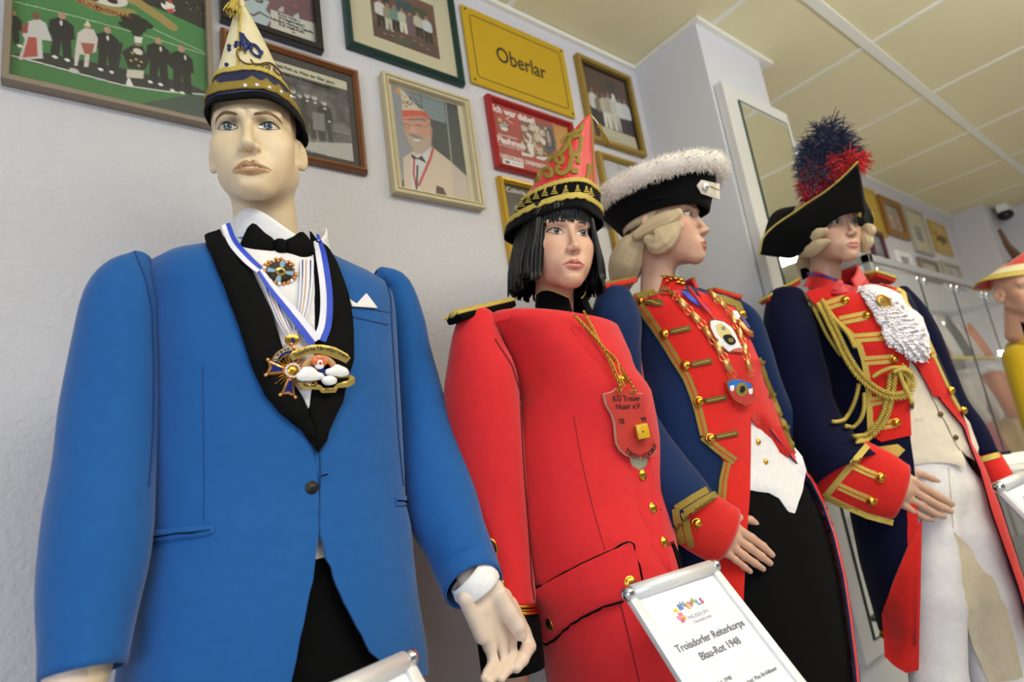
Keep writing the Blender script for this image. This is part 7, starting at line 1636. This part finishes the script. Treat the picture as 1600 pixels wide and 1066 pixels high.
plume('white_plume', None, [(1252, 302, 1262, 275, 1.84, 1.82), (1250, 305, 1258, 285, 1.84, 1.83)], mat('white_feather', '#d8d2d0', .7), 60, .0012, 33, .45)
# ------------------------------------------------------------------ mirror on the column
mir = thing('wall_mirror', 'tall frameless mirror on a white board fixed to the column front', 'mirror', (2.3, 1.0, .3))
mk('board', *bevel(*bbox(2.04, 2.56, .985, 1.022, .3, 2.44), .003, 1), M['board'], mir, smooth=False)
mk('mirror_glass', *bbox(2.135, 2.512, .979, .985, .36, 2.37), M['mirror'], mir, smooth=False)
eg = MB()
for r in ((2.129, 2.135, .36, 2.37), (2.512, 2.518, .36, 2.37), (2.129, 2.518, 2.37, 2.375), (2.129, 2.518, .355, .36)): eg.add(*bbox(r[0], r[1], .9785, .985, r[2], r[3]))
eg.mk('glass_edge', M['edge'], mir, smooth=False)

# ------------------------------------------------------------------ snap-frame signs on stands
def info_sign(label, P0, th, al, w, h, lines, logo=True):
    P0 = np.array(P0); x = np.array([math.cos(th), math.sin(th), 0]); n0 = np.array([math.sin(th), -math.cos(th), 0]); d = n0*math.cos(al)-np.array([0, 0, 1.])*math.sin(al); n = np.cross(x, -d)
    base = P0+x*w/2+d*h*.55; t = thing('info_sign', label, 'sign', (base[0], base[1]+.06, 0), 'snap frame signs in front of the row'); R = np.stack([x, -d, n], 1); c = P0+x*w/2+d*h/2
    mk('back_panel', *box(c-n*.006, (w/2-.004, h/2, .003), R), M['aludull'], t, smooth=False); mk('paper', *box(c-n*.001, (w/2-.012, h/2-.008, .0008), R), M['paper'], t, smooth=False)
    for s in (-1, 1):
        V, F = bevel(*box(c+x*s*(w/2-.007), (.0085, h/2, .006), R), .002, 2); mk('side_rail', V, F, M['alu'], t, auto=40)
    for q, e in ((P0+x*w/2, 0), (P0+x*w/2+d*h, 1)):
        rl = mk('snap_rail', *tube([q-x*(w/2-.012)+n*.004, q+x*(w/2-.012)+n*.004], .0125, 18), M['alu'], t)
        for s in (-1, 1):
            P = q+x*s*(w/2-.002)+n*.004; V, F = ball(P, (.0115, .0128, .0128), 16, R, 10); cap = mk('corner_cap', V, F, M['chrome'], t)
            if s > 0: mk('red_corner', *captube([P-d*.011-x*.004, P-d*.0115+x*.008, P-d*.005+x*.0128], .0022, 6), M['cap'], cap)
    for (body, v, sz, off, al_, m, b) in lines: text('lettering', body, c-d*(h/2-v+.016)+x*off+n*.0006, x, -d, sz, m, t, al_, ext=.0002, bold=b)
    if logo:
        cols = ['#5a7fc0', '#7f8fb8', '#d9a03a', '#c95a6a', '#8fae4a', '#4f9fc0', '#d0508a']
        for i, ch in enumerate('RNEVALS'): text('letter', ch, c-d*(h/2-.046+.003*math.sin(i*2))+x*(-.022+.0085*i)+n*.0006, x, -d, .0135, mat('logo_ink', cols[i], .7), t, ext=.0002, bold=.0006)
        for (dx, dv, cc) in ((-.034, .048, '#e8c34a'), (-.030, .056, '#e07a7a'), (-.037, .060, '#d98ab0'), (-.028, .063, '#e2a04a'), (-.034, .066, '#d06a8a')): V, F = box(c-d*(h/2-dv)+x*dx+n*.0004, (.004, .003, .0003), R); mk('logo_patch', V, F, mat('logo_patch_ink', cc, .7), t, smooth=False)
        text('lettering', 'MUSEUM', c-d*(h/2-.066)+x*.004+n*.0006, x, -d, .0095, mat('pale_logo_ink', '#b7b3c2', .7), t, ext=.0002, sx=1.3); text('lettering', 'TROISDORF', c-d*(h/2-.075)+x*.006+n*.0006, x, -d, .0065, bpy.data.materials['pale_logo_ink'], t, ext=.0002, sx=1.3)
    pb = np.array([base[0], base[1]+.06, .02]); mk('pole', *captube([base-n*.012, np.array([pb[0], pb[1], base[2]-.12]), pb], .011, 12), M['aludull'], t); mk('foot', *tube([pb-[0, 0, .018], pb-[0, 0, .004], pb], [.13, .13, .02], 32), M['aludull'], t, auto=30)
    return t
gi = mat('grey_text_ink', '#6a6a78', .7)
L = [('Troisdorfer Reiterkorps', .118, .0165, 0, 'CENTER', gi, .0002), ('Blau-Rot 1948', .140, .0165, 0, 'CENTER', gi, .0002), ('Gegründet: 1948', .181, .0085, -.075, 'LEFT', gi, 0), ('Gründer und Kommandant: Max Bröhlbauer', .196, .0085, -.075, 'LEFT', gi, 0), ('Präsident: Heinz Werner', .211, .0085, -.075, 'LEFT', gi, 0), ('Uniform: blau, rot, gold    1948 - 1954', .226, .0085, -.075, 'LEFT', gi, 0), ('Mitglieder: 1948 - 1987', .241, .0085, -.075, 'LEFT', gi, 0)]
info_sign('white snap frame sign headed Troisdorfer Reiterkorps, standing before the red coat', pt(978, 931, .95), math.radians(-6.4), math.radians(50.9), .2165, .30, L)
info_sign('top edge of a white snap frame sign below the blue jacket', pt(640, 1031, .78)-np.array([math.cos(.24), math.sin(.24), 0])*.235, .24, math.radians(52), .235, .315, L[:2], False)
info_sign('small white snap frame sign at right edge, beside the white breeches', pt(1557, 763, 1.32), math.radians(-1.5), math.radians(62), .23, .315, L[:2], True)

# ------------------------------------------------------------------ glass cabinet and its contents
X0, X1, Y0, Y1, ZT = 2.72, 5.35, .89, 1.33, 1.725
cab = thing('glass_cabinet', 'long glass display cabinet with aluminium frame along the far wall', 'cabinet', ((X0+X1)/2, 1.1, 0))
for a, b, nm in (((X0, Y0, ZT), (X1, Y0, ZT), 'top_rail'), ((X0, Y1, ZT), (X1, Y1, ZT), 'top_rail'), ((X0, Y0, ZT), (X0, Y1, ZT), 'top_rail'), ((X1, Y0, ZT), (X1, Y1, ZT), 'top_rail')):
    c = (np.array(a)+b)/2; hh = np.abs(np.array(b)-a)/2+.018; mk(nm, *bevel(*box(c, hh), .003, 1), M['aludull'], cab, smooth=False)
for x in (X0, X1):
    for y in (Y0, Y1): mk('corner_post', *bevel(*bbox(x-.016, x+.016, y-.016, y+.016, .1, ZT-.018), .003, 1), M['aludull'], cab, smooth=False)
mk('plinth', *bbox(X0-.015, X1+.015, Y0-.01, Y1+.01, 0, .1), M['aludull'], cab, smooth=False); mk('back_wall', *bbox(X0+.017, X1-.017, Y1-.004, Y1, .1, ZT-.02), mat('pale_cabinet_back', '#cfc6c2', .6), cab, smooth=False)
xj = [X0+.016, 3.316, 3.826, 4.40, 4.9, X1-.016]
for a, b in zip(xj[:-1], xj[1:]):
    p = mk('glass_door', *bbox(a+.003, b-.003, Y0-.003, Y0+.003, .11, ZT-.022), M['glass'], cab, smooth=False); mk('door_edge', *bbox(b-.004, b+.001, Y0-.0045, Y0+.0045, .11, ZT-.022), M['edge'], cab, smooth=False)
    for xx in (a+.05, b-.05):
        mk('hinge', *bevel(*bbox(xx-.016, xx+.016, Y0-.012, Y0-.0035, ZT-.075, ZT-.03), .003, 1), M['chrome'], p)
mk('side_glass', *bbox(X0-.003, X0+.003, Y0+.02, Y1-.02, .11, ZT-.022), M['glass'], cab, smooth=False)
for z, xe in ((.62, X1), (1.30, X1)): mk('glass_shelf', *bbox(X0+.02, xe-.02, 1.0, Y1-.01, z-.004, z+.004), M['glass'], cab, smooth=False)
def lathe(prof, c, n=20, sx=1., sy=1.):
    V = [(c[0]+r*sx*math.cos(2*math.pi*j/n), c[1]+r*sy*math.sin(2*math.pi*j/n), c[2]+z) for r, z in prof for j in range(n)]; F = grid_faces(len(prof), n, True)+[tuple(range(n))[::-1], tuple((len(prof)-1)*n+j for j in range(n))]; return np.array(V), F
def costume(label, c, m, m2, s=1.0, skirt=True):
    t = thing('costume', label, 'costume', c, 'costumes in the glass cabinet')
    mk('bodice', *lathe([(.06, .30), (.10, .32), (.12, .40), (.135, .50), (.14, .56), (.09, .60), (.045, .62)], np.array(c)+[0, 0, .0], 24, s, .62*s), m, t); V, F = lathe([(.20, .02), (.19, .1), (.15, .22), (.10, .31), (.06, .33)], c, 36, s, .62*s); a = np.arctan2(V[:, 1]-c[1], V[:, 0]-c[0]); V[:, :2] = np.array(c[:2])+(V[:, :2]-np.array(c[:2]))*(1+.07*np.sin(a*9))[:, None]; mk('skirt', V, F, m2, t)
    for sg in (-1, 1): mk('sleeve', *captube([(c[0]+sg*.12*s, c[1]-.02, c[2]+.55), (c[0]+sg*.17*s, c[1]-.05, c[2]+.44), (c[0]+sg*.17*s, c[1]-.08, c[2]+.33)], [.05*s, .045*s, .035*s], 12), m, t)
    mk('collar', *lathe([(.05, .605), (.065, .63), (.05, .64)], c, 20, s, s*.7), M['white'], t); return t
org = mat('orange_satin', '#cf6a1c', .4, sheen=.3, bump=.3, bscale=14); mus = mat('mustard_satin', '#b98a1c', .45, sheen=.3, bump=.3, bscale=14); pnkc = mat('pale_pink_satin', '#cdbcbc', .45, sheen=.3, bump=.3, bscale=14); whc = mat('white_satin', '#d8d2d2', .45, bump=.3, bscale=14); rdc = mat('crimson_satin', '#a8323a', .45, bump=.3, bscale=14); gnc = mat('grey_green_cloth', '#4a4d44', .8)
costume('orange costume with mustard skirt inside the glass cabinet, right part', (5.02, 1.10, .626), org, mus, 1.15)
costume('pale pink costume on the lower cabinet shelf, left of the orange one', (4.50, 1.14, .626), pnkc, rdc, .95)
tops = [('crimson pointed cap at the left end of the upper cabinet shelf', 4.20, rdc, 1.3), ('white pointed cap on the upper cabinet shelf beside the crimson one', 4.42, whc, 1.4), ('dark grey pointed cap in the middle of the upper cabinet shelf', 4.64, gnc, 1.45), ('pale pink pointed cap on upper cabinet shelf, right of the dark one', 4.86, pnkc, 1.25), ('orange pointed cap at the right end of the upper cabinet shelf', 5.10, org, 1.3)]
for lb_, x, m_, sz in tops:
    c = np.array([x, 1.16, 1.304]); t = thing('carnival_cap', lb_, 'cap', c, 'caps on the upper cabinet shelf'); mk('cap_crown', *lathe([(.10, .03), (.095, .07), (.06, .14*sz), (.03, .19*sz), (.01, .23*sz)], c, 20, 1, .8), m_, t); mk('cap_band', *lathe([(.104, .0), (.106, .015), (.104, .04), (.09, .045)], c, 20, 1, .8), M['goldbraid2'], t)
glowm = emit('reflection_emission', (1, .95, .86, 1), 26.0);  # glowing balls added where the cabinet glass reflects lamps
for (px, py, y, r, lb_) in ((1436, 500, 1.28, .035, 'bright round cabinet lamp beside the lace jabot'), (1421, 537, 1.28, .03, 'bright round cabinet lamp low beside the lace jabot'), (1563, 552, 1.26, .024, 'bright cabinet lamp above the orange costume'), (1588, 622, 1.22, .022, 'lowest bright cabinet lamp by the right picture edge'), (1497, 608, 1.27, .018, 'small bright cabinet lamp behind the navy sleeve')):
    d = ray(px, py); P = CAMP+d*(y/d[1]); t = thing('reflection_glow', lb_, 'lamp', (P[0], Y1-.004, P[2]), 'lamps in the glass cabinet'); mk('glow_cup', *lathe([(r*.5, -.01), (r*1.1, 0), (r*1.1, .012)], (P[0], P[1]+.01, P[2]), 14), M['chrome'], t); V, F = ball(P, r, 14); mk('glow_ball', V, F, glowm, t); mk('glow_stem', *captube([P+[0, .005, 0], (P[0], Y1-.006, P[2])], .006, 8), M['chrome'], t)
mk('light_strip', *bbox(3.2, 5.1, 1.26, 1.29, 1.62, 1.635), emit('strip_glow', (1, .96, .9, 1), 3.0), cab, smooth=False)

# ------------------------------------------------------------------ far right: mannequin in red cap, camera, wooden stick
P5 = pt(1590, 453, 2.62); f5 = Fig(P5[:2], -35)
far5 = thing('mannequin', 'far mannequin in yellow jacket and red cap, cut by the right picture edge', 'mannequin', (P5[0], P5[1], 0)); f5.c = P5[:2]+np.array([.07, 0])
pose5 = ((-40, -8, -3), tuple(P5-[0, 0, CAMP[2]]), 1.0)
zz = np.linspace(P5[2]-.22, .5, 16); tv = [f5.P(x, y, z) for z in zz for x, y in zip(*superell(np.interp(z, [.5, 1.0, P5[2]-.26, P5[2]-.22], [.13, .12, .13, .08]), .13, np.linspace(0, 2*math.pi, 40, endpoint=False), 2.3))]
yj = fabric('yellow_jacket_cloth', '#c9a51c'); jk = mk('jacket', np.array(tv), grid_faces(16, 40, True), yj, far5)
for s in (-1, 1): mk('sleeve', *captube([f5.P(s*.12, 0, P5[2]-.30), f5.P(s*.16, .02, P5[2]-.6), f5.P(s*.16, .08, P5[2]-.82)], [.06, .05, .045], 14), yj, jk)
rp5 = make_person(far5, 's', f5, pose5, '#d0a08a', '#4a4038', top=P5[2]-.3)
for V, F in legs_geo(f5, 0, .6, sp=.1, r0=.11, r1=.08): mk('trouser_leg', V, F, M['blackcloth'], far5)
shoes(f5, far5, M['black'])
collar(f5, 0, 0, P5[2]-.235, P5[2]-.165, .075, .066, .2, .03, M['shirt'], 'shirt_collar', far5)
mk('tie', *patch_geo([(1596, 503), (1606, 506), (1612, 535), (1604, 530)], Plane(f5.P(0, .13, 1.3), f5.f), off=0, thick=.006, step=4, bulge=.004), M['blackcloth'], far5)
hat5 = thing('carnival_cap', 'far red and white carnival cap with gold rim, at the right picture edge', 'cap', hl(rp5, (0, 0, .05)))
HP5 = (head_rot(25, -10, -6), rp5[1], rp5[2]); cp5 = Cap(HP5, .092, .104, -.150, .045, .22, .10, tilt=.05, pw=.7); rs5 = mat('coral_satin', '#d3413c', .4, sheen=.3)
mk('cap_crown', *cp5.geo(.0, 1, .0005), rs5, hat5); mk('gold_rim', *cp5.geo(-.04, .1, .004, nk=4), M['goldbraid2'], hat5); mk('white_band', *cp5.geo(.1, .3, .003, nk=4), M['ivory'], hat5)
c = pt(1571, 336, 5.2); sc = thing('security_camera', 'dark dome security camera on white bracket near the ceiling corner', 'camera', c); mk('dome', *ball(c, (.062, .062, .05), 16), mat('dark_dome', '#15171a', .2), sc); mk('bracket', *bbox(c[0]-.05, 6.9, c[1]-.04, c[1]+.04, c[2]+.03, c[2]+.10), M['white'], sc, smooth=False)
wd = mat('brown_wood', '#5a3a1e', .5, var=.3, vscale=40); sk = thing('wooden_stick', 'dark brown wooden stick with black fitting, propped upright behind the far red cap', 'stick', pt(1600, 440, 4.2)); mk('shaft', *captube([pt(1562, 360, 4.2), pt(1574, 383, 4.2), pt(1590, 402, 4.2), pt(1604, 430, 4.2), pt(1625, 520, 4.2)], [.012, .020, .032, .042, .045], 12), wd, sk); mk('lower_shaft', *captube([pt(1604, 425, 4.2), pt(1640, 620, 4.2), np.array([pt(1640, 620, 4.2)[0], pt(1640, 620, 4.2)[1], .02])], .025, 10), M['black'], sk); mk('fitting', *captube([pt(1580, 412, 4.15), pt(1594, 408, 4.15)], [.025, .03], 10), M['black'], sk)
# small display table with white objects
tc = pt(1580, 770, 2.3); tbl = thing('display_table', 'small white display table behind the right sign', 'table', (tc[0]+.05, tc[1], 0)); zt = pt(1570, 727, 2.3)[2]
mk('table_top', *bevel(*bbox(tc[0]-.18, tc[0]+.2, tc[1]-.14, tc[1]+.14, zt-.03, zt), .004, 1), M['white'], tbl, smooth=False)
for sx, sy in ((-.16, -.12), (.18, -.12), (-.16, .12), (.18, .12)): mk('leg', *bbox(tc[0]+sx-.015, tc[0]+sx+.015, tc[1]+sy-.015, tc[1]+sy+.015, 0, zt-.03), M['aludull'], tbl, smooth=False)
P = pt(1546, 722, 2.3); P[2] = zt; b = thing('white_jar', 'white rounded jar on the small table, beside the navy sleeve', 'jar', P); mk('jar_body', *lathe([(.026, 0), (.03, .02), (.03, .075), (.026, .095), (.012, .106)], P, 18), M['white'], b); mk('jar_base', *lathe([(.031, 0), (.031, .008)], P, 18), M['aludull'], b)
P = pt(1574, 724, 2.28); P[2] = zt; b = thing('toy_pistol', 'white toy pistol with black slide lying on the small table', 'toy', P); u = np.array([math.cos(-.7), math.sin(-.7), 0]); v = np.array([-u[1], u[0], 0]); R = np.stack([u, v, [0, 0, 1]], 1)
mk('pistol_body', *bevel(*box(P+[0, 0, .022], (.085, .016, .022), R), .008, 2), M['white'], b); mk('black_slide', *bevel(*box(P+[0, 0, .048]-u*.02, (.04, .012, .008), R), .004, 2), M['black'], b); mk('grip', *bevel(*box(P+[0, 0, .018]+u*.075+v*.02, (.018, .045, .016), R), .006, 2), M['white'], b)
